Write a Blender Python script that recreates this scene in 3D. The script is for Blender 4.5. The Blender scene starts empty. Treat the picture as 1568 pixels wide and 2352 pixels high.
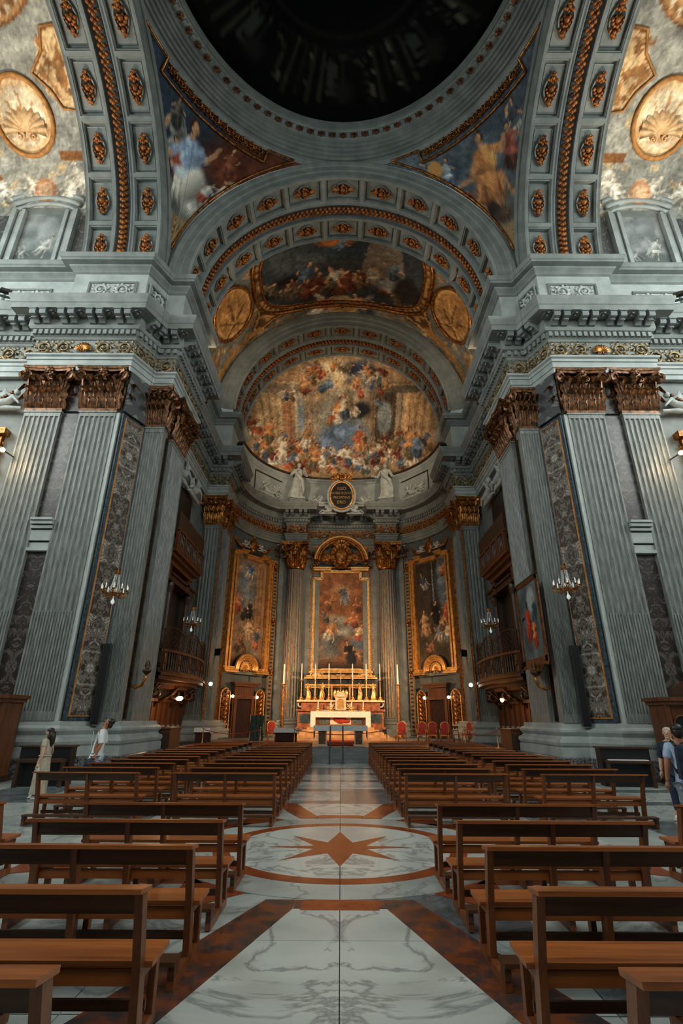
import bpy, bmesh, math, random
import numpy as np
from mathutils import Matrix, Vector
random.seed(7)
rng = np.random.default_rng(11)
scene = bpy.context.scene
COL = scene.collection
PI = math.pi

# ---------------------------------------------------------------- camera
cam_d = bpy.data.cameras.new('camera')
cam_d.sensor_fit = 'VERTICAL'
cam_d.sensor_height = 36.0
cam_d.lens = 36.0 * 1160 / 2352
cam_d.clip_start = 0.05
cam_d.clip_end = 300
cam = bpy.data.objects.new('camera', cam_d)
COL.objects.link(cam)
_t, _r = math.radians(22.3), math.radians(0.25)
_f = Vector((0, math.cos(_t), math.sin(_t)))
_u = Vector((0, -math.sin(_t), math.cos(_t)))
_x = Vector((1, 0, 0))
_rx = _x * math.cos(_r) + _u * math.sin(_r)
_ru = _u * math.cos(_r) - _x * math.sin(_r)
_m = Matrix((_rx, _ru, -_f)).transposed().to_4x4()
_m.translation = (0, 0, 1.95)
cam.matrix_world = _m
scene.camera = cam

# ---------------------------------------------------------------- light
scene.view_settings.view_transform = 'Standard'
scene.view_settings.look = 'None'
scene.view_settings.exposure = 0.0
scene.view_settings.gamma = 1.0
scene.view_settings.use_curve_mapping = False
scene.cycles.max_bounces = 6
scene.cycles.diffuse_bounces = 4
scene.cycles.glossy_bounces = 3
scene.cycles.sample_clamp_indirect = 4.0
world = bpy.data.worlds.new('daylight')
scene.world = world
world.use_nodes = True
_bg = world.node_tree.nodes['Background']
_bg.inputs[0].default_value = (0.88, 0.925, 0.87, 1)      # overcast daylight reaching in through the open nave
_bg.inputs[1].default_value = 3.15

def light(name, kind, loc, target, energy, color, size=1.0, spot=1.2, blend=0.6, sizey=None):
    d = bpy.data.lights.new(name, kind)
    d.energy = energy
    d.color = color
    if kind == 'AREA':
        d.size = size
        if sizey:
            d.shape = 'RECTANGLE'
            d.size_y = sizey
    elif kind == 'SPOT':
        d.spot_size = spot
        d.spot_blend = blend
        d.shadow_soft_size = size
    else:
        d.shadow_soft_size = size
    o = bpy.data.objects.new(name, d)
    COL.objects.link(o)
    o.location = loc
    v = Vector(target) - Vector(loc)
    if v.length > 1e-6:
        o.rotation_euler = v.to_track_quat('-Z', 'Y').to_euler()
    return o

WARM = (1.0, 0.62, 0.32)
COOL = (0.84, 0.94, 0.93)
for _s in (-1, 1):
    # tall transept windows (daylight)
    light('transept_window_light', 'AREA', (_s * 23.5, 10.5, 21), (_s * 9, 17, 16), 2700, COOL, 8, sizey=9)
    # floodlights standing on the cornice: transept vault, presbytery vault, apse
    light('transept_flood', 'SPOT', (_s * 16.6, 18.6, 21.8), (_s * 17.0, 12.6, 33), 4200, (1.0, 0.82, 0.62), 0.25, 1.7, 0.9)
    light('presbytery_flood', 'SPOT', (_s * 8.9, 28.1, 21.9), (_s * 3.0, 29, 34), 1000, (1.0, 0.74, 0.46), 0.2, 2.4, 0.8)
    light('apse_flood', 'SPOT', (_s * 7.7, 33.85, 21.9), (_s * -1.5, 45, 27.5), 2200, (1.0, 0.76, 0.50), 0.25, 1.7, 0.8)
    # floodlight at the end of the lower balcony, aimed at the altar
    light('altar_flood', 'SPOT', (_s * 7.75, 34.0, 6.1), (_s * -2.2, 44.0, 4.4), 5200, WARM, 0.2, 1.75, 0.8)
# ---------------------------------------------------------------- helpers
def S(r, g, b):
    f = lambda c: c / 12.92 if c <= 0.04045 else ((c + 0.055) / 1.055) ** 2.4
    return (f(r / 255), f(g / 255), f(b / 255), 1.0)

def Sn(c):
    c = np.asarray(c, float) / 255.0
    return np.where(c <= 0.04045, c / 12.92, ((c + 0.055) / 1.055) ** 2.4)

WM = {}

def link(o, parent=None, M=None):
    M = M or Matrix.Identity(4)
    COL.objects.link(o)
    if parent is not None:
        o.parent = parent
        o.matrix_basis = WM[parent.name].inverted() @ M
    else:
        o.matrix_basis = M
    WM[o.name] = M.copy()
    return o

def tag(o, label=None, cat=None, group=None, kind=None):
    if label: o['label'] = label
    if cat: o['category'] = cat
    if group: o['group'] = group
    if kind: o['kind'] = kind
    return o

def empty(name, M=None, parent=None, **kw):
    o = bpy.data.objects.new(name, None)
    o.empty_display_size = 0.2
    if isinstance(M, (tuple, list)):
        M = Matrix.Translation(M)
    link(o, parent, M)
    return tag(o, **kw)

def TR(x, y, z, rz=0.0, s=1.0):
    m = Matrix.Translation((x, y, z)) @ Matrix.Rotation(rz, 4, 'Z')
    if s != 1.0:
        m = m @ (Matrix.Diagonal((*s, 1)) if isinstance(s, (tuple, list)) else Matrix.Scale(s, 4))
    return m

def inst(name, mesh, parent=None, M=None, **kw):
    o = bpy.data.objects.new(name, mesh)
    link(o, parent, M)
    return tag(o, **kw)

class MB:
    """collects shapes; mesh() turns them into one mesh, build() into one object"""
    def __init__(s):
        s.v = []; s.f = []; s.n = 0
    def add(s, V, F):
        V = np.asarray(V, float).reshape(-1, 3)
        s.v.append(V)
        n = s.n
        s.f.extend([tuple(i + n for i in q) for q in F])
        s.n += len(V)
        return s
    def box(s, c, d, rz=0.0, taper=1.0, M=None):
        x, y, z = d[0] / 2, d[1] / 2, d[2] / 2
        V = np.array([(-x, -y, -z), (x, -y, -z), (x, y, -z), (-x, y, -z),
                      (-x * taper, -y * taper, z), (x * taper, -y * taper, z), (x * taper, y * taper, z), (-x * taper, y * taper, z)])
        if rz:
            ca, sa = math.cos(rz), math.sin(rz)
            V = np.c_[V[:, 0] * ca - V[:, 1] * sa, V[:, 0] * sa + V[:, 1] * ca, V[:, 2]]
        if M is not None:
            V = V @ np.array(M.to_3x3()).T
        V = V + np.array(c)
        return s.add(V, [(0, 3, 2, 1), (4, 5, 6, 7), (0, 1, 5, 4), (1, 2, 6, 5), (2, 3, 7, 6), (3, 0, 4, 7)])
    def bar(s, a, b, w, h, up=(0, 0, 1)):
        """square bar from a to b; w across, h along up"""
        a, b = Vector(a), Vector(b)
        d = (b - a).normalized(); u = Vector(up)
        r = d.cross(u)
        if r.length < 1e-5:
            r = d.cross(Vector((1, 0, 0)))
        r.normalize(); u = r.cross(d)
        V = [p + r * (sx * w / 2) + u * (sz * h / 2) for p in (a, b) for sx, sz in ((-1, -1), (1, -1), (1, 1), (-1, 1))]
        return s.add([tuple(v) for v in V], [(0, 1, 2, 3), (7, 6, 5, 4), (0, 4, 5, 1), (1, 5, 6, 2), (2, 6, 7, 3), (3, 7, 4, 0)])
    def tube(s, pts, r, n=6, cap=True, flat=None):
        P = [Vector(p) for p in pts]
        R = list(r) if hasattr(r, '__len__') else [r] * len(P)
        V = []; prev = None
        for i, p in enumerate(P):
            d = (P[min(i + 1, len(P) - 1)] - P[max(i - 1, 0)])
            d = d.normalized() if d.length > 1e-9 else Vector((0, 0, 1))
            if prev is None:
                u = d.orthogonal().normalized()
            else:
                u = (prev - d * prev.dot(d))
                u = u.normalized() if u.length > 1e-6 else d.orthogonal().normalized()
            prev = u
            w = d.cross(u)
            for k in range(n):
                a = 2 * PI * k / n
                V.append(tuple(p + (u * math.cos(a) + w * math.sin(a)) * R[i]))
        F = []
        for i in range(len(P) - 1):
            for k in range(n):
                k2 = (k + 1) % n
                F.append((i * n + k, i * n + k2, (i + 1) * n + k2, (i + 1) * n + k))
        if cap:
            F.append(tuple(range(n))[::-1]); F.append(tuple((len(P) - 1) * n + k for k in range(n)))
        return s.add(V, F)
    def lathe(s, prof, c=(0, 0, 0), n=16, a0=0.0, a1=2 * PI, sx=1.0, sy=1.0):
        full = abs(a1 - a0 - 2 * PI) < 1e-6
        m = n if full else n + 1
        V = []
        for (r, z) in prof:
            for k in range(m):
                a = a0 + (a1 - a0) * k / n
                V.append((c[0] + r * math.cos(a) * sx, c[1] + r * math.sin(a) * sy, c[2] + z))
        F = []
        for i in range(len(prof) - 1):
            for k in range(n):
                k2 = (k + 1) % m
                F.append((i * m + k, i * m + k2, (i + 1) * m + k2, (i + 1) * m + k))
        return s.add(V, F)
    def ball(s, c, r, n=8, m=6, M=None):
        r = r if hasattr(r, '__len__') else (r, r, r)
        V = [(0, 0, -1)]
        for i in range(1, m):
            t = -PI / 2 + PI * i / m
            for k in range(n):
                a = 2 * PI * k / n
                V.append((math.cos(t) * math.cos(a), math.cos(t) * math.sin(a), math.sin(t)))
        V.append((0, 0, 1))
        V = np.array(V) * np.array(r)
        if M is not None:
            V = V @ np.array(M.to_3x3()).T
        V = V + np.array(c)
        F = [(0, 1 + (k + 1) % n, 1 + k) for k in range(n)]
        for i in range(m - 2):
            for k in range(n):
                a, b = 1 + i * n + k, 1 + i * n + (k + 1) % n
                F.append((a, b, b + n, a + n))
        L = len(V) - 1
        F += [(L, 1 + (m - 2) * n + k, 1 + (m - 2) * n + (k + 1) % n) for k in range(n)]
        return s.add(V, F)
    def prism(s, poly, z0, z1):
        """poly in xy, counter-clockwise"""
        n = len(poly)
        V = [(x, y, z0) for x, y in poly] + [(x, y, z1) for x, y in poly]
        F = [tuple(range(n))[::-1], tuple(range(n, 2 * n))] + [(i, (i + 1) % n, n + (i + 1) % n, n + i) for i in range(n)]
        return s.add(V, F)
    def plate(s, poly, y0, y1):
        """poly in xz (seen from -y, counter-clockwise), thick from y0 (front) to y1"""
        n = len(poly)
        V = [(x, y0, z) for x, z in poly] + [(x, y1, z) for x, z in poly]
        F = [tuple(range(n)), tuple(range(n, 2 * n))[::-1]] + [((i + 1) % n, i, n + i, n + (i + 1) % n) for i in range(n)]
        return s.add(V, F)
    def grid(s, G):
        """G: (nu, nv, 3) points"""
        G = np.asarray(G, float); nu, nv = G.shape[:2]
        F = [(i * nv + j, (i + 1) * nv + j, (i + 1) * nv + j + 1, i * nv + j + 1) for i in range(nu - 1) for j in range(nv - 1)]
        return s.add(G.reshape(-1, 3), F)
    def xform(s, M):
        A = np.array(M)
        s.v = [v @ A[:3, :3].T + A[:3, 3] for v in s.v]
        return s
    def merge(s, o):
        V = np.concatenate(o.v) if o.v else np.zeros((0, 3))
        return s.add(V, o.f)
    def mesh(s, name, mat, smooth=False, mirror=False):
        V = np.concatenate(s.v).copy()
        F = s.f
        if mirror:
            V[:, 0] *= -1
            F = [q[::-1] for q in F]
        me = bpy.data.meshes.new(name)
        me.from_pydata(V.tolist(), [], F)
        if isinstance(mat, (list, tuple)):
            for m_ in mat: me.materials.append(m_)
        elif mat is not None:
            me.materials.append(mat)
        if smooth is True:
            me.polygons.foreach_set('use_smooth', [True] * len(F))
        elif smooth:
            me.polygons.foreach_set('use_smooth', [True] * len(F))
            try:
                me.set_sharp_from_angle(angle=math.radians(smooth))
            except Exception:
                pass
        me.update()
        return me
    def build(s, name, mat, parent=None, smooth=False, sx=1, M=None, **kw):
        return inst(name, s.mesh(name, mat, smooth, mirror=(sx < 0)), parent, M, **kw)

def offset_path(P, d, closed=False):
    """offset a plan polyline to its right-hand side by d, mitred"""
    P = [np.array(p, float) for p in P]
    n = len(P); out = []
    def nrm(a, b):
        t = b - a; t = t / np.linalg.norm(t)
        return np.array((t[1], -t[0]))
    for i in range(n):
        if i == 0: out.append(P[0] + nrm(P[0], P[1]) * d)
        elif i == n - 1: out.append(P[-1] + nrm(P[-2], P[-1]) * d)
        else:
            a, b = nrm(P[i - 1], P[i]), nrm(P[i], P[i + 1])
            m = a + b
            k = 2.0 / max(np.dot(m, m), 0.25)
            out.append(P[i] + m * d * k)
    return out

def sweep(mb, P, prof, cap=True):
    """sweep a profile [(offset, z)] along plan path P"""
    rows = [offset_path(P, o) for o, z in prof]
    n, m = len(P), len(prof)
    V = [(rows[j][i][0], rows[j][i][1], prof[j][1]) for i in range(n) for j in range(m)]
    F = [(i * m + j, (i + 1) * m + j, (i + 1) * m + j + 1, i * m + j + 1) for i in range(n - 1) for j in range(m - 1)]
    if cap:
        F.append(tuple(range(m))); F.append(tuple((n - 1) * m + j for j in range(m))[::-1])
    return mb.add(V, F)

def path_at(P, step, o=0.0, start=0.0, end=None):
    """points every step along polyline P offset by o: (x, y, angle of the outward normal)"""
    Q = offset_path(P, o)
    res = []
    for i in range(len(Q) - 1):
        a, b = Q[i], Q[i + 1]
        L = np.linalg.norm(b - a)
        k = max(1, int(round(L / step)))
        if L < step * 0.6: continue
        t = (b - a) / L
        for j in range(k):
            p = a + t * L * (j + 0.5) / k
            res.append((p[0], p[1], math.atan2(-t[0], t[1]), i))
    return res

def copy_tree(o, M, parent=None):
    base = WM[o.name].copy()
    def rec(src, par):
        c = src.copy()
        W = M @ base.inverted() @ WM[src.name]
        link(c, par, W)
        for ch in list(src.children):
            rec(ch, c)
        return c
    return rec(o, parent)
# ---------------------------------------------------------------- materials
MAT = {}

def nmat(name, rough=0.6, metal=0.0):
    m = bpy.data.materials.new(name)
    m.use_nodes = True
    nt = m.node_tree
    b = nt.nodes['Principled BSDF']
    b.inputs['Roughness'].default_value = rough
    b.inputs['Metallic'].default_value = metal
    MAT[name] = m
    return m, nt, b

def ramp(nt, src, stops, interp='LINEAR'):
    r = nt.nodes.new('ShaderNodeValToRGB')
    r.color_ramp.interpolation = interp
    e = r.color_ramp.elements
    while len(e) < len(stops): e.new(0.5)
    for k, (p, c) in enumerate(stops):
        e[k].position = p; e[k].color = c
    nt.links.new(src, r.inputs[0])
    return r.outputs[0]

def coords(nt, scale=(1, 1, 1), which='Object', world=False):
    t = nt.nodes.new('ShaderNodeTexCoord')
    src = t.outputs[which]
    if world:
        src = nt.nodes.new('ShaderNodeNewGeometry').outputs['Position']
    mp = nt.nodes.new('ShaderNodeMapping')
    mp.inputs['Scale'].default_value = scale
    nt.links.new(src, mp.inputs[0])
    return mp.outputs[0]

def noise(nt, vec, scale, detail=4, rough=0.55, dist=0.0):
    n = nt.nodes.new('ShaderNodeTexNoise')
    n.inputs['Scale'].default_value = scale
    n.inputs['Detail'].default_value = detail
    n.inputs['Roughness'].default_value = rough
    n.inputs['Distortion'].default_value = dist
    nt.links.new(vec, n.inputs['Vector'])
    return n.outputs['Fac']

def bump(nt, b, h, strength=0.2, dist=0.02):
    bp = nt.nodes.new('ShaderNodeBump')
    bp.inputs['Strength'].default_value = strength
    bp.inputs['Distance'].default_value = dist
    nt.links.new(h, bp.inputs['Height'])
    nt.links.new(bp.outputs[0], b.inputs['Normal'])

def mottled(name, c0, c1, scale=3.0, rough=0.6, metal=0.0, stretch=(1, 1, 1), detail=5, dist=0.0, lo=0.35, hi=0.65, bmp=0.0, world=True, spec=None):
    m, nt, b = nmat(name, rough, metal)
    v = coords(nt, stretch, world=world)
    n = noise(nt, v, scale, detail, 0.6, dist)
    nt.links.new(ramp(nt, n, [(lo, S(*c0)), (hi, S(*c1))]), b.inputs['Base Color'])
    if bmp: bump(nt, b, n, bmp)
    if spec is not None: b.inputs['Specular IOR Level'].default_value = spec
    return m

def veined(name, base, vein, scale=1.2, rough=0.3, width=0.06, base2=None, dist=1.5, stretch=(1, 1, 1), mirror=False, world=True, amount=1.0):
    """marble: soft clouds and thin dark veins; mirror = bookmatched about x = 0"""
    m, nt, b = nmat(name, rough)
    v = coords(nt, stretch, world=world)
    if mirror:
        a = nt.nodes.new('ShaderNodeVectorMath'); a.operation = 'ABSOLUTE'
        nt.links.new(v, a.inputs[0]); v = a.outputs[0]
    n1 = noise(nt, v, scale, 7, 0.6, dist)
    mth = nt.nodes.new('ShaderNodeMath'); mth.operation = 'SUBTRACT'; mth.inputs[1].default_value = 0.5
    nt.links.new(n1, mth.inputs[0])
    ab = nt.nodes.new('ShaderNodeMath'); ab.operation = 'ABSOLUTE'
    nt.links.new(mth.outputs[0], ab.inputs[0])
    vn = ramp(nt, ab.outputs[0], [(0.0, (amount, amount, amount, 1)), (width, (0, 0, 0, 1))])
    n2 = noise(nt, v, scale * 0.7, 5, 0.6, 0.6)
    cl = ramp(nt, n2, [(0.35, S(*(base2 or base))), (0.62, S(*base))])
    mx = nt.nodes.new('ShaderNodeMix'); mx.data_type = 'RGBA'
    nt.links.new(vn, mx.inputs['Factor'])
    nt.links.new(cl, mx.inputs['A'])
    mx.inputs['B'].default_value = S(*vein)
    nt.links.new(mx.outputs['Result'], b.inputs['Base Color'])
    return m

def breccia(name, stops, scale=2.2, rough=0.35, mirror=True, stretch=(1, 1, 1)):
    """book-matched figured marble slab: big pale clasts in a dark ground"""
    m, nt, b = nmat(name, rough)
    v = coords(nt, stretch)
    if mirror:
        a = nt.nodes.new('ShaderNodeVectorMath'); a.operation = 'ABSOLUTE'
        nt.links.new(v, a.inputs[0]); v = a.outputs[0]
        sx = nt.nodes.new('ShaderNodeSeparateXYZ'); nt.links.new(v, sx.inputs[0])
        pp = nt.nodes.new('ShaderNodeMath'); pp.operation = 'PINGPONG'; pp.inputs[1].default_value = 1.55
        nt.links.new(sx.outputs[2], pp.inputs[0])
        md = nt.nodes.new('ShaderNodeMath'); md.operation = 'FLOOR'
        dv = nt.nodes.new('ShaderNodeMath'); dv.operation = 'DIVIDE'; dv.inputs[1].default_value = 3.1
        nt.links.new(sx.outputs[2], dv.inputs[0]); nt.links.new(dv.outputs[0], md.inputs[0])
        cb = nt.nodes.new('ShaderNodeCombineXYZ')
        nt.links.new(sx.outputs[0], cb.inputs[0]); nt.links.new(md.outputs[0], cb.inputs[1]); nt.links.new(pp.outputs[0], cb.inputs[2])
        v = cb.outputs[0]
    n0 = nt.nodes.new('ShaderNodeTexNoise'); n0.inputs['Scale'].default_value = scale * 1.1; n0.inputs['Detail'].default_value = 5
    nt.links.new(v, n0.inputs['Vector'])
    ad = nt.nodes.new('ShaderNodeVectorMath'); ad.operation = 'MULTIPLY_ADD'
    ad.inputs[1].default_value = (0.55, 0.55, 0.55)
    nt.links.new(n0.outputs['Color'], ad.inputs[0]); nt.links.new(v, ad.inputs[2])
    vo = nt.nodes.new('ShaderNodeTexVoronoi'); vo.inputs['Scale'].default_value = scale * 1.5
    nt.links.new(ad.outputs[0], vo.inputs['Vector'])
    n1 = noise(nt, ad.outputs[0], scale * 1.1, 9, 0.68, 2.6)
    mu = nt.nodes.new('ShaderNodeMath'); mu.operation = 'MULTIPLY_ADD'; mu.inputs[1].default_value = 0.16
    nt.links.new(vo.outputs['Distance'], mu.inputs[0]); nt.links.new(n1, mu.inputs[2])
    nt.links.new(ramp(nt, mu.outputs[0], [(p, S(*c)) for p, c in stops]), b.inputs['Base Color'])
    return m

def wood(name, c0, c1, scale=1.0, rough=0.35, axis=0):
    m, nt, b = nmat(name, rough)
    st = [14 * scale, 14 * scale, 14 * scale]; st[axis] = 0.8 * scale
    v = coords(nt, tuple(st))
    n = noise(nt, v, 1.0, 5, 0.6, 0.6)
    nt.links.new(ramp(nt, n, [(0.3, S(*c0)), (0.7, S(*c1))]), b.inputs['Base Color'])
    bump(nt, b, n, 0.15, 0.004)
    return m

def glow(name, c, strength):
    m, nt, b = nmat(name, 0.4)
    b.inputs['Base Color'].default_value = S(*c)
    b.inputs['Emission Color'].default_value = S(*c)
    b.inputs['Emission Strength'].default_value = strength
    return m

def painted(name, rough=0.75):
    m, nt, b = nmat(name, rough)
    a = nt.nodes.new('ShaderNodeAttribute'); a.attribute_name = 'paint'
    v = coords(nt, (1, 1, 1))
    n = noise(nt, v, 9.0, 5, 0.7)
    h = nt.nodes.new('ShaderNodeHueSaturation')
    nt.links.new(a.outputs['Color'], h.inputs['Color'])
    nt.links.new(ramp(nt, n, [(0.3, (0.8, 0.8, 0.8, 1)), (0.7, (1.15, 1.15, 1.15, 1))]), h.inputs['Value'])
    nt.links.new(h.outputs[0], b.inputs['Base Color'])
    b.inputs['Specular IOR Level'].default_value = 0.2
    return m

mottled('stone', (106, 112, 109), (130, 135, 131), 1.3, 0.65, bmp=0.05)
mottled('stone_dark', (96, 103, 104), (118, 125, 125), 1.6, 0.6)
mottled('stone_light', (138, 145, 144), (166, 172, 169), 1.1, 0.6)
mottled('shaft', (86, 91, 90), (134, 138, 133), 5.0, 0.45, stretch=(3, 3, 0.35))
mottled('shaft_edge', (150, 156, 154), (178, 184, 180), 6.0, 0.45, stretch=(3, 3, 0.5))
mottled('plaster', (134, 142, 141), (158, 165, 163), 0.9, 0.75)
mottled('stucco', (150, 156, 154), (188, 192, 188), 2.5, 0.7)
mottled('gilt', (74, 40, 16), (190, 124, 58), 5.0, 0.38, 0.75, bmp=0.15)
mottled('gilt_dark', (30, 23, 17), (128, 82, 44), 6.0, 0.42, 0.6, bmp=0.2)
mottled('gilt_bright', (190, 130, 66), (240, 190, 118), 4.0, 0.38, 0.7)
mottled('bronze', (44, 36, 28), (92, 70, 46), 5.0, 0.45, 0.6)
mottled('ochre', (150, 96, 44), (200, 142, 76), 3.0, 0.75)
breccia('breccia_brown', [(0.36, (30, 24, 22)), (0.46, (78, 66, 58)), (0.53, (44, 36, 32)), (0.58, (132, 126, 116)), (0.63, (70, 60, 54)), (0.69, (178, 174, 164)), (0.76, (96, 86, 78)), (0.84, (150, 144, 134))], 1.3)
mottled('gilt_grey', (52, 50, 44), (164, 140, 98), 7.0, 0.5, 0.4)
breccia('breccia_dark', [(0.38, (22, 18, 17)), (0.50, (54, 44, 40)), (0.57, (34, 28, 26)), (0.64, (104, 96, 90)), (0.72, (52, 42, 38)), (0.82, (130, 124, 118))], 1.5)
breccia('breccia_grey', [(0.38, (52, 54, 56)), (0.52, (86, 88, 90)), (0.58, (60, 62, 64)), (0.68, (130, 132, 130)), (0.8, (90, 92, 92))], 1.0)
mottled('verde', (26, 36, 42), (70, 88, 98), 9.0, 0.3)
mottled('speckled', (38, 42, 44), (120, 124, 124), 14.0, 0.3, lo=0.42, hi=0.58)
veined('floor_white', (196, 200, 194), (112, 118, 116), 0.75, 0.2, 0.028, (168, 174, 170), 1.0, mirror=True, amount=0.75)
veined('floor_slab', (180, 186, 182), (116, 124, 124), 0.7, 0.22, 0.03, (150, 158, 156), 0.9, amount=0.7)
veined('floor_grey', (112, 122, 126), (76, 84, 88), 0.9, 0.2, 0.06, (92, 100, 104), 1.0)
mottled('floor_red', (116, 52, 26), (150, 76, 40), 3.0, 0.2, detail=8)
mottled('floor_rust', (54, 52, 54), (122, 66, 38), 4.0, 0.2, detail=8, lo=0.4, hi=0.6)
mottled('floor_joint', (60, 64, 66), (78, 82, 84), 3.0, 0.7)
wood('bench_wood', (112, 58, 24), (178, 102, 48), 1.0, 0.36, 0)
wood('bench_post', (86, 46, 24), (136, 78, 40), 1.0, 0.36, 2)
wood('bench_dark', (56, 36, 24), (96, 60, 36), 1.0, 0.42, 0)
wood('carved_wood', (58, 30, 14), (116, 66, 32), 0.8, 0.42, 2)
wood('dark_wood', (34, 22, 14), (74, 44, 24), 0.8, 0.42, 0)
mottled('black', (6, 6, 7), (14, 14, 15), 6.0, 0.45)
mottled('steel', (70, 76, 80), (96, 102, 106), 6.0, 0.35, 0.7)
mottled('linen', (206, 206, 200), (232, 230, 222), 5.0, 0.8)
mottled('lace', (188, 198, 202), (224, 230, 228), 22.0, 0.85)
mottled('velvet', (130, 34, 26), (176, 56, 42), 8.0, 0.75)
mottled('carpet', (140, 34, 24), (172, 48, 34), 12.0, 0.9)
mottled('green_cloth', (30, 48, 44), (50, 72, 64), 6.0, 0.85)
mottled('curtain', (30, 14, 10), (60, 26, 18), 6.0, 0.85)
mottled('altar_marble', (150, 112, 76), (206, 164, 116), 2.2, 0.35, detail=8)
mottled('altar_red', (110, 60, 38), (170, 108, 70), 4.0, 0.35, detail=8)
mottled('altar_green', (44, 56, 56), (110, 116, 108), 14.0, 0.3)
mottled('cream_stone', (196, 178, 146), (222, 206, 176), 2.0, 0.5)
mottled('wax', (232, 230, 222), (244, 242, 236), 3.0, 0.5)
glow('bulb_warm', (255, 196, 120), 30.0)
glow('bulb_white', (255, 236, 214), 14.0)
glow('bulb_dim', (235, 235, 225), 0.3)
painted('fresco')
painted('canvas_paint', 0.5)
_d = painted('dome_paint', 0.95)
_d.node_tree.nodes['Principled BSDF'].inputs['Specular IOR Level'].default_value = 0.02
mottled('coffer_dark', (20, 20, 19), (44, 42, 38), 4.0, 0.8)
mottled('gilt_orn', (70, 36, 14), (186, 112, 48), 5.0, 0.5, 0.45, bmp=0.15)
mottled('cream_ochre', (196, 150, 100), (236, 200, 150), 3.0, 0.75)
mottled('altar_brown', (54, 40, 24), (126, 96, 60), 9.0, 0.35, detail=8)
# ---------------------------------------------------------------- ornament meshes (shared)
YC, SQ, ZS = 10.85, 10.0, 24.3          # centre of the crossing, half its side, springing of the arches

def leaf_grid(mb, M, w, h, curl=0.35, nu=7, nv=9, lob=0.25, belly=0.12):
    """acanthus leaf standing in local xz, growing up, curling towards -y"""
    G = np.zeros((nu, nv, 3))
    for j in range(nv):
        t = j / (nv - 1)
        if t < 0.72:
            y = -belly * h * math.sin(t / 0.72 * PI * 0.6); z = h * t / 0.72 * 0.9
        else:
            a = (t - 0.72) / 0.28 * PI * 1.05
            y = -belly * h * math.sin(PI * 0.6) - curl * h * 0.5 * (1 - math.cos(a)) * 0.9
            z = h * 0.9 + curl * h * 0.38 * math.sin(a)
        ww = w * 0.5 * (0.78 + 0.3 * math.sin(t * PI)) * (1 - 0.55 * max(0, t - 0.72) / 0.28) * (1 + lob * math.sin(t * PI * 7))
        for i in range(nu):
            u = i / (nu - 1) * 2 - 1
            G[i, j] = (u * ww, y + 0.10 * w * abs(u) ** 1.5 - 0.05 * w * math.cos(u * PI * 3), z)
    A = np.array(M)
    G = G @ A[:3, :3].T + A[:3, 3]
    return mb.grid(G)

def spiral(mb, c, r0, r1, turns, rad, a0=0.0, n=26, plane='xz', nn=5, sgn=1):
    P = []; R = []
    for i in range(n + 1):
        t = i / n
        r = r0 + (r1 - r0) * t
        a = a0 + sgn * turns * 2 * PI * t
        if plane == 'xz': P.append((c[0] + r * math.cos(a), c[1], c[2] + r * math.sin(a)))
        else: P.append((c[0], c[1] + r * math.cos(a), c[2] + r * math.sin(a)))
        R.append(rad * (1 - 0.55 * t))
    return mb.tube(P, R, nn)

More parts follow.
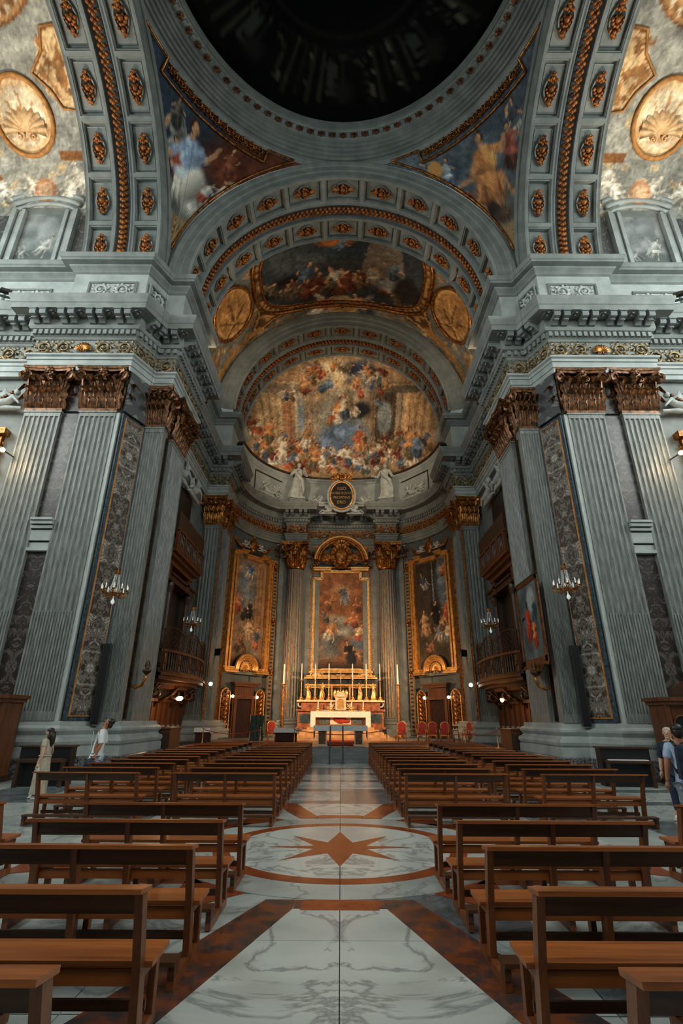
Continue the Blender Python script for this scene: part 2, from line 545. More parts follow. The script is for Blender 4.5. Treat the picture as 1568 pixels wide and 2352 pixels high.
def capital_mesh(name, mat, w, d, h, round_=False):
    """Corinthian capital; origin at the middle of the front bottom edge (pilaster) or at the axis (column); front is -y"""
    mb = MB()
    if round_:
        r = w / 2
        mb.lathe([(r * 0.98, 0), (r * 1.06, 0.05 * h), (r * 0.96, 0.08 * h), (r * 0.98, 0.5 * h), (r * 1.25, 0.88 * h), (0, 0.88 * h)], n=20)
        spots = lambda k, off: [(r * math.sin(a), -r * math.cos(a), a) for a in [2 * PI * (i + off) / k for i in range(k)]]
        rows = [spots(8, 0.0), spots(8, 0.5)]
        A = r * 1.55
        corners = [(math.cos(PI / 4 + i * PI / 2) * A * 1.22, math.sin(PI / 4 + i * PI / 2) * A * 1.22) for i in range(4)]
        cx, cy, hx, hy = 0, 0, A, A
    else:
        mb.box((0, d / 2, 0.03 * h), (w * 1.06, d * 1.06, 0.06 * h))
        mb.box((0, d / 2, 0.46 * h), (w * 0.94, d * 0.94, 0.84 * h), taper=1.18)
        def spots(k, off, m):
            L = [((i + off) / k * w - w / 2, 0.0, 0.0) for i in range(k + (0 if off else 1)) if -w / 2 - 0.01 <= (i + off) / k * w - w / 2 <= w / 2 + 0.01]
            for sgn in (-1, 1):
                L += [(sgn * w / 2, d * (j + 0.5) / m, sgn * PI / 2) for j in range(m)]
            return L
        m = max(1, int(round(d / (w / 4))))
        rows = [spots(4, 0.5, m), spots(4, 0.0, m)]
        hx, hy = w * 0.70, d * 0.5 + w * 0.22
        cx, cy = 0, d / 2
        corners = [(sx * hx, cy - hy) for sx in (-1, 1)] + [(sx * hx, cy + hy) for sx in (-1, 1)]
    lw = w / 3.6 if not round_ else w * PI / 8 * 1.05
    for k, row in enumerate(rows):
        for x, y, a in row:
            M = Matrix.Translation((x, y, 0.06 * h)) @ Matrix.Rotation(a, 4, 'Z')
            leaf_grid(mb, M, lw * (0.94 if k == 0 else 0.8), h * (0.34 if k == 0 else 0.60), 0.75 if k == 0 else 0.50, lob=0.30, belly=0.22 if k == 0 else 0.16)
    # volutes under the corners, helices in the middle
    for x, y in corners:
        a = math.atan2(y - cy, x - cx)
        q = MB(); spiral(q, (0, 0, 0), 0.135 * h, 0.02 * h, 1.6, 0.05 * h, PI / 2, 18)
        q.xform(Matrix.Translation((x * 0.94 + cx * 0.06, y * 0.94 + cy * 0.06, 0.76 * h)) @ Matrix.Rotation(a, 4, 'Z')); mb.merge(q)
        M = Matrix.Translation((x * 0.74, (y - cy) * 0.74 + cy, 0.42 * h)) @ Matrix.Rotation(a + PI / 2, 4, 'Z')
        leaf_grid(mb, M, lw * 0.8, h * 0.40, 0.35)
    for sgn in (-1, 1):
        spiral(mb, (sgn * w * 0.13, cy - hy * 0.86, 0.74 * h), 0.10 * h, 0.015 * h, 1.4, 0.035 * h, PI / 2, 16, sgn=sgn)
    # abacus with hollowed sides and a flower
    def hollow(z0, z1, k):
        pl = []
        cs = [(-1, -1), (1, -1), (1, 1), (-1, 1)]
        for i in range(4):
            a, b = np.array(cs[i], float), np.array(cs[(i + 1) % 4], float)
            for t in (0.0, 0.06, 0.25, 0.5, 0.75, 0.94):
                p = a + (b - a) * t
                inn = 0.16 * math.sin(PI * t)
                m = (a + b) / 2
                pl.append(((p - m * inn) * np.array((hx * k, hy * k)) + np.array((cx, cy))).tolist())
        mb.prism(pl, z0, z1)
    hollow(0.88 * h, 0.94 * h, 1.0); hollow(0.94 * h, h, 1.06)
    mb.ball((0, cy - hy * 0.9, 0.9 * h), (0.1 * w, 0.07 * w, 0.1 * w))
    for i in range(6):
        a = i * PI / 3
        mb.ball((0.09 * w * math.cos(a), cy - hy * 0.93, 0.9 * h + 0.09 * w * math.sin(a)), 0.045 * w, 6, 4)
    return mb.mesh(name, mat, 50)

def fluted_mesh(name, mat, w, d, h, nf=7, gilt=None):
    """fluted pilaster shaft; origin middle of front bottom edge; front is -y"""
    mb = MB()
    fw_ = w / (nf * 1.38 + 0.38); gap = fw_ * 0.38
    sec = [(-w / 2, d), (-w / 2, 0)]
    for i in range(nf):
        x0 = -w / 2 + gap + i * (fw_ + gap)
        for k in range(6):
            a = PI * k / 5
            sec.append((x0 + fw_ / 2 - fw_ / 2 * math.cos(a), fw_ * 0.42 * math.sin(a)))
    sec += [(w / 2, 0), (w / 2, d)]
    n = len(sec)
    V = []
    zs = (0.32, h - 0.28)
    for z in zs:
        V += [(x, y, z) for x, y in sec]
    mb.add(V, [(i, i + 1, n + i + 1, n + i) for i in range(n - 1)])
    fil = [i for i in range(n - 1) if sec[i][1] == 0 and sec[i + 1][1] == 0]
    mb.box((0, d / 2, 0.16), (w, d, 0.32)); mb.box((0, d / 2, h - 0.14), (w, d, 0.28))
    mb.box((0, d / 2, h - 0.04), (w * 1.05, d + 0.06, 0.08))
    # cabling fills the lower third of the flutes
    for i in range(nf):
        x0 = -w / 2 + gap + i * (fw_ + gap) + fw_ / 2
        mb.lathe([(fw_ * 0.36, 0.32), (fw_ * 0.36, h * 0.30), (0, h * 0.30 + fw_ * 0.3)], (x0, fw_ * 0.30, 0), 6)
    if gilt is None: return mb.mesh(name, mat, 40)
    me = mb.mesh(name, [mat, gilt], 40)
    for i in fil: me.polygons[i].material_index = 1
    return me

def fluted_column_mesh(name, mat, r, h, nf=20):
    mb = MB()
    V = []; m = nf * 5
    rings = 7
    for j in range(rings):
        z = h * j / (rings - 1)
        rr = r * (1 - 0.12 * (j / (rings - 1)) ** 2)
        for i in range(m):
            a = 2 * PI * i / m; k = i % 5
            q = rr * (1, 0.985, 0.93, 0.93, 0.985)[k]
            V.append((q * math.cos(a), q * math.sin(a), z))
    F = [(j * m + i, j * m + (i + 1) % m, (j + 1) * m + (i + 1) % m, (j + 1) * m + i) for j in range(rings - 1) for i in range(m)]
    mb.add(V, F)
    mb.lathe([(r * 1.0, -0.02), (r * 1.06, 0.04), (r * 1.0, 0.1)], n=24)
    mb.lathe([(r * 0.88, h - 0.16), (r * 0.96, h - 0.1), (r * 0.96, h - 0.04), (r * 0.88, h)], n=24)
    me = mb.mesh(name, [mat, MAT['gilt']], 35)
    idx = np.zeros(len(me.polygons), int)
    for q in range((rings - 1) * m):
        if q % m % 5 == 0: idx[q] = 1
    me.polygons.foreach_set('material_index', idx)
    return me

def scroll_mesh(name, mat, w, h):
    """one rinceau scroll, relief on the xz plane facing -y, centred"""
    mb = MB(); R = min(w, h) * 0.42
    spiral(mb, (0, -0.05, 0), R, R * 0.16, 1.6, 0.085 * h, -PI / 2, 28)
    mb.ball((0, -0.07, 0), (R * 0.3, 0.10, R * 0.3), 8, 5)
    mb.tube([(-w / 2, -0.03, -h * 0.30), (-w * 0.3, -0.06, -h * 0.42), (0, -0.05, -R)], [0.04 * h, 0.07 * h, 0.085 * h], 5)
    for i in range(9):
        a = -PI / 2 + 1.25 * 2 * PI * i / 9
        rr = R * (1.02 - 0.06 * i)
        M = Matrix.Translation((rr * math.cos(a), -0.04, rr * math.sin(a))) @ Matrix.Rotation(-(a) - 0.9 + PI / 2, 4, 'Y')
        leaf_grid(mb, M, 0.20 * h, 0.24 * h, 0.4, 5, 5)
    for sx, sz in ((0.42, 0.36), (0.45, -0.2), (-0.42, 0.34), (-0.40, 0.05)):
        M = Matrix.Translation((sx * w, -0.02, sz * h)) @ Matrix.Rotation(random.uniform(-1, 1), 4, 'Y')
        leaf_grid(mb, M, 0.16 * h, 0.2 * h, 0.4, 5, 5)
    return mb.mesh(name, mat, True)

def shell_mesh(name, mat, r, n=11):
    """scallop shell, hinge at the bottom, relief on xz facing -y"""
    mb = MB(); na = n * 4; nr = 5
    G = np.zeros((na + 1, nr, 3))
    for i in range(na + 1):
        a = -0.25 + (PI + 0.5) * i / na
        for j in range(nr):
            t = j / (nr - 1)
            rr = r * t * (1 + 0.05 * math.cos(i / 4 * 2 * PI))
            G[i, j] = (rr * math.cos(a), -0.05 - r * (0.22 * math.sin(t * PI * 0.9) + 0.09 * t * (0.5 + 0.5 * math.cos(i / 4 * 2 * PI))), rr * math.sin(a))
    mb.grid(G[::-1])
    for sgn in (-1, 1):
        spiral(mb, (sgn * r * 0.3, -0.1, -r * 0.2), r * 0.22, 0.03, 1.2, r * 0.07, PI / 2, 12, sgn=sgn)
    return mb.mesh(name, mat, True)

def modillion_mesh(name, mat, w, h, d):
    mb = MB()
    pr = [(0, 0), (0, -h), (-d * 0.18, -h * 1.0), (-d * 0.30, -h * 0.8), (-d * 0.45, -h * 0.62), (-d * 0.70, -h * 0.62), (-d * 0.92, -h * 0.58), (-d, -h * 0.40), (-d, -h * 0.2), (-d, 0)]
    n = len(pr)
    V = [(-w / 2, y, z) for y, z in pr] + [(w / 2, y, z) for y, z in pr]
    mb.add(V, [tuple(range(n))[::-1], tuple(range(n, 2 * n))] + [(i, i + 1, n + i + 1, n + i) for i in range(n - 1)])
    mb.box((0, -d * 0.52, 0.02), (w * 1.25, d * 1.1, 0.06))
    M = Matrix.Translation((0, -d * 0.75, -h * 0.95)) @ Matrix.Rotation(-0.5, 4, 'X')
    leaf_grid(mb, M, w * 0.8, h * 0.55, 0.4, 5, 6)
    return mb.mesh(name, mat, 40)

def rosette_mesh(name, mat, r, n=6, depth=0.5):
    """flower seen along -y"""
    mb = MB()
    mb.ball((0, -r * depth * 0.6, 0), (r * 0.28, r * depth * 0.5, r * 0.28), 8, 5)
    for i in range(n):
        a = 2 * PI * i / n
        M = Matrix.Rotation(a, 4, 'Y') @ Matrix.Translation((0, -r * 0.05, r * 0.12))
        leaf_grid(mb, M, r * 0.85, r * 0.85, 0.3, 5, 6, 0.15, 0.25)
    return mb.mesh(name, mat, True)

CAP_BIG = capital_mesh('capital', MAT['gilt_dark'], 1.62, 0.55, 2.3)
CAP_MID = capital_mesh('capital', MAT['gilt_dark'], 0.95, 0.45, 2.3)
CAP_SIDE = capital_mesh('capital', MAT['gilt_dark'], 2.0, 0.5, 2.3)
CAP_APSE = capital_mesh('capital', MAT['gilt'], 1.25, 0.5, 2.3)
CAP_COL = capital_mesh('capital', MAT['gilt'], 1.62, 0, 2.5, True)
SHAFT_BIG = fluted_mesh('shaft', MAT['shaft'], 1.66, 0.5, 13.15)
SHAFT_MID = fluted_mesh('shaft', MAT['shaft'], 0.90, 0.4, 13.15, 7)
SHAFT_SIDE = fluted_mesh('shaft', MAT['shaft'], 2.0, 0.45, 13.15, 11)
SHAFT_APSE = fluted_mesh('shaft', MAT['shaft'], 1.2, 0.4, 13.15, 5, MAT['gilt'])
COLUMN = fluted_column_mesh('shaft', MAT['shaft'], 0.86, 12.7)
SCROLL = scroll_mesh('scroll', MAT['gilt_grey'], 0.95, 0.85)
SCROLL_G = scroll_mesh('scroll', MAT['gilt'], 0.95, 0.85)
SCROLL_S = scroll_mesh('scroll', MAT['stucco'], 0.95, 0.85)
SHELL = shell_mesh('shell', MAT['gilt'], 0.42)
MODILLION = modillion_mesh('modillion', MAT['stone_dark'], 0.30, 0.42, 0.62)
ROSE_S = rosette_mesh('rosette', MAT['stone_dark'], 0.26)
DENT = MB().box((0, -0.06, 0), (0.17, 0.14, 0.26)).mesh('dentil', MAT['stone'])

# ---------------------------------------------------------------- plan of the walls (left half; the right is mirrored)
def superell(t, a=9.4, b=9.3, cy=37.4, n=2.4):
    x = -a * (abs(math.cos(t)) ** (2 / n)); y = cy + b * (abs(math.sin(t)) ** (2 / n))
    return (x, y)
APSE = [superell(t) for t in np.linspace(0.02, 1.13, 16)]
APSE = [p for p in APSE if p[0] < -5.35]
APSE_END = APSE[-1]
FRONT = [(-24, 20.3), (-15.0, 20.3), (-15.0, 19.8), (-10.15, 19.8), (-9.55, 21.2), (-8.6, 21.2), (-8.6, 25.4),
         (-10.1, 25.4), (-10.1, 34.5), (-8.6, 34.5), (-8.6, 37.2), (-9.4, 37.25)]
FRONT_ATTIC = [(-24, 20.3), (-14.0, 20.3), (-14.0, 19.8)] + FRONT[3:]
CENTRE = [(-5.25, 45.75), (-5.2, 45.0), (-3.35, 45.0), (-3.35, 46.5), (0.0, 46.7)]

root_l = empty('wall_left', label='grey marble crossing pier and chancel wall with fluted pilasters on the left', cat='wall', kind='structure')
root_r = empty('wall_right', label='grey marble crossing pier and chancel wall with fluted pilasters on the right', cat='wall', kind='structure')
root_b = empty('wall_back', label='curved apse wall with fluted columns behind the high altar', cat='wall', kind='structure')

PROF_PLINTH = [(-0.2, 0.0), (0.42, 0.0), (0.42, 0.62), (0.36, 0.66), (-0.2, 0.66)]
PROF_BASE = [(-0.2, 0.66), (0.30, 0.66), (0.30, 0.98), (0.24, 1.0), (0.30, 1.06), (0.33, 1.16), (0.30, 1.26), (0.20, 1.30), (0.14, 1.38), (0.20, 1.46), (0.24, 1.52), (0.24, 1.60), (0.18, 1.66), (0.08, 1.70), (0.06, 1.85), (-0.2, 1.85)]
PROF_ARCHI = [(-0.2, 17.3), (0.05, 17.3), (0.05, 17.55), (0.10, 17.57), (0.10, 17.86), (0.15, 17.88), (0.15, 18.02), (0.24, 18.08), (0.26, 18.16), (0.0, 18.18), (-0.2, 18.18)]
PROF_FRIEZE = [(-0.2, 18.18), (0.02, 18.18), (0.02, 19.1), (-0.2, 19.1)]
PROF_CORN = [(-0.2, 19.1), (0.05, 19.1), (0.10, 19.16), (0.10, 19.22), (0.17, 19.28), (0.17, 19.58), (0.30, 19.62), (0.36, 19.72), (0.36, 20.24), (1.0, 20.28), (1.0, 20.56), (1.04, 20.60), (1.08, 20.72), (1.14, 20.86), (1.16, 20.98), (1.16, 21.03), (-0.2, 21.06)]
PROF_ATTIC = [(-0.4, 21.0), (0.12, 21.0), (0.12, 21.35), (0.04, 21.42), (-0.02, 21.5), (-0.02, 23.55), (-0.4, 23.55)]
PROF_ATCORN = [(-0.4, 23.5), (0.0, 23.5), (0.08, 23.56), (0.08, 23.66), (0.16, 23.74), (0.26, 23.82), (0.28, 23.90), (0.56, 23.92), (0.56, 24.04), (0.62, 24.08), (0.70, 24.22), (0.70, 24.3), (-0.4, 24.32)]

def run_parts(root, P, PA, sx, mats, scr, first=0, attic=True):
    """entablature and base along a plan path; sx = -1 mirrors"""
    st, sl = mats
    for nm, pr, mt in (('plinth', PROF_PLINTH, MAT['speckled']), ('base_molding', PROF_BASE, MAT['stone_light']), ('architrave', PROF_ARCHI, sl)):
        sweep(MB(), P, pr).build(nm, mt, root, sx=sx)
    fr = sweep(MB(), P, PROF_FRIEZE).build('frieze', MAT['stone'], root, sx=sx)
    co = sweep(MB(), P, PROF_CORN).build('cornice', st, root, sx=sx)
    if attic:
        sweep(MB(), PA, PROF_ATTIC).build('attic_wall', sl, root, sx=sx)
        sweep(MB(), PA, PROF_ATCORN).build('attic_cornice', st, root, sx=sx)
    # dentils: a fine toothed band
    db = MB()
    for x, y, a, i in path_at(P, 0.29, 0.17):
        q = MB().box((0, -0.06, 0), (0.17, 0.14, 0.26)); q.xform(TR(x, y, 19.43, a + PI / 2)); db.merge(q)
    db.build('dentil_band', MAT['stone'], co, sx=sx, kind='stuff')
    # modillions in pairs, frieze scrolls, rosettes in the soffit
    for x, y, a, i in path_at(P, 1.28, 0.36):
        t = Vector((math.cos(a + PI / 2), math.sin(a + PI / 2), 0))
        for k in (-0.24, 0.24):
            p = Vector((x, y, 20.22)) + t * k
            inst('modillion', MODILLION, co, TR(p.x * sx, p.y, p.z, (a + PI / 2) * sx))
        p = Vector((x, y, 20.25)) + t * 0.64 + Vector((math.cos(a), math.sin(a), 0)) * 0.34
        inst('rosette', ROSE_S, co, TR(p.x * sx, p.y, p.z, (a + PI / 2) * sx) @ Matrix.Rotation(PI / 2, 4, 'X'))
    last = {}
    for x, y, a, i in path_at(P, 0.95, 0.02):
        last.setdefault(i, []).append((x, y, a))
    for i, L in last.items():
        for k, (x, y, a) in enumerate(L):
            M = TR(x * sx, y, 18.64, (a + PI / 2) * sx)
            if len(L) > 1 and (k == len(L) // 2 and len(L) % 2 == 1):
                inst('shell', SHELL, fr, M @ Matrix.Translation((0, 0, -0.15)))
            else:
                inst('scroll', scr, fr, M @ (Matrix.Diagonal((-1, 1, 1, 1)) if k % 2 else Matrix.Identity(4)))
    return fr, co

def pilaster(root, shaft, cap, x, y, a, sx, z0=1.85, capz=15.0):
    """a = direction the pilaster faces (plan angle); x,y = middle of its front"""
    M = TR(x * sx, y, z0, (a + PI / 2) if sx > 0 else -(a + PI / 2))
    p = inst('pilaster', shaft, root, M)
    inst('capital', cap, p, TR(x * sx, y, capz, (a + PI / 2) if sx > 0 else -(a + PI / 2)))
    return p

def slab(root, name, mat, w, h, x, y, z, a, sx, t=0.08, parent=None):
    """upright slab w x h, front face -y local, origin at its middle"""
    mb = MB().box((0, t / 2, 0), (w, t, h))
    return inst(name, mb.mesh(name, mat), root, TR(x * sx, y, z, (a + PI / 2) if sx > 0 else -(a + PI / 2)))

def frame_mesh(name, mat, w, h, b, t):
    """rectangular moulded frame around w x h, local xz, front -y"""
    mb = MB()
    pr = [(0.0, 0.0), (0.0, -t * 0.6), (b * 0.25, -t), (b * 0.55, -t * 0.7), (b * 0.8, -t * 0.9), (b, -t * 0.4), (b, 0)]
    cs = [(-1, -1), (1, -1), (1, 1), (-1, 1), (-1, -1)]
    m = len(pr); V = []
    for cx, cz in cs:
        for o, y in pr:
            V.append((cx * (w / 2 + o), y, cz * (h / 2 + o)))
    F = [(i * m + j, i * m + j + 1, (i + 1) * m + j + 1, (i + 1) * m + j) for i in range(4) for j in range(m - 1)]
    mb.add(V, F)
    return mb.mesh(name, mat)

FR = -PI / 2   # facing the camera
for root, sx in ((root_l, 1), (root_r, -1)):
    sweep(MB(), FRONT, [(-1.2, 0), (-0.22, 0), (-0.22, 17.35), (-1.2, 17.35)], cap=False).build('pier_wall', MAT['stone'], root, sx=sx)
    run_parts(root, FRONT, FRONT_ATTIC, sx, (MAT['stone'], MAT['stone_light']), SCROLL)
    for x in (-13.72, -11.2):
        pilaster(root, SHAFT_BIG, CAP_BIG, x, 19.72, FR, sx)
    pilaster(root, SHAFT_MID, CAP_MID, -9.06, 21.1, FR, sx)
    pilaster(root, SHAFT_SIDE, CAP_SIDE, -8.55, 23.3, 0.0, sx)
    pilaster(root, SHAFT_APSE, CAP_APSE, -9.35, 34.42, FR, sx)
    pilaster(root, SHAFT_APSE, CAP_APSE, -8.5, 35.9, 0.0, sx)
    # narrow half-pilaster strip beside the chamfer
    for x in (-10.28,):
        sw = MB().box((x, 19.86, 8.4), (0.16, 0.2, 13.1)); sw.build('fillet', MAT['shaft_edge'], root, sx=sx)
    # the figured marble on the chamfer and between the pilasters
    ca = math.atan2(-0.6, 1.4)
    pb = slab(root, 'marble_border', MAT['verde'], 1.42, 13.1, -9.85 + 0.08, 20.5 - 0.03, 8.4, ca, sx)
    inst('marble_frame', frame_mesh('marble_frame', MAT['ochre'], 0.98, 12.7, 0.06, 0.05), pb, WM[pb.name])
    inst('marble_panel', MB().box((0, -0.015, 0), (1.0, 0.05, 12.7)).mesh('marble_panel', MAT['breccia_brown']), pb, WM[pb.name])
    slab(root, 'marble_panel', MAT['breccia_grey'], 1.4, 2.2, -9.85 + 0.08, 20.5 - 0.03, 16.2, ca, sx)
    slab(root, 'marble_panel', MAT['breccia_dark'], 0.86, 13.1, -12.46, 19.9, 8.4, FR, sx)
    slab(root, 'marble_panel', MAT['breccia_dark'], 0.86, 2.2, -12.46, 19.9, 16.2, FR, sx)
    imp = MB()
    for z, hh, o in ((8.35, 0.14, 0.14), (8.5, 0.3, 0.06), (8.95, 0.45, 0.12), (9.3, 0.12, 0.2), (9.48, 0.14, 0.28), (9.62, 0.1, 0.34)):
        imp.box((-12.46, 19.9 - o / 2, z), (0.9, o + 0.1, hh))
    imp.build('impost_molding', MAT['stone_light'], root, sx=sx)
    slab(root, 'gap_shade_strip', MAT['verde'], 0.72, 13.1, -8.78, 21.72, 8.4, 0.0, sx)  # dark slab put in as the shade of the gap between the pilasters
    MB().box((-8.72, 21.42, 8.4), (0.12, 0.08, 13.0)).box((-8.72, 22.04, 8.4), (0.12, 0.08, 13.0)).build('strip_molding', MAT['bronze'], root, sx=sx)
    # relief panels of the attic
    for (x, y, a, w) in ((-11.9, 19.82, FR, 2.3), (-9.78, 20.45, ca, 1.0), (-16.6, 20.32, FR, 2.3)):
        M = TR(x * sx, y, 22.4, (a + PI / 2) * sx)
        fr = inst('relief_frame', frame_mesh('relief_frame', MAT['stone'], w, 0.9, 0.12, 0.09), root, M)
        nsc = max(1, int(round(w / 0.95)))
        for k in range(nsc):
            inst('scroll', SCROLL_S, fr, M @ TR((k + 0.5) / nsc * w - w / 2, 0, 0, 0, (-1 if k % 2 else 1, 1, 1)))

# ---------------------------------------------------------------- apse wall
for sx in (1, -1):
    sweep(MB(), [(-9.4, 37.25)] + APSE, [(-1.2, 0), (-0.15, 0), (-0.15, 17.35), (-1.2, 17.35)], cap=False).build('apse_wall', MAT['stone_dark'], root_b, sx=sx, smooth=True)
    sweep(MB(), [APSE_END, (-5.3, APSE_END[1] + 0.1), (0, 46.8)], [(-0.9, 0), (0, 0), (0, 17.35), (-0.9, 17.35)], cap=False).build('apse_wall', MAT['stone_dark'], root_b, sx=sx)
    run_parts(root_b, [(-9.4, 37.25)] + APSE + CENTRE, [(-9.4, 37.25)] + APSE + CENTRE, sx, (MAT['stone'], MAT['stone']), SCROLL_G, attic=False)
    inst('column', COLUMN, root_b, TR(-4.27 * sx, 45.55, 2.0))
    c = inst('capital', CAP_COL, root_b, TR(-4.27 * sx, 45.55, 14.75))
    bs = MB().lathe([(1.15, 1.2), (1.15, 1.5), (1.05, 1.52), (1.12, 1.6), (1.1, 1.72), (0.95, 1.78), (1.0, 1.88), (0.94, 1.98), (0.86, 2.0)], (-4.27, 45.55, 0), 24)
    bs.box((-4.27, 45.55, 0.6), (2.4, 2.3, 1.25)).build('column_base', MAT['stone_dark'], root_b, 40, sx=sx)
    pilaster(root_b, SHAFT_APSE, CAP_APSE, -3.0, 46.35, FR, sx)
    pilaster(root_b, SHAFT_APSE, CAP_APSE, -5.75, 45.75, FR - 0.4 + 0.8, sx)
    # attic drum carrying the semi-dome
    PD = [superell(t, 8.9, 9.0, 37.3) for t in np.linspace(0.0, PI / 2, 26)]
    sweep(MB(), PD, [(-0.6, 20.8), (0.0, 20.8), (0.0, 23.9), (0.08, 23.95), (0.08, 24.1), (0.2, 24.2), (0.22, 24.45), (-0.6, 24.5)], cap=False).build('attic_wall', MAT['plaster'], root_b, sx=sx, smooth=40)
# ---------------------------------------------------------------- arches with coffers
def arch_mapper(axis, centre, zc):
    """(theta, r, w) -> world; axis 'Y': the arch spans x, w runs along y; axis 'X': it spans y, w runs along x"""
    if axis == 'Y':
        return lambda th, r, w: (centre + r * math.cos(th), w, zc + r * math.sin(th))
    return lambda th, r, w: (w, centre + r * math.cos(th), zc + r * math.sin(th))

def arch_sweep(mb, f, prof, n=64, t0=0.0, t1=PI, flip=False):
    m = len(prof)
    V = [f(t0 + (t1 - t0) * i / n, r, w) for i in range(n + 1) for r, w in prof]
    F = [(i * m + j, (i + 1) * m + j, (i + 1) * m + j + 1, i * m + j + 1) for i in range(n) for j in range(m - 1)]
    if flip: F = [q[::-1] for q in F]
    return mb.add(V, F)

def coffer_mesh(name, f, da, R, wa, wb, mat):
    """one coffer centred on theta = pi/2: rib frame, sunk panel with stepped edge and a raised quatrefoil border"""
    mb = MB()
    th = PI / 2
    wm, hw = (wa + wb) / 2, (wb - wa) / 2
    def P(u, v, r):   # u along the arch (-1..1), v across (-1..1)
        return f(th + u * da / 2, r, wm + v * hw)
    rings = [(1.0, 1.0, R), (0.92, 0.88, R), (0.90, 0.86, R + 0.06), (0.86, 0.80, R + 0.06), (0.84, 0.78, R + 0.30), (0.78, 0.70, R + 0.30), (0.76, 0.68, R + 0.22), (0.72, 0.64, R + 0.25)]
    V = []; n = 12
    def per(a, b):
        L = []
        for (u0, v0), (u1, v1) in (((-1, -1), (1, -1)), ((1, -1), (1, 1)), ((1, 1), (-1, 1)), ((-1, 1), (-1, -1))):
            for k in range(3):
                L.append((a * (u0 + (u1 - u0) * k / 3), b * (v0 + (v1 - v0) * k / 3)))
        return L
    for a, b, r in rings:
        V += [P(u, v, r) for u, v in per(a, b)]
    F = [(i * n + k, i * n + (k + 1) % n, (i + 1) * n + (k + 1) % n, (i + 1) * n + k) for i in range(len(rings) - 1) for k in range(n)]
    F.append(tuple((len(rings) - 1) * n + k for k in range(n)))
    mb.add(V, F)
    # quatrefoil moulding
    pts = []
    for k in range(33):
        a = 2 * PI * k / 32
        q = 1 + 0.13 * abs(math.cos(2 * a)) ** 3
        pts.append(P(0.50 * q * math.cos(a) * 0.92, 0.44 * q * math.sin(a), R + 0.165))
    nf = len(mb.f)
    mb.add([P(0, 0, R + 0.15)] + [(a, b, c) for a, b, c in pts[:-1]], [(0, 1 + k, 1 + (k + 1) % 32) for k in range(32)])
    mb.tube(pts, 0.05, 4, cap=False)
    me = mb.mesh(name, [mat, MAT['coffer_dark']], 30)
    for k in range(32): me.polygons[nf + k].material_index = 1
    return me

def flower_mesh(name, mat, L, W, f, R, wm):
    """gilt leafy ornament for a coffer, long along the arch"""
    mb = MB()
    th = PI / 2
    def P(u, v, d): return f(th + u / R, R + 0.15 - d, wm + v)
    for k in range(20):
        a = 2 * PI * k / 20; q = (0.45, 1.0, 0.7, 0.9)[k % 4]
        mb.ball(P(L * 0.40 * q * math.cos(a), W * 0.30 * q * math.sin(a), 0.03), 0.07 + 0.05 * random.random(), 6, 4)
    mb.ball(P(0, 0, 0.08), 0.15, 8, 5)
    for sgn in (-1, 1):
        for k in range(3):
            mb.ball(P(sgn * L * (0.28 + 0.07 * k), 0, 0.05), 0.12 - 0.025 * k, 6, 4)
    return mb.mesh(name, mat, True)

def coffered_arch(root, axis, centre, R, w0, w1, ncof, fr=(0.37, 0.26, 0.37), zc=ZS):
    f = arch_mapper(axis, centre, zc)
    W = w1 - w0
    a, b = w0 + W * fr[0], w0 + W * (fr[0] + fr[1])
    da = PI / ncof
    for (wa, wb) in ((w0, a), (b, w1)):
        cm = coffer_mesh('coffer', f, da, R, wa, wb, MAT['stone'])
        fm = flower_mesh('gilt_ornament', MAT['gilt_orn'], da * R * 0.62, abs(wb - wa) * 0.62, f, R, (wa + wb) / 2)
        c3 = Vector((centre, 0, zc)) if axis == 'Y' else Vector((0, centre, zc))
        for k in range(ncof):
            ang = (k + 0.5) * da - PI / 2
            rot = Matrix.Rotation(-ang, 4, 'Y') if axis == 'Y' else Matrix.Rotation(ang, 4, 'X')
            M = Matrix.Translation(c3) @ rot @ Matrix.Translation(-c3)
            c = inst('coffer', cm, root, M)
            inst('gilt_ornament', fm, c, M)
    # channel between the bands with a leafy torus
    sgn = 1 if w1 > w0 else -1
    q = abs(b - a)
    ch = arch_sweep(MB(), f, [(R, a), (R - 0.06, a + sgn * 0.06), (R - 0.06, a + sgn * 0.12), (R + 0.16, a + sgn * 0.16), (R + 0.30, a + sgn * q * 0.3), (R + 0.30, b - sgn * q * 0.3), (R + 0.16, b - sgn * 0.16), (R - 0.06, b - sgn * 0.12), (R - 0.06, b - sgn * 0.06), (R, b)])
    ch.build('channel_molding', MAT['stone_dark'], root)
    g = MB(); nb = int(PI * R / 0.30)
    for k in range(nb):
        th = PI * (k + 0.5) / nb
        for j in (-1, 0, 1):
            g.ball(f(th + (0.012 if j else 0), R + 0.06 - (0.08 if j == 0 else 0), (a + b) / 2 + j * q * 0.13), (0.12, 0.12, 0.12), 6, 4)
    g.build('leaf_garland', MAT['gilt_orn'], root, True, kind='stuff')

ARCHV = lambda R, w, s, d=1.25: [(R + 0.0, w + s * 0.0), (R + 0.0, w - s * 0.06), (R + 0.16, w - s * 0.08), (R + 0.2, w - s * 0.02), (R + 0.55, w - s * 0.02), (R + 0.6, w - s * 0.10), (R + 0.9, w - s * 0.12), (R + 0.94, w - s * 0.20), (R + 1.14, w - s * 0.26), (R + d, w - s * 0.2), (R + d + 0.1, w + s * 0.3)]

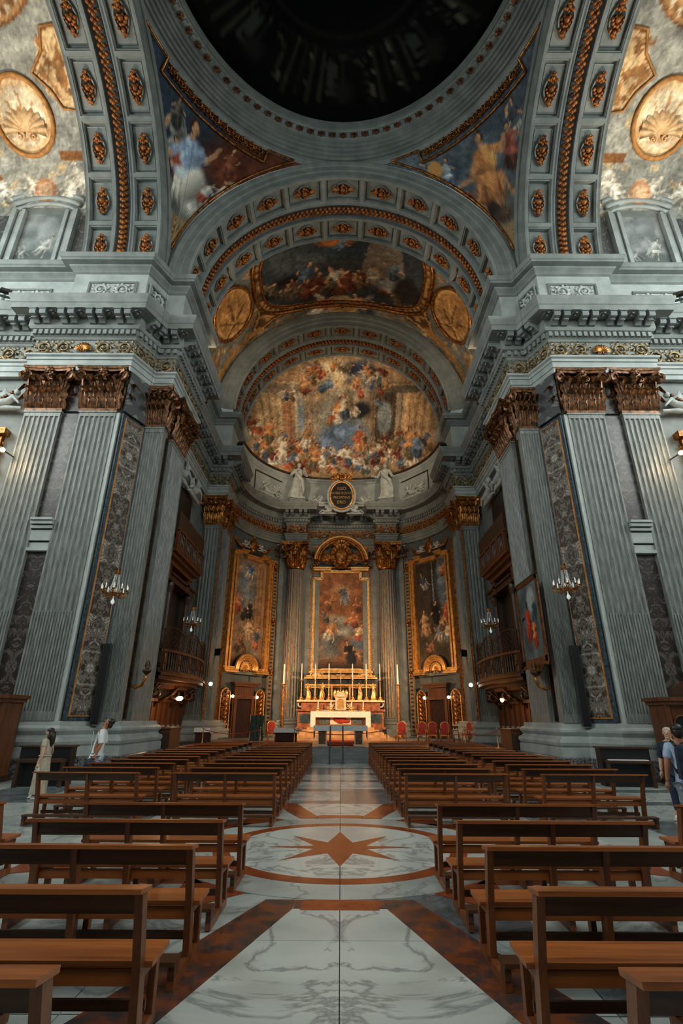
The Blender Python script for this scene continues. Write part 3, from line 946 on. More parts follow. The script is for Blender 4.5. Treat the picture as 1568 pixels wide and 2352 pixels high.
t1 = empty('trim_1', label='coffered triumphal arch between the dome and the presbytery', cat='arch', kind='structure')
coffered_arch(t1, 'Y', 0.0, 8.45, 20.95, 25.3, 11)
arch_sweep(MB(), arch_mapper('Y', 0.0, ZS), ARCHV(8.45, 20.95, 1)).build('archivolt', MAT['stone'], t1, 30)
t2 = empty('trim_2', label='smaller coffered arch in front of the apse fresco', cat='arch', kind='structure')
coffered_arch(t2, 'Y', 0.0, 8.30, 33.5, 37.2, 11)
arch_sweep(MB(), arch_mapper('Y', 0.0, ZS), ARCHV(8.30, 33.5, 1, 1.5)).build('archivolt', MAT['stone'], t2, 30)
t3 = empty('trim_3', label='coffered arch of the transept springing from the left pier', cat='arch', kind='structure')
t4 = empty('trim_4', label='coffered arch of the transept springing from the right pier', cat='arch', kind='structure')
for t, s in ((t3, -1), (t4, 1)):
    coffered_arch(t, 'X', YC, 8.95, s * 9.95, s * 13.85, 11)
    arch_sweep(MB(), arch_mapper('X', YC, ZS), ARCHV(8.95, s * 9.95, s, 0.85)).build('archivolt', MAT['stone'], t, 30)
    # back edge towards the transept vault
    arch_sweep(MB(), arch_mapper('X', YC, ZS), [(8.95, s * 13.85), (8.9, s * 13.95), (9.2, s * 14.0), (9.3, s * 13.95), (9.9, s * 13.95)]).build('archivolt', MAT['stone'], t, 30)

# ---------------------------------------------------------------- vaults
ceil_d = empty('ceiling_crossing', label='ring and pendentives that carry the dark dome over the crossing', cat='ceiling', kind='structure')
ring = MB().lathe([(10.25, 33.75), (10.06, 33.92), (10.02, 34.12), (9.88, 34.06), (9.84, 34.24), (9.70, 34.20), (9.66, 34.38), (9.50, 34.33), (9.46, 34.50), (9.34, 34.46), (9.30, 34.64), (9.16, 34.60), (9.12, 34.80), (8.64, 34.86), (8.62, 34.98), (8.54, 34.94), (8.50, 35.46)], (0, YC, 0), 128)
ring.build('ring_molding', MAT['stone'], ceil_d, 30)
RING_ROSE = rosette_mesh('rosette', MAT['gilt_dark'], 0.17)
BLK = MB().box((0, -0.03, 0), (0.22, 0.06, 0.30)).mesh('ring_block', MAT['stone_dark'])
for k in range(84):
    a = 2 * PI * k / 84
    inst('rosette', RING_ROSE, ceil_d, TR(8.86 * math.cos(a), YC + 8.86 * math.sin(a), 34.80, a + PI / 2) @ Matrix.Rotation(PI / 2, 4, 'X'))
    a += PI / 84
    inst('ring_block', BLK, ceil_d, TR(8.86 * math.cos(a), YC + 8.86 * math.sin(a), 34.83, a + PI / 2) @ Matrix.Rotation(PI / 2, 4, 'X'))
# ---------------------------------------------------------------- floor
floor = empty('floor', label='polished white and grey marble floor with a red inlaid star and ring', cat='floor', kind='structure')
MB().box((0, 12.0, -0.2), (56, 32.6, 0.36)).build('floor_bed', MAT['floor_joint'], floor)
FC = (0.0, 9.79)                                  # centre of the inlay
def piece(name, poly, mat, z1=0.0, z0=-0.03, parent=None):
    a = sum(poly[i][0] * poly[(i + 1) % len(poly)][1] - poly[(i + 1) % len(poly)][0] * poly[i][1] for i in range(len(poly)))
    if a < 0: poly = poly[::-1]
    return MB().prism(poly, z0, z1).build(name, mat, parent or floor)
# plain slabs; bands of darker marble cross the aisle further on
g = 0.006
xs = [-26 + 2.0 * k for k in range(27)]
ys = [-4.0, -1.6, 0.8, 3.2, 4.7, 6.05, 7.4, 9.85, 12.3, 14.4, 15.0, 16.8, 17.4, 19.2, 19.8, 21.6, 22.2, 24.0, 24.6, 27.2]
for j in range(len(ys) - 1):
    for i in range(len(xs) - 1):
        if abs(xs[i] + 1) > 9.5 and (j % 2): continue
        x0, x1, y1 = xs[i], xs[i + 1], ys[j + 1]
        if abs(x0 + 1) > 9.5: y1 = ys[min(j + 2, len(ys) - 1)]
        band = (ys[j + 1] - ys[j]) < 0.7
        m = MAT['floor_grey'] if (band or (i + j) % 5 == 3) else MAT['floor_slab']
        piece('marble_slab', [(x0 + g, ys[j] + g), (x1 - g, ys[j] + g), (x1 - g, y1 - g), (x0 + g, y1 - g)], m, -0.008)
def arc(r, a0, a1, n): return [(FC[0] + r * math.cos(a0 + (a1 - a0) * k / n), FC[1] + r * math.sin(a0 + (a1 - a0) * k / n)) for k in range(n + 1)]
for k in range(4):
    a0 = k * PI / 2 + 0.004; a1 = (k + 1) * PI / 2 - 0.004
    piece('marble_disc', arc(1.78, a0, a1, 24) + [FC], MAT['floor_white'])
for k in range(8):
    a0, a1 = k * PI / 4 + 0.002, (k + 1) * PI / 4 - 0.002
    piece('inlay_ring', arc(2.04, a0, a1, 14) + arc(1.785, a1, a0, 14), MAT['floor_red'], 0.001)
    piece('marble_ring', arc(2.62, a0, a1, 14) + arc(2.045, a1, a0, 14), MAT['floor_slab'])
_q = [(0, 1.2), (0.21, 0.32), (0.84, 0.86), (0.43, 0.09), (1.18, 0.0), (0.43, -0.13), (0.85, -0.82), (0.20, -0.42), (0, -1.19)]
star = [(FC[0] + x, FC[1] + y) for x, y in _q] + [(FC[0] - x, FC[1] + y) for x, y in _q[-2:0:-1]]
piece('inlay_star', star, MAT['floor_red'], 0.003)
for k in range(4):
    c, s_ = (1, 0, -1, 0)[k], (0, 1, 0, -1)[k]
    R = lambda L: [(FC[0] + c * x - s_ * y, FC[1] + s_ * x + c * y) for x, y in L]
    L = 7.2 if k == 0 else 4.6
    w_in = lambda d: 0.52 + (d - 2.9) * 0.325
    w_out = lambda d: 0.86 + (d - 2.65) * 0.40
    for s in (-1, 1):
        piece('marble_wedge', R([(s * 0.004, -2.93), (s * (w_in(2.93) - 0.004), -2.93), (s * (w_in(3.8) - 0.004), -3.796), (s * 0.004, -3.796)]), MAT['floor_white'])
        piece('marble_wedge', R([(s * 0.004, -3.804), (s * (w_in(3.8) - 0.004), -3.804), (s * (w_in(L) - 0.004), -L), (s * 0.004, -L)]), MAT['floor_white'])
        piece('inlay_band', R([(s * 0.86, -2.62), (s * w_out(L), -L), (s * w_in(L), -L), (s * w_in(2.93), -2.93), (s * 0.52, -2.62)]), MAT['floor_rust'] if k == 0 else MAT['floor_red'], 0.001)
        piece('inlay_band', R([(s * 0.44, -2.63), (s * 0.515, -2.63), (s * 0.515, -2.92), (s * 0.44, -2.92)]), MAT['floor_rust'], 0.001)
        piece('inlay_band', R([(s * 1.15, -2.38), (s * 2.0, -1.75), (s * 2.0, -2.55), (s * 1.75, -2.95)]), MAT['floor_red'], 0.0005)
    piece('inlay_band', R([(-0.44, -2.63), (0.44, -2.63), (0.44, -2.98), (-0.44, -2.98)]), MAT['floor_red'], 0.001)

# ---------------------------------------------------------------- sanctuary platform
sanct = empty('floor_sanctuary', label='raised grey marble sanctuary floor with four steps before the altar', cat='floor', kind='structure')
for k in range(4):
    MB().box((0, 27.1 + 0.36 * k + 6, 0.075 + 0.15 * k - 0.002), (17.2 - 0.02 * k, 12.0, 0.15)).build('step', MAT['stone_dark'], sanct)
MB().box((0, 38.2, 0.29), (17.1, 19.4, 0.6)).build('platform', MAT['stone_dark'], sanct)
MB().box((0, 33.5, 0.595), (17.0, 9.0, 0.02)).build('platform_paving', MAT['altar_red'], sanct)
for x in (-9.4, 9.4):
    MB().box((x, 30.0, 0.14), (1.8, 9.2, 0.3)).build('side_paving', MAT['floor_grey'], sanct)

# ---------------------------------------------------------------- side and rear walls that close the transepts
for s, root in ((-1, root_l), (1, root_r)):
    # spandrels above the arches and the wall behind the entablature
    arch_sweep(MB(), arch_mapper('X', YC, ZS), [(9.6, s * 10.25), (14.5, s * 10.25)], 48).build('spandrel', MAT['plaster'], root)
    arch_sweep(MB(), arch_mapper('X', YC, ZS), [(9.3, s * 13.75), (14.5, s * 13.75)], 48).build('spandrel', MAT['plaster'], root)
    MB().box((s * 19.6, 21.2, 12.0), (9.5, 0.6, 24.3)).build('transept_wall', MAT['stone'], root)
    MB().box((s * 19.6, 20.85, 29.0), (10.5, 0.3, 10)).build('transept_wall', MAT['plaster'], root)
    # wall over the chancel side bays
    MB().box((s * 10.6, 29.9, 12.2), (0.6, 9.2, 24.4)).build('bay_wall', MAT['stone_dark'], root)
arch_sweep(MB(), arch_mapper('Y', 0, ZS), [(9.7, 21.25), (15, 21.25)], 48).build('spandrel', MAT['plaster'], t1)
arch_sweep(MB(), arch_mapper('Y', 0, ZS), [(8.4, 25.25), (15, 25.25)], 48).build('spandrel', MAT['plaster'], t1)
arch_sweep(MB(), arch_mapper('Y', 0, ZS), [(9.8, 33.8), (15, 33.8)], 48).build('spandrel', MAT['plaster'], t2)
arch_sweep(MB(), arch_mapper('Y', 0, ZS), [(8.25, 37.15), (15, 37.15)], 48).build('spandrel', MAT['plaster'], t2)

# ---------------------------------------------------------------- the nave behind the camera and the transept ends (unseen; heights and openings shaped to steer the daylight)
nave = empty('wall_front', label='plain unseen nave walls and added baffles that steer the daylight', cat='wall', kind='structure')
MB().box((0, -9.3, 8.5), (24, 0.6, 17)).build('entrance_wall', MAT['plaster'], nave)
MB().box((0, -4.4, 27.4), (25, 10.4, 0.6)).build('nave_baffle', MAT['plaster'], nave)  # unseen slabs added to keep level daylight off the upper arches and ring
MB().box((0, 0.4, 31.8), (25, 0.6, 9.4)).build('nave_baffle', MAT['plaster'], nave)
for s in (-1, 1):
    MB().box((s * 11.6, -4.2, 8.5), (0.6, 10.0, 17)).build('nave_wall', MAT['plaster'], nave)
    MB().box((s * 18.0, 0.6, 9.5), (12.6, 0.6, 19)).build('transept_side_wall', MAT['plaster'], nave)
    MB().box((s * 18.0, 0.6, 31.5), (12.6, 0.6, 8)).build('transept_side_wall', MAT['plaster'], nave)
    MB().box((s * 24.3, 10.7, 9.0), (0.6, 20.6, 18)).build('transept_end_wall', MAT['plaster'], nave)
    MB().box((s * 24.3, 10.7, 31.5), (0.6, 20.6, 8)).build('transept_end_wall', MAT['plaster'], nave)

MB().box((0, 10, -0.75), (260, 260, 0.3)).build('ground_blocker', MAT['floor_joint'], None, label='unseen dark ground plane added to cut light from below', cat='ground', kind='structure')  # added dark plane, blocks the bright world below the horizon
# ---------------------------------------------------------------- painting on surfaces (colours kept on the vertices of a fine grid)
def fbm(h, w, cells, seed, octaves=4):
    r = np.random.default_rng(seed)
    out = np.zeros((h, w)); amp = 1.0; tot = 0
    for o in range(octaves):
        c = cells * 2 ** o
        g = r.random((int(c * h / w) + 3, c + 3))
        yy = np.linspace(0, g.shape[0] - 2.001, h); xx = np.linspace(0, g.shape[1] - 2.001, w)
        y0, x0 = yy.astype(int), xx.astype(int)
        fy, fx = (yy - y0)[:, None], (xx - x0)[None, :]
        fy, fx = fy * fy * (3 - 2 * fy), fx * fx * (3 - 2 * fx)
        a, b = g[y0][:, x0], g[y0][:, x0 + 1]; c_, d = g[y0 + 1][:, x0], g[y0 + 1][:, x0 + 1]
        out += amp * (a * (1 - fx) * (1 - fy) + b * fx * (1 - fy) + c_ * (1 - fx) * fy + d * fx * fy)
        tot += amp; amp *= 0.55
    return out / tot

class Paint:
    """a small canvas: x right, y up, both in canvas units; colours 0..255"""
    def __init__(s, w, h, res, c0, c1, seed=1, cells=4):
        s.w, s.h = w, h
        s.W, s.H = int(w * res), int(h * res); s.res = res
        n = fbm(s.H, s.W, cells, seed)
        n = np.clip((n - 0.3) / 0.4, 0, 1)[..., None]
        s.a = np.array(c0, float) * (1 - n) + np.array(c1, float) * n
        s.r = random.Random(seed)
    def _box(s, x0, x1, y0, y1):
        i0, i1 = max(0, int(x0 * s.res)), min(s.W, int(x1 * s.res) + 2)
        j0, j1 = max(0, int(y0 * s.res)), min(s.H, int(y1 * s.res) + 2)
        if i1 <= i0 or j1 <= j0: return None
        X = (np.arange(i0, i1) + 0.5) / s.res; Y = (np.arange(j0, j1) + 0.5) / s.res
        return i0, i1, j0, j1, X[None, :], Y[:, None]
    def _mix(s, b, m, col):
        i0, i1, j0, j1 = b[:4]
        m = np.clip(m, 0, 1)[..., None]
        t = s.a[j0:j1, i0:i1]
        s.a[j0:j1, i0:i1] = t * (1 - m) + np.array(col, float) * m
    def blob(s, x, y, rx, ry, col, rot=0.0, soft=0.25, alpha=1.0, shade=0.0):
        R = max(rx, ry) * 1.3
        b = s._box(x - R, x + R, y - R, y + R)
        if not b: return
        X, Y = b[4] - x, b[5] - y
        ca, sa = math.cos(rot), math.sin(rot)
        p, q = (X * ca + Y * sa) / rx, (-X * sa + Y * ca) / ry
        d = np.sqrt(p * p + q * q)
        m = np.clip((1.0 - d) / soft + 0.5, 0, 1) * alpha
        if shade:
            sh = np.clip(1 - shade * (p * 0.7 - q * 0.5), 0.35, 1.5)[..., None]
            i0, i1, j0, j1 = b[:4]
            t = s.a[j0:j1, i0:i1]; mm = m[..., None]
            s.a[j0:j1, i0:i1] = t * (1 - mm) + np.array(col, float) * sh * mm
        else: s._mix(b, m, col)
    def poly(s, pts, col, soft=0.0, alpha=1.0):
        P = np.array(pts, float)
        b = s._box(P[:, 0].min(), P[:, 0].max(), P[:, 1].min(), P[:, 1].max())
        if not b: return
        X, Y = np.broadcast_arrays(b[4], b[5])
        ins = np.zeros(X.shape, bool)
        for i in range(len(P)):
            (x0, y0), (x1, y1) = P[i], P[i - 1]
            if y0 == y1: continue
            c = ((y0 > Y) != (y1 > Y)) & (X < (x1 - x0) * (Y - y0) / (y1 - y0) + x0)
            ins ^= c
        s._mix(b, ins * alpha, col)
    def line(s, pts, wd, col, alpha=1.0):
        for (x0, y0), (x1, y1) in zip(pts[:-1], pts[1:]):
            b = s._box(min(x0, x1) - wd * 2, max(x0, x1) + wd * 2, min(y0, y1) - wd * 2, max(y0, y1) + wd * 2)
            if not b: continue
            X, Y = b[4] - x0, b[5] - y0
            dx, dy = x1 - x0, y1 - y0; L = dx * dx + dy * dy + 1e-9
            t = np.clip((X * dx + Y * dy) / L, 0, 1)
            d = np.hypot(X - t * dx, Y - t * dy)
            s._mix(b, np.clip((wd - d) / (wd * 0.5) + 0.5, 0, 1) * alpha, col)
    def fig(s, x, y, h, robe, robe2=None, skin=(196, 140, 96), lean=0.0, hair=(56, 36, 26), wings=None):
        """a draped figure: skirts, body, arms, head; lean in radians (0 upright)"""
        r = s.r; ca, sa = math.cos(lean), math.sin(lean)
        def T(a, b): return (x + h * (a * ca + b * sa), y + h * (-a * sa + b * ca))
        robe2 = robe2 or tuple(c * 0.8 for c in robe)
        if wings:
            for g in (-1, 1):
                p = T(g * 0.26, 0.68); s.blob(*p, 0.25 * h, 0.085 * h, wings, -lean + g * 0.7, 0.4, 0.9, 0.3)
        p = T(r.uniform(-.06, .06), 0.20); s.blob(*p, 0.20 * h, 0.27 * h, robe2, -lean, 0.35, 1, 0.4)
        for k in range(5):
            u = (k - 2) * 0.075
            c = robe2 if k % 2 else tuple(min(255, v * 1.28) for v in robe2)
            s.line([T(u * 1.6, 0.02), T(u, 0.36)], 0.018 * h, c if k % 2 == 0 else tuple(v * 0.6 for v in robe2), 0.8)
        p = T(0, 0.55); s.blob(*p, 0.135 * h, 0.22 * h, robe, -lean, 0.3, 1, 0.45)
        q = T(r.uniform(-.1, .1), 0.36); s.blob(*q, 0.2 * h, 0.07 * h, tuple(min(255, v * 1.15) for v in robe), -lean + r.uniform(-.5, .5), 0.4, 0.9, 0.3)
        for g in (-1, 1):
            e = (g * r.uniform(0.16, 0.26), r.uniform(0.42, 0.62)); f = (e[0] + g * r.uniform(-0.12, 0.2), e[1] + r.uniform(-0.12, 0.2))
            s.line([T(g * 0.10, 0.68), T(*e)], 0.045 * h, robe, 0.95)
            s.line([T(*e), T(*f)], 0.032 * h, skin, 0.95)
        s.blob(*T(0, 0.80), 0.035 * h, 0.06 * h, skin, -lean, 0.4)
        s.blob(*T(0.005, 0.885), 0.062 * h, 0.078 * h, hair, -lean, 0.3)
        s.blob(*T(0.02, 0.87), 0.045 * h, 0.06 * h, skin, -lean, 0.35, 1, 0.25)
    def cloudlets(s, x0, x1, y0, y1, n, col, r0, r1, alpha=0.6):
        for k in range(n):
            rr = s.r.uniform(r0, r1)
            f = s.r.uniform(0.8, 1.15)
            s.blob(s.r.uniform(x0, x1), s.r.uniform(y0, y1), rr * 1.5, rr, tuple(min(255, c * f) for c in col), s.r.uniform(-.4, .4), 0.9, alpha, 0.25)
    def text(s, x, y, rows, ch, col, wd):
        """small painted capitals on a 3x5 stroke grid"""
        G = {'I': ['0042', '0040'], 'N': ['0004', '0420', '2024'], 'T': ['0424', '1014'], 'E': ['2000', '0004', '0424', '0222'], 'R': ['0004', '0424', '2422', '2202', '0220'], 'F': ['0004', '0424', '0222'], 'C': ['2404', '0400', '0020'], 'V': ['0410', '1024'], 'D': ['0004', '0413', '1311', '1100', '0414', '1423', '2321', '2110', '1000'], 'H': ['0004', '2024', '0222'], 'O': ['0004', '0424', '2420', '2000'], 'S': ['2404', '0402', '0222', '2220', '2000'], 'M': ['0004', '0412', '1224', '2420'], 'P': ['0004', '0424', '2422', '2202'], 'L': ['0400', '0020']}
        for k, row in enumerate(rows):
            yy = y - k * ch * 1.55
            x0 = x - len(row) * ch * 0.36
            for i, c in enumerate(row):
                if c == 'I': segs = ['1014']
                else: segs = G.get(c, [])
                for g in segs:
                    a = [int(v) for v in g]
                    s.line([(x0 + i * ch * 0.72 + a[0] * ch * 0.22, yy + a[1] * ch * 0.25), (x0 + i * ch * 0.72 + a[2] * ch * 0.22, yy + a[3] * ch * 0.25)], wd, col, 0.9)
    def scrolls(s, x0, x1, y0, y1, n, col, r, wd, alpha=0.9):
        for k in range(n):
            x, y = s.r.uniform(x0, x1), s.r.uniform(y0, y1); rr = r * s.r.uniform(0.6, 1.2); a0 = s.r.uniform(0, 6); g = s.r.choice((-1, 1))
            s.line([(x + rr * (1 - t * 0.85) * math.cos(a0 + g * 9 * t), y + rr * (1 - t * 0.85) * math.sin(a0 + g * 9 * t)) for t in np.linspace(0, 1, 14)], wd, col, alpha)
    def finish(s, warp, seed, grain=0.35, cells=None):
        """loosens the drawing and breaks up flat tints like brushwork"""
        c = cells or max(8, int(s.w / (warp * 5)))
        dx = (fbm(s.H, s.W, c, seed, 2) - 0.5) * warp * 4 * s.res; dy = (fbm(s.H, s.W, c, seed + 1, 2) - 0.5) * warp * 4 * s.res
        J, I = np.mgrid[0:s.H, 0:s.W]
        s.a = s.a[np.clip((J + dy).astype(int), 0, s.H - 1), np.clip((I + dx).astype(int), 0, s.W - 1)]
        m = fbm(s.H, s.W, c * 2, seed + 2, 3); m2 = fbm(s.H, s.W, max(4, c // 3), seed + 3, 3)
        s.a = np.clip(s.a * (1 - grain + 2 * grain * m)[..., None] * (0.7 + 0.6 * m2)[..., None], 0, 255)
        g = s.a.mean(2, keepdims=True)
        s.a = g * np.array((1.06, 1.0, 0.92)) * 0.22 + s.a * 0.78
        return s
    def at(s, x, y):
        i = np.clip((np.asarray(x) * s.res).astype(int), 0, s.W - 1)
        j = np.clip((np.asarray(y) * s.res).astype(int), 0, s.H - 1)
        return s.a[j, i]

def painted_grid(name, G, C, mat, parent=None, flip=False, M=None, dark=1.0, **kw):
    """G (nu,nv,3) points, C (nu,nv,3) colours 0..255"""
    mb = MB().grid(G)
    if flip: mb.f = [q[::-1] for q in mb.f]
    me = mb.mesh(name, mat, True)
    at = me.color_attributes.new('paint', 'FLOAT_COLOR', 'POINT')
    col = np.ones((C.shape[0] * C.shape[1], 4)); col[:, :3] = Sn(C.reshape(-1, 3)) * dark
    at.data.foreach_set('color', col.ravel().astype(np.float32))
    return inst(name, me, parent, M, **kw)

ROBES = [(176, 84, 50), (92, 118, 148), (196, 182, 158), (150, 110, 66), (206, 132, 74), (70, 86, 104), (132, 60, 44), (222, 208, 184), (110, 96, 70)]

# ---------------------------------------------------------------- apse semi-dome
def paint_apse():
    p = Paint(18, 11, 26, (150, 118, 84), (186, 150, 108), 3, 6)
    # painted architecture: piers and columns left and right, a broken arch above
    for x0, x1, c in ((1.2, 3.2, (190, 160, 116)), (3.4, 4.1, (170, 112, 76)), (4.3, 5.4, (176, 164, 142)), (5.5, 6.2, (164, 140, 112)), (11.6, 12.3, (140, 112, 84)), (12.3, 14.2, (70, 56, 44)), (14.2, 14.9, (150, 132, 106)), (15.0, 17.0, (196, 152, 102))):
        p.poly([(x0, 3.0), (x1, 3.0), (x1, 8.2), (x0, 8.2)], c, alpha=0.85)
        n = int((x1 - x0) / 0.26)
        for k in range(n):
            xx = x0 + (k + 0.5) * (x1 - x0) / n
            p.line([(xx, 3.1), (xx, 8.0)], 0.05, tuple(v * (0.62 if k % 2 else 1.14) for v in c), 0.7)
    for y0, y1, c in ((7.9, 8.5, (128, 118, 100)), (8.6, 8.8, (184, 158, 122)), (2.6, 3.1, (140, 112, 80))):
        p.poly([(1.0, y0), (6.6, y0), (6.6, y1), (1.0, y1)], c, alpha=0.9); p.poly([(11.4, y0), (17.0, y0), (17.0, y1), (11.4, y1)], tuple(v * 0.72 for v in c), alpha=0.9)
    p.blob(13.2, 5.6, 0.7, 1.5, (128, 142, 150), 0, 0.3, 0.9); p.blob(4.9, 5.6, 0.3, 1.4, (120, 146, 168), 0, 0.3, 0.9)
    # open sky and clouds in the middle
    p.blob(8.9, 9.3, 3.2, 1.6, (206, 174, 128), 0, 0.6); p.blob(8.4, 9.6, 1.6, 0.9, (232, 204, 158), 0, 0.8)
    p.blob(8.8, 5.4, 2.6, 2.6, (138, 140, 130), 0, 0.5, 0.9)
    p.blob(9.0, 3.6, 2.6, 1.7, (84, 112, 150), 0.2, 0.6, 0.95); p.cloudlets(7.4, 11, 2.8, 4.6, 14, (110, 138, 172), 0.2, 0.5)
    p.blob(11.0, 9.6, 1.6, 0.7, (40, 54, 80), -0.3, 0.6); p.cloudlets(9.6, 12.6, 8.6, 10.2, 16, (52, 66, 92), 0.2, 0.5)
    p.cloudlets(8.4, 11.5, 7.0, 9.4, 12, (150, 138, 118), 0.25, 0.55)
    p.blob(10.7, 6.3, 1.2, 0.7, (30, 34, 44), 0.2, 0.5)
    # figures: flying ones above, groups on the clouds, a crowd along the bottom
    for x, y, h, c, l in ((3.2, 7.4, 1.9, 7, 1.2), (5.0, 8.0, 1.9, 4, 1.0), (6.8, 8.2, 1.9, 1, 1.2), (5.8, 9.3, 1.4, 4, 0.6), (11.9, 9.2, 1.6, 4, -0.8), (13.2, 9.4, 1.4, 6, -1.1), (10.2, 8.2, 1.4, 4, 0.3), (11.0, 7.4, 1.3, 0, -0.4)):
        p.fig(x, y, h, ROBES[c], lean=l, wings=(170, 162, 148))
    for x, y, h, c, l in ((8.3, 5.2, 2.6, 4, 0.25), (9.4, 5.6, 2.4, 2, -0.15), (10.4, 5.8, 2.2, 8, -0.5), (7.6, 4.9, 1.5, 0, 0.5)):
        p.fig(x, y, h, ROBES[c], ROBES[(c + 3) % 9], lean=l)
    rr = p.r
    for k in range(120):
        x = 1.0 + 16.0 * ((k * 0.618) % 1.0)
        edge = 0.9 + 1.9 * abs((x - 9) / 8) ** 2
        y = edge + rr.uniform(-0.6, 1.6)
        if 7.2 < x < 10.8 and y > 2.0: y = 1.0 + rr.uniform(0, 1)
        c = ROBES[rr.randrange(9)]
        if x > 11: c = tuple(v * 0.72 for v in c)
        p.fig(x, y, rr.uniform(1.0, 1.9), c, ROBES[rr.randrange(9)], lean=rr.uniform(-1.1, 1.1))
    for x, y, h, c, l in ((10.6, 2.6, 2.5, 0, 0.1), (5.2, 3.0, 2.3, 3, 0.3), (15.6, 2.4, 2.7, 4, 0.0), (16.3, 2.4, 2.2, 1, -0.1), (2.0, 3.6, 2.2, 4, 0.1), (14.0, 3.0, 2.0, 8, 0.7), (6.0, 0.9, 2.6, 4, 0.2), (2.9, 1.9, 2.2, 7, 0.2)):
        p.fig(x, y, h, ROBES[c], ROBES[(c + 4) % 9], lean=l)
    for k in range(26):
        a = rr.uniform(0, PI); p.fig(9 + 5.5 * math.cos(a) * rr.uniform(0.5, 1), 6.6 + 3.2 * math.sin(a), rr.uniform(0.8, 1.3), ROBES[rr.randrange(9)], lean=rr.uniform(-1.4, 1.4), wings=(160, 150, 134) if k % 2 else None)
    return p.finish(0.05, 300)

ceil_a = empty('ceiling_apse', label='semi-dome of the apse covered by a crowded warm fresco', cat='ceiling', kind='structure')
def build_apse_dome():
    p = paint_apse()
    nu, nv = 241, 121
    G = np.zeros((nu, nv, 3)); A = 8.75; B = 9.0; cy = 37.2; Hh = 8.35; z0 = 24.4
    for i in range(nu):
        t = PI * i / (nu - 1)
        x = -A * np.sign(math.cos(t)) * abs(math.cos(t)) ** (2 / 2.3); y = B * math.sin(t) ** (2 / 2.3)
        e = np.linspace(0, PI / 2, nv)
        G[i, :, 0] = x * np.cos(e); G[i, :, 1] = cy + y * np.cos(e); G[i, :, 2] = z0 + Hh * np.sin(e)
    q = ((G[..., 2] - z0) * 0.62 + (cy + B - G[..., 1]) * 0.44) / (Hh * 0.62 + B * 0.44)
    C = p.at(G[..., 0] + 9.0, q * 11.0)
    painted_grid('apse_fresco', G, C, MAT['fresco'], ceil_a)
    # moulding around the foot of the fresco
    for sx in (1, -1):
        PD = [superell(t, 8.72, 8.95, 37.2, 2.3) for t in np.linspace(0.0, PI / 2, 40)]
        sweep(MB(), PD, [(0, 24.35), (0.16, 24.38), (0.18, 24.5), (0.08, 24.56), (0, 24.6)], cap=False).build('fresco_molding', MAT['bronze'], ceil_a, sx=sx, smooth=40)
build_apse_dome()

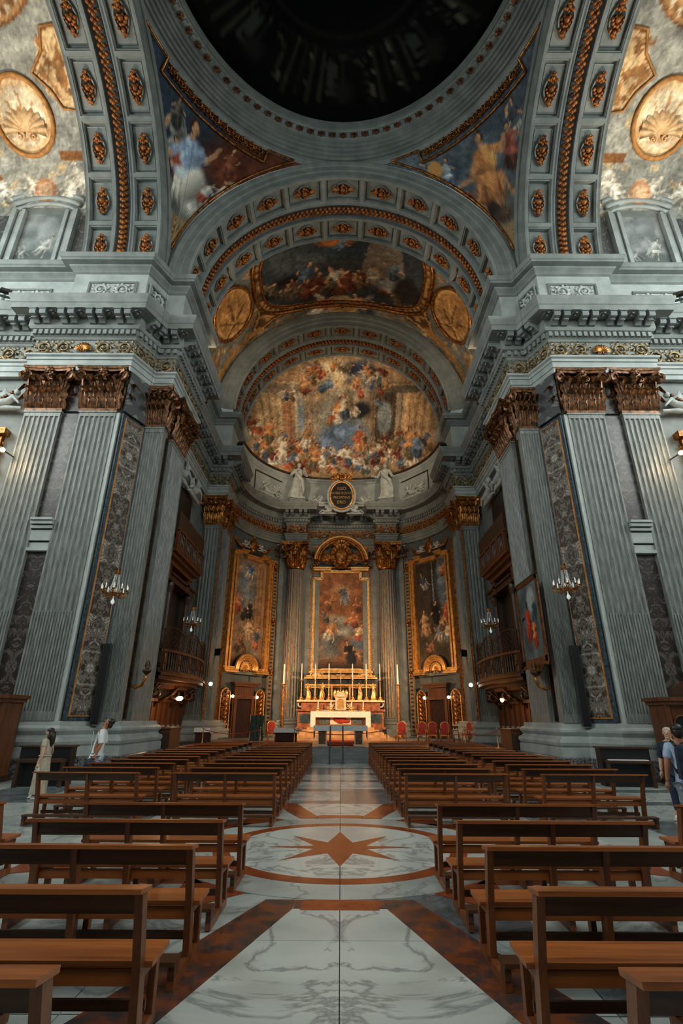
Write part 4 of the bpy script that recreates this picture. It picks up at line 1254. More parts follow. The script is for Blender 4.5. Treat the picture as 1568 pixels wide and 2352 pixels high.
# ---------------------------------------------------------------- presbytery vault
def paint_vault():
    """x across 0..24 (along the vault curve), y 0..9 from the far to the near edge"""
    p = Paint(24, 9, 20, (104, 104, 96), (128, 124, 112), 8, 5)
    O, O2, OD = (176, 118, 56), (206, 150, 82), (104, 64, 28)
    p.scrolls(0.4, 23.6, 0.3, 8.8, 240, (150, 100, 50), 0.32, 0.055); p.scrolls(0.4, 23.6, 0.3, 8.8, 120, (196, 146, 84), 0.26, 0.04)
    for g in (0, 1):
        m = (lambda x: x) if g == 0 else (lambda x: 24 - x)
        # side roundels (shells), kite panels
        p.blob(m(4.7), 4.6, 1.7, 2.3, OD, 0, 0.06); p.blob(m(4.7), 4.6, 1.55, 2.1, O2, 0, 0.06); p.blob(m(4.7), 4.6, 1.3, 1.8, O, 0, 0.1)
        for k in range(9):
            a = -0.5 + (PI + 1.0) * k / 8
            p.line([(m(4.7), 3.4), (m(4.7 + 1.15 * math.cos(a)), 3.6 + 2.4 * math.sin(a) * 0.8)], 0.07, O2 if k % 2 else OD)
        for pts in ([(5.6, 8.8), (7.6, 8.2), (7.0, 6.6)], [(5.4, 0.6), (8.6, 1.5), (8.3, 2.8), (6.7, 3.4)]):
            p.poly([(m(x), y) for x, y in pts], OD); c = np.mean(pts, 0)
            p.poly([(m(c[0] + (x - c[0]) * 0.86), c[1] + (y - c[1]) * 0.86) for x, y in pts], O2)
            p.poly([(m(c[0] + (x - c[0]) * 0.72), c[1] + (y - c[1]) * 0.72) for x, y in pts], OD)
            for k in range(10):
                a = k * 2.4; rr = 0.06 * k
                p.blob(m(c[0] + rr * math.cos(a)), c[1] + rr * math.sin(a), 0.16, 0.16, O2, 0, 0.4)
        p.poly([(m(x), y) for x, y in ((1.0, 0.2), (6.6, 0.9), (6.4, 1.5), (2.2, 0.9), (2.4, 3.4), (1.2, 3.4))], O)
        for k in range(5): p.fig(m(0.6 + k * 0.5), 1.2 + k * 1.3, 1.7, (150, 148, 140), lean=0.4, skin=(170, 164, 152))
        p.blob(m(8.9), 4.6, 0.7, 0.9, O2, 0, 0.3); p.blob(m(8.9), 4.6, 0.35, 0.5, OD, 0, 0.4)
    # framed scene in the middle
    shape = []
    for k in range(49):
        a = 2 * PI * k / 48
        c, s_ = math.cos(a), math.sin(a)
        x = 4.9 * np.sign(c) * abs(c) ** 0.55; y = 3.3 * np.sign(s_) * abs(s_) ** 0.6
        shape.append((12 + x, 5.2 + y))
    p.poly([(12 + (x - 12) * 1.13, 5.2 + (y - 5.2) * 1.19) for x, y in shape], OD)
    p.poly([(12 + (x - 12) * 1.11, 5.2 + (y - 5.2) * 1.16) for x, y in shape], O)
    for k in range(90):
        a = 2 * PI * k / 90; c, s_ = math.cos(a), math.sin(a)
        x = 12 + 5.16 * np.sign(c) * abs(c) ** 0.55; y = 5.2 + 3.55 * np.sign(s_) * abs(s_) ** 0.6
        p.blob(x, y, 0.14, 0.14, O2 if k % 2 else OD, 0, 0.4)
    p.poly(shape, (52, 58, 62))
    p.blob(9.6, 6.6, 2.2, 1.2, (84, 92, 96), 0, 0.7, 0.8); p.blob(12.5, 7.2, 2.8, 1.0, (46, 62, 74), 0, 0.7, 0.9)
    p.poly([(13.0, 4.6), (15.7, 4.6), (15.3, 7.9), (13.5, 7.9)], (120, 106, 92)); p.blob(8.4, 4.2, 1.5, 0.9, (26, 24, 24), 0, 0.5)
    p.blob(11.6, 7.6, 1.0, 0.5, (200, 106, 44), 0, 0.5); p.fig(11.5, 7.0, 1.2, (90, 120, 160), lean=0.9)
    for k in range(24):
        p.fig(8.2 + 7.6 * ((k * 0.618) % 1), 2.3 + p.r.uniform(0, 1.6), p.r.uniform(1.6, 2.6), tuple(v * 0.8 for v in ROBES[p.r.randrange(9)]), lean=p.r.uniform(-.8, .8))
    p.blob(15.0, 4.2, 1.0, 0.55, (128, 132, 130), 0.5, 0.4); p.fig(15.0, 4.7, 1.8, (86, 100, 112)); p.blob(15.9, 3.9, 0.8, 1.3, (44, 36, 30), 0, 0.5)
    # cartouche with two seated figures under it
    p.blob(12, 1.2, 0.95, 1.1, (206, 162, 100), 0, 0.2); p.blob(12, 1.2, 0.65, 0.8, (168, 122, 68), 0, 0.3); p.blob(12, 1.15, 0.15, 0.2, (40, 26, 16))
    p.fig(10.3, 0.3, 2.6, (188, 66, 44), (206, 196, 180), lean=0.5, wings=(176, 164, 146)); p.fig(13.6, 0.3, 2.6, (222, 150, 104), (86, 92, 98), lean=-0.4, wings=(150, 146, 136))
    return p.finish(0.07, 310)

ceil_p = empty('ceiling_presbytery', label='barrel vault of the presbytery with framed fresco and gilt panels', cat='ceiling', kind='structure')
def build_vault():
    p = paint_vault()
    nu, nv = 260, 90
    th = np.linspace(PI, 0, nu)[:, None]; Y = np.linspace(33.8, 25.0, nv)[None, :]
    G = np.zeros((nu, nv, 3))
    G[..., 0] = 10.15 * np.cos(th); G[..., 1] = Y; G[..., 2] = 24.25 + 9.75 * np.sin(th)
    C = p.at((PI - th) / PI * 24 + 0 * Y, (Y - 25.0) / 8.8 * 0 + (33.8 - Y) / 8.8 * 9 + 0 * th)
    painted_grid('vault_fresco', G, C, MAT['fresco'], ceil_p)
    # raised gilt frame of the central scene and the two shell roundels
    def Pv(x, y, d):
        t = PI - x / 24 * PI
        return (( 10.15 - d) * math.cos(t), 33.8 - y / 9 * 8.8, 24.25 + (9.75 - d) * math.sin(t))
    fm = MB(); pts = []; pts2 = []
    for k in range(65):
        a = 2 * PI * k / 64; c, s_ = math.cos(a), math.sin(a)
        pts.append(Pv(12 + 5.45 * np.sign(c) * abs(c) ** 0.55, 5.2 + 3.75 * np.sign(s_) * abs(s_) ** 0.6, 0.12))
        pts2.append(Pv(12 + 4.95 * np.sign(c) * abs(c) ** 0.55, 5.2 + 3.36 * np.sign(s_) * abs(s_) ** 0.6, 0.10))
    fm.tube(pts, 0.14, 6, cap=False).tube(pts2, 0.09, 6, cap=False)
    fm.build('fresco_frame', MAT['gilt'], ceil_p, True)
    for g in (0, 1):
        x0 = 4.7 if g == 0 else 19.3
        rg = MB().tube([Pv(x0 + 1.6 * math.cos(2 * PI * k / 32), 4.6 + 2.2 * math.sin(2 * PI * k / 32), 0.08) for k in range(33)], 0.12, 6, cap=False)
        rg.build('roundel_frame', MAT['gilt'], ceil_p, True)
build_vault()

# ---------------------------------------------------------------- pendentives
def paint_pendentive(seed, sky, figs, red=None):
    """x 0..22 (azimuth, towards the transept -> towards the chancel), y 0..11 (height on the sphere)"""
    p = Paint(22, 11, 40, sky[0], sky[1], seed, 5)
    if red: p.blob(14.4, 9.0, 3.4, 1.9, red, 0.2, 0.5); p.cloudlets(12, 17, 7.4, 10.6, 18, (124, 56, 28), 0.2, 0.6, 0.5)
    p.poly([(7, 0), (15, 0), (15, 6.6), (11.6, 5.6), (9, 6.6), (7, 6.6)], (96, 100, 94), alpha=0.95)
    p.blob(12.2, 6.0, 0.9, 0.6, (56, 58, 56), 0.4, 0.5)
    for f in figs: p.fig(*f[:3], *f[3:5], lean=f[5] if len(f) > 5 else 0.0)
    return p.finish(0.05, seed * 10, 0.3, 60)

def build_pendentive(p, sx, rows):
    z0 = 24.1; Rs = math.sqrt(2) * SQ
    nu, nv = 240, 130
    G = np.zeros((nu, nv, 3)); C = np.zeros((nu, nv, 3))
    for i in range(nu):
        al = (i + 0.0) / (nu - 1) * PI / 2                   # 0 = transept side, pi/2 = chancel side
        beta = min(al, PI / 2 - al)
        r_low = SQ / math.cos(beta) - 0.02; r_top = SQ + 0.12
        if r_low < r_top: r_low = r_top
        e0 = math.acos(min(1, r_low / Rs)); e1 = math.acos(r_top / Rs)
        e = np.linspace(e0, e1, nv)
        r = Rs * np.cos(e)
        G[i, :, 0] = -r * math.cos(al); G[i, :, 1] = YC + r * math.sin(al); G[i, :, 2] = z0 + Rs * np.sin(e)
        x = 11 + (al - PI / 4) * r; y = e / (PI / 4) * 11.0
        C[i] = p.at(x, y)
    G[..., 0] *= sx
    o = painted_grid('pendentive_fresco', G, C, MAT['fresco'], ceil_d, flip=(sx > 0))
    # gilt frame along the three edges
    fr = MB()
    def line(f, r, n=60):
        fr.tube([f(k / n) for k in range(n + 1)], r, 6)
    def pt(al, e, d=0.06):
        r = (Rs - d) * math.cos(e)
        return (-sx * r * math.cos(al), YC + r * math.sin(al), z0 + (Rs - d) * math.sin(e))
    def low(al, m):
        be = min(al, PI / 2 - al); rl = min(Rs, SQ / math.cos(be))
        return math.acos(min(1, rl / Rs)) + m
    et = math.acos((SQ + 0.12) / Rs)
    tip = 0.30
    line(lambda t: pt(tip + (PI / 4 - tip - 0.012) * t, low(tip + (PI / 4 - tip - 0.012) * t, 0.018)), 0.07)
    line(lambda t: pt(PI / 2 - tip - (PI / 4 - tip - 0.012) * t, low(PI / 2 - tip - (PI / 4 - tip - 0.012) * t, 0.018)), 0.07)
    def top(t):
        al = tip + (PI / 2 - 2 * tip) * t
        k = min(t, 1 - t)
        e = et - 0.012 - (0.05 if k > 0.17 else 0.0)
        return pt(al, max(e, low(al, 0.02)))
    line(top, 0.075, 120)
    fr.build('gilt_frame', MAT['gilt'], ceil_d, True)
    for k in range(11):
        t = 0.22 + 0.56 * k / 10
        al = tip + (PI / 2 - 2 * tip) * t
        P0 = Vector(pt(al, et - 0.03, 0.05))
        nrm = (Vector((0, YC, z0)) - P0).normalized()
        tan = Vector((math.sin(al) * sx, math.cos(al), 0))
        tan = (tan - nrm * tan.dot(nrm)).normalized()
        up = tan.cross(-nrm) * -1
        M = Matrix((tan * 0.8, -nrm, up * 0.45)).transposed().to_4x4(); M.translation = P0
        inst('scroll', SCROLL_G, ceil_d, M)
p1 = paint_pendentive(21, ((30, 46, 66), (44, 62, 82)), [
    (10.0, 7.0, 3.1, (120, 124, 120), (70, 66, 60), -0.35), (10.9, 6.2, 2.6, (150, 62, 36), (120, 48, 30), -0.6), (11.5, 5.2, 4.9, (140, 168, 206), (186, 184, 172), -0.3),
    (12.7, 6.9, 1.9, (176, 140, 100), (190, 180, 164), 0.7), (12.9, 8.2, 1.7, (130, 66, 40), (110, 52, 32), -0.2), (9.4, 8.6, 1.6, (90, 88, 80), (60, 58, 54), -0.3), (11.9, 6.1, 1.5, (190, 186, 176), (160, 60, 40), 0.3)], red=(96, 42, 22))
p1.blob(11.2, 6.6, 0.55, 1.1, (200, 196, 182), -0.2, 0.4, 1, 0.5); p1.poly([(10.35, 2.2), (11.65, 2.2), (11.9, 4.5), (10.1, 4.5)], (166, 138, 96))
p1.text(11.0, 4.1, ['INTERFECIT', 'IVDITH', 'HOSTEM', 'POPVLI', 'SVI'], 0.24, (70, 54, 36), 0.03)
build_pendentive(p1, 1, None)
p2 = paint_pendentive(22, ((44, 58, 76), (92, 104, 116)), [
    (9.3, 8.0, 2.0, (60, 66, 74), (150, 146, 136), -0.3), (9.9, 6.8, 2.4, (160, 80, 66), (96, 50, 44), -0.2), (11.4, 5.6, 4.4, (206, 130, 66), (200, 122, 64), -0.1), (10.9, 4.6, 2.2, (50, 40, 34), (80, 60, 44), 0.7),
    (13.6, 8.0, 1.8, (140, 152, 160), (80, 98, 120), -0.3), (14.4, 8.9, 1.4, (86, 104, 116), (120, 90, 66), -0.4), (12.6, 6.6, 1.7, (150, 84, 56), (110, 60, 44), 0.7)])
p2.blob(13.9, 9.3, 0.42, 0.5, (206, 150, 86), 0, 0.2); p2.poly([(10.35, 2.2), (11.65, 2.2), (11.9, 4.2), (10.1, 4.2)], (150, 122, 84))
for k in range(5): p2.line([(10.5, 2.5 + k * 0.3), (11.5, 2.5 + k * 0.3)], 0.03, (92, 74, 50), 0.6)
build_pendentive(p2, -1, None)

# ---------------------------------------------------------------- transept vaults
def paint_transept(seed):
    """x 0..10 from the arch outwards, y 0..16 up the curve"""
    p = Paint(10, 16, 34, (140, 142, 134), (164, 164, 152), seed, 5)
    O, O2, OD, CR = (200, 142, 80), (230, 186, 128), (150, 92, 44), (236, 214, 176)
    p.scrolls(0.2, 9.8, 0.2, 6.5, 46, (206, 176, 128), 0.3, 0.05)
    KITE = [(0.3, 9.9), (1.15, 9.8), (1.5, 9.0), (2.35, 8.25), (1.6, 7.6), (1.2, 6.9), (0.3, 6.8)]
    kc = np.mean(KITE, 0); p.poly(KITE, OD); p.poly([(kc[0] + (x - kc[0]) * 0.9, kc[1] + (y - kc[1]) * 0.92) for x, y in KITE], O2); p.poly([(kc[0] + (x - kc[0]) * 0.76, kc[1] + (y - kc[1]) * 0.8) for x, y in KITE], (176, 116, 58))
    p.scrolls(0.5, 1.6, 7.2, 9.5, 16, O2, 0.26, 0.06); p.scrolls(0.5, 1.6, 7.2, 9.5, 8, OD, 0.2, 0.04)
    p.blob(3.5, 6.5, 1.6, 1.75, OD, 0.2, 0.06); p.blob(3.5, 6.5, 1.48, 1.62, O2, 0.2, 0.08); p.blob(3.5, 6.5, 1.18, 1.3, CR, 0.2, 0.15)
    for k in range(11):
        a = -0.3 + (PI + 0.6) * k / 10
        p.line([(3.5, 5.6), (3.5 + 1.0 * math.cos(a), 6.1 + 1.5 * math.sin(a))], 0.06, O if k % 2 else CR)
    shape = [(5.1 + 4.1 * np.sign(math.cos(a)) * abs(math.cos(a)) ** 0.75, 13.5 + 3.3 * np.sign(math.sin(a)) * abs(math.sin(a)) ** 0.75) for a in np.linspace(0, 2 * PI, 40)]
    c = np.mean(shape, 0)
    p.poly([(c[0] + (x - c[0]) * 1.18, c[1] + (y - c[1]) * 1.18) for x, y in shape], OD); p.poly([(c[0] + (x - c[0]) * 1.15, c[1] + (y - c[1]) * 1.15) for x, y in shape], O)
    for k in range(80):
        a = 2 * PI * k / 80
        p.blob(5.1 + 4.4 * np.sign(math.cos(a)) * abs(math.cos(a)) ** 0.75, 13.5 + 3.55 * np.sign(math.sin(a)) * abs(math.sin(a)) ** 0.75, 0.12, 0.22, CR if k % 2 else OD, a, 0.4)
    p.poly(shape, (226, 190, 136)); p.cloudlets(1.8, 8.5, 10.8, 16, 30, (236, 204, 152), 0.4, 0.9, 0.5)
    p.fig(4.0, 11.0, 2.8, (196, 180, 160), (110, 116, 124), 0.4, wings=(60, 60, 66)); p.fig(2.6, 11.0, 1.6, (214, 160, 110), lean=0.5); p.fig(2.2, 12.4, 1.4, (200, 150, 104), lean=-0.4)
    p.poly([(0.2, 4.6), (1.9, 4.6), (1.9, 5.1), (0.2, 5.1)], OD); p.poly([(5.6, 3.0), (7.6, 5.6), (7.2, 6.0), (5.2, 3.4)], OD)
    for x, y, h, l in ((0.9, 2.7, 2.0, 0.2), (2.2, 2.4, 1.7, -0.6), (3.4, 2.5, 1.7, 0.5), (4.9, 2.2, 2.0, 0.7), (0.5, 0.9, 1.8, 0.0), (0.4, -0.6, 1.8, 0.1)):
        p.fig(x, y, h, (214, 204, 184), (188, 180, 164), skin=(226, 214, 192), lean=l, hair=(160, 140, 110))
    p.blob(3.0, 2.9, 0.6, 0.75, (196, 130, 86), 0, 0.2); p.blob(3.0, 2.9, 0.42, 0.55, (226, 176, 130), 0, 0.3)
    return p.finish(0.03, seed * 7, 0.3, 40)

for s, nm, lb in ((-1, 'ceiling_transept_left', 'bright frescoed transept vault with shell roundels on the left'), (1, 'ceiling_transept_right', 'bright frescoed transept vault with shell roundels on the right')):
    ct = empty(nm, label=lb, cat='ceiling', kind='structure')
    p = paint_transept(31 + s)
    nu, nv = 110, 190
    def tv(t):                      # vertical lunette wall, then the curve of the vault
        if t < 0.17: return (20.28, ZS + 3.2 * t / 0.17)
        a = (t - 0.17) / 0.83 * PI * 0.62
        return (YC + 9.43 * math.cos(a), ZS + 3.2 + 6.5 * math.sin(a))
    T = np.linspace(0, 1, nv); X = np.linspace(13.9, 23.9, nu)[:, None]
    G = np.zeros((nu, nv, 3)); G[..., 0] = s * X
    G[..., 1] = np.array([tv(t)[0] for t in T])[None, :]; G[..., 2] = np.array([tv(t)[1] for t in T])[None, :]
    C = p.at(X - 13.9 + 0 * T[None, :], T[None, :] * 18.5 - 3.0 + 0 * X)
    painted_grid('vault_fresco', G, C, MAT['fresco'], ct, flip=(s < 0))
    MB().box((s * 18.9, YC - 9.6, 33.5), (10.2, 16, 0.3)).build('vault_back', MAT['plaster'], ct)
    def Pt(x, y, d):
        q = tv((y + 3.0) / 18.5)
        return (s * (13.9 + x), q[0] - d * 0.7, q[1] - d * 0.7)
    fr = MB().tube([Pt(3.5 + 1.55 * math.cos(2 * PI * k / 32), 6.5 + 1.7 * math.sin(2 * PI * k / 32), 0.08) for k in range(33)], 0.12, 6, cap=False)
    fr.build('roundel_frame', MAT['ochre'], ct, True)
    fr = MB().tube([Pt(x, y, 0.05) for x, y in ((0.3, 9.9), (1.15, 9.8), (1.5, 9.0), (2.35, 8.25), (1.6, 7.6), (1.2, 6.9), (0.3, 6.8), (0.3, 9.9))], 0.07, 6)
    fr.build('panel_frame', MAT['ochre'], ct, True)
    sh = shell_mesh('shell', MAT['cream_ochre'], 1.15)
    P0 = Vector(Pt(3.5, 5.9, 0.05)); nrm = (Vector((P0.x, YC, ZS + 1.5)) - P0).normalized(); tan = Vector((1, 0, 0)); up = nrm.cross(tan)
    if up.z < 0: up, tan = -up, -tan
    M = Matrix((tan, -nrm, up)).transposed().to_4x4(); M.translation = P0
    inst('shell', sh, ct, M)

# ---------------------------------------------------------------- the dome canvas
def paint_dome():
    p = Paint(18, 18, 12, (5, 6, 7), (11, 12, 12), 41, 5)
    for k in range(32):
        a = 2 * PI * k / 32
        ca, sa = math.cos(a), math.sin(a)
        c = (44, 44, 38) if k % 2 else (30, 31, 28)
        p.line([(9 + 5.2 * ca, 9 + 5.2 * sa), (9 + 7.6 * ca, 9 + 7.6 * sa)], 0.07, c, 0.7)
        if k % 4 == 0:
            b = a + PI / 32
            q = lambda r, t: (9 + r * math.cos(b + t), 9 + r * math.sin(b + t))
            p.poly([q(5.6, -0.05), q(5.6, 0.05), q(7.2, 0.05), q(7.2, -0.05)], (40, 42, 40))
            for j in range(5): p.line([q(5.6 + j * 0.4, -0.05), q(5.6 + j * 0.4, 0.05)], 0.03, (8, 9, 9))
    for k in range(8):
        b = 2 * PI * k / 8 + PI / 2
        q = lambda r, t: (9 + r * math.cos(b + t), 9 + r * math.sin(b + t))
        p.line([q(7.6, -0.20), q(6.0, -0.21), q(5.5, -0.14), q(5.3, 0.0), q(5.5, 0.14), q(6.0, 0.21), q(7.6, 0.20)], 0.06, (40, 39, 34), 0.8)
        for t in (-0.30, 0.30): p.line([q(7.7, t), q(5.0, t)], 0.12, (34, 34, 30), 0.9); p.line([q(7.7, t + 0.01), q(5.0, t + 0.012)], 0.05, (74, 72, 62), 0.8)
        p.poly([q(6.6, -0.27), q(6.6, -0.24), q(7.4, -0.235), q(7.4, -0.265)], (62, 60, 52))
        p.blob(*q(6.9, 0.0), 0.55, 0.55, (24, 25, 24), 0, 0.8)
    for r in (5.1, 7.8, 4.4):
        p.line([(9 + r * math.cos(t), 9 + r * math.sin(t)) for t in np.linspace(0, 2 * PI, 90)], 0.06, (24, 24, 22), 0.6)
    return p
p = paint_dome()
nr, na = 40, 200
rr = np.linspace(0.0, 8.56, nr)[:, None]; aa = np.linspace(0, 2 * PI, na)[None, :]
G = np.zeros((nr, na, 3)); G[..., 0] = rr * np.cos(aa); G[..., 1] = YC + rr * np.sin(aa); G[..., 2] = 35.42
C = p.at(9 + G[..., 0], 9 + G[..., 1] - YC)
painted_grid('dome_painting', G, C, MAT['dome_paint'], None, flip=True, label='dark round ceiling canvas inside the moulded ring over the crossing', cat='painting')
# roof over the crossing and the presbytery (closes the space above the vaults)
# ---------------------------------------------------------------- benches
def make_bench(loc, w=2.12):
    """open-backed pew facing +y; origin on the floor under the middle of its back"""
    root = empty('bench', loc)
    W = WM[root.name]
    def part(nm, mb, mat): return mb.build(nm, mat, root, M=W)
    part('book_ledge', MB().box((0, -0.13, 0.915), (w, 0.21, 0.028), M=Matrix.Rotation(-0.12, 3, 'X')), MAT['bench_wood'])
    part('back_board', MB().box((0, -0.075, 0.835), (w - 0.10, 0.024, 0.13), M=Matrix.Rotation(0.14, 3, 'X')), MAT['bench_dark'])
    for x in (-w / 2 + 0.05, 0.0, w / 2 - 0.05):
        mb = MB()
        mb.bar((x, 0.14, 0.02), (x, 0.06, 0.44), 0.055, 0.10, (0, 1, 0)); mb.bar((x, 0.06, 0.43), (x, -0.085, 0.905), 0.055, 0.085, (0, 1, 0))
        part('post', mb, MAT['bench_post'])
        part('leg', MB().bar((x, 0.42, 0.02), (x, 0.40, 0.42), 0.05, 0.07, (0, 1, 0)), MAT['bench_post'])
        part('bracket', MB().bar((x, 0.08, 0.405), (x, 0.44, 0.405), 0.05, 0.06), MAT['bench_post'])
        part('runner', MB().bar((x, -0.32, 0.04), (x, 0.46, 0.04), 0.055, 0.075), MAT['bench_post'])
        part('kneeler_block', MB().bar((x, -0.27, 0.075), (x, -0.27, 0.165), 0.05, 0.12, (0, 1, 0)), MAT['bench_dark'])
    part('seat', MB().box((0, 0.265, 0.452), (w + 0.06, 0.36, 0.034)), MAT['bench_wood'])
    part('seat_apron', MB().box((0, 0.13, 0.37), (w - 0.08, 0.022, 0.09)), MAT['bench_wood'])
    part('kneeler', MB().box((0, -0.27, 0.178), (w - 0.04, 0.17, 0.03)), MAT['bench_dark'])
    part('stretcher', MB().box((0, 0.30, 0.16), (w - 0.1, 0.03, 0.06)), MAT['bench_dark'])
    return root

def ordinal(n): return ['first', 'second', 'third', 'fourth', 'fifth', 'sixth', 'seventh', 'eighth', 'ninth', 'tenth', 'eleventh', 'twelfth', 'thirteenth'][n]
rows_near = [2.8, 4.0, 5.2, 6.4, 7.6]
rows_far = [11.6 + 1.2 * k for k in range(13)]
proto = None
def put_bench(x, y, label, group):
    global proto
    M = TR(x, y + 0.12, 0)
    if proto is None:
        o = make_bench((x, y + 0.12, 0)); proto = o
    else:
        o = copy_tree(proto, M)
    o['label'] = label; o['category'] = 'bench'; o['group'] = group
for s, side in ((-1, 'left'), (1, 'right')):
    for k, y in enumerate(rows_near):
        put_bench(s * 2.32, y, f'brown wooden bench, {ordinal(k)} row from the camera, {side} of the aisle', 'benches before the inlaid star')
    for k, y in ((3, 6.4), (4, 7.6)):
        put_bench(s * 5.5, y, f'wooden bench at the {side} picture edge in the {ordinal(k)} row from the camera', 'benches before the inlaid star')
    for k, y in enumerate(rows_far):
        put_bench(s * 2.36, y, f'wooden bench on the aisle, {side} side, {ordinal(k)} row behind the star', 'benches between the star and the altar steps')
        put_bench(s * 5.18, y, f'outer wooden bench, {side} side, {ordinal(k)} row behind the star', 'benches between the star and the altar steps')
# ---------------------------------------------------------------- figures in stone and gilt
def statue_mesh(name, mat, h, seed, arms=((0.5, 0.2), (-0.35, -0.1)), base=True, wings=False):
    """draped standing figure, height h, facing -y"""
    r = random.Random(seed); mb = MB()
    n, prof = 26, [(0.0, .150), (.04, .165), (.14, .150), (.30, .128), (.42, .120), (.52, .112), (.60, .096), (.68, .100), (.76, .112), (.81, .085), (.835, .04), (.86, .032)]
    V = []; k1, k2 = r.randint(5, 7), r.randint(8, 11); ph = r.uniform(0, 6)
    for t, rad in prof:
        lean = 0.035 * math.sin(t * PI * 1.3 + ph)
        for i in range(n):
            a = 2 * PI * i / n
            fold = 1 + (0.15 * math.sin(k1 * a + ph + t * 3) + 0.08 * math.sin(k2 * a - t * 4)) * max(0, 1 - t / 0.72)
            q = rad * fold
            V.append(((lean + q * math.cos(a)) * h, (q * 0.78 * math.sin(a) - 0.02 * math.sin(t * 5)) * h, t * h))
    F = [(j * n + i, j * n + (i + 1) % n, (j + 1) * n + (i + 1) % n, (j + 1) * n + i) for j in range(len(prof) - 1) for i in range(n)]
    F.append(tuple(range(n))[::-1])
    mb.add(V, F)
    lx = 0.035 * math.sin(.86 * PI * 1.3 + ph) * h
    mb.ball((lx, -0.012 * h, 0.915 * h), (0.048 * h, 0.056 * h, 0.068 * h), 10, 8)
    mb.ball((lx, 0.012 * h, 0.935 * h), (0.055 * h, 0.055 * h, 0.058 * h), 8, 6)
    mb.ball((lx, -0.068 * h, 0.905 * h), (0.01 * h, 0.014 * h, 0.016 * h), 5, 4)
    for g, (ex, ez) in zip((-1, 1), arms):
        sh = (lx + g * 0.10 * h, 0, 0.775 * h)
        el = (lx + g * 0.19 * h, -0.03 * h, (0.62 + 0.05 * ez) * h)
        ha = (el[0] + ex * 0.14 * h, -0.14 * h, el[2] + (0.06 + 0.16 * ez) * h)
        mb.tube([sh, el, ha], [0.045 * h, 0.040 * h, 0.022 * h], 8); mb.ball(ha, 0.028 * h, 6, 5)
    # a swag of drapery across the body
    mb.tube([(lx - 0.10 * h, -0.04 * h, 0.76 * h), (-0.02 * h, -0.12 * h, 0.58 * h), (0.10 * h, -0.11 * h, 0.47 * h), (0.15 * h, -0.03 * h, 0.30 * h), (0.14 * h, 0.0, 0.12 * h)], [0.03 * h, 0.05 * h, 0.05 * h, 0.045 * h, 0.03 * h], 7)
    if wings:
        for g in (-1, 1):
            M = Matrix.Translation((g * 0.08 * h, 0.06 * h, 0.6 * h)) @ Matrix.Rotation(g * 0.6, 4, 'Y')
            leaf_grid(mb, M, 0.16 * h, 0.42 * h, 0.15, 5, 7)
    if base: mb.box((0, 0, -0.02 * h), (0.36 * h, 0.30 * h, 0.05 * h))
    return mb.mesh(name, mat, 60)

def reclining_mesh(name, mat, L, seed):
    """small winged child or reclining figure in relief, lying along x, facing -y"""
    r = random.Random(seed); mb = MB()
    mb.tube([(-0.30 * L, 0, 0.16 * L), (-0.12 * L, -0.02 * L, 0.15 * L), (0.04 * L, 0, 0.20 * L), (0.16 * L, 0, 0.34 * L)], [0.07 * L, 0.10 * L, 0.10 * L, 0.07 * L], 9)
    mb.ball((0.21 * L, -0.02 * L, 0.46 * L), (0.07 * L, 0.07 * L, 0.085 * L), 9, 7)
    mb.tube([(-0.26 * L, -0.02 * L, 0.15 * L), (-0.40 * L, -0.06 * L, 0.20 * L), (-0.56 * L, -0.04 * L, 0.06 * L)], [0.07 * L, 0.055 * L, 0.03 * L], 7)
    mb.tube([(-0.24 * L, 0.03 * L, 0.12 * L), (-0.36 * L, 0.0, 0.07 * L), (-0.54 * L, 0.02 * L, 0.02 * L)], [0.065 * L, 0.05 * L, 0.03 * L], 7)
    mb.tube([(0.14 * L, -0.05 * L, 0.34 * L), (0.26 * L, -0.10 * L, 0.22 * L), (0.36 * L, -0.08 * L, 0.12 * L)], [0.045 * L, 0.035 * L, 0.025 * L], 7)
    mb.tube([(0.12 * L, 0.03 * L, 0.34 * L), (0.00 * L, -0.06 * L, 0.42 * L), (-0.06 * L, -0.08 * L, 0.52 * L)], [0.045 * L, 0.035 * L, 0.025 * L], 7)
    M = Matrix.Translation((0.10 * L, 0.05 * L, 0.26 * L)) @ Matrix.Rotation(-0.9, 4, 'Y')
    leaf_grid(mb, M, 0.22 * L, 0.42 * L, 0.1, 5, 7)
    mb.tube([(-0.45 * L, 0, 0.03 * L), (0, 0.02 * L, 0.05 * L), (0.40 * L, 0, 0.03 * L)], [0.04 * L, 0.07 * L, 0.04 * L], 7)
    return mb.mesh(name, mat, 60)

# ---------------------------------------------------------------- painted canvases
def flat_painting(p, w, h, root, M, mat, notch=None, nm='canvas', nu=90, nv=170):
    """canvas w x h in local xz, origin at the middle of its bottom edge, facing -y"""
    u = np.linspace(0, 1, nu)[:, None]; v = np.linspace(0, 1, nv)[None, :]
    G = np.zeros((nu, nv, 3)); G[..., 0] = (u - 0.5) * w + 0 * v; G[..., 2] = v * h + 0 * u
    C = p.at(u * p.w + 0 * v, v * p.h + 0 * u)
    o = painted_grid(nm, G, C, mat, root, M=M)
    return o

def paint_panel(seed, w, h, sky, ground, spots, extra=None, res=22):
    p = Paint(w, h, res, sky[0], sky[1], seed, 4)
    if extra: extra(p)
    p.blob(w * 0.5, -0.05 * h, w * 0.9, h * 0.16, ground, 0, 0.5)
    for f in spots: p.fig(*f[:3], f[3], f[4], lean=f[5] if len(f) > 5 else 0.0)
    return p.finish(0.035, seed * 11, 0.3)

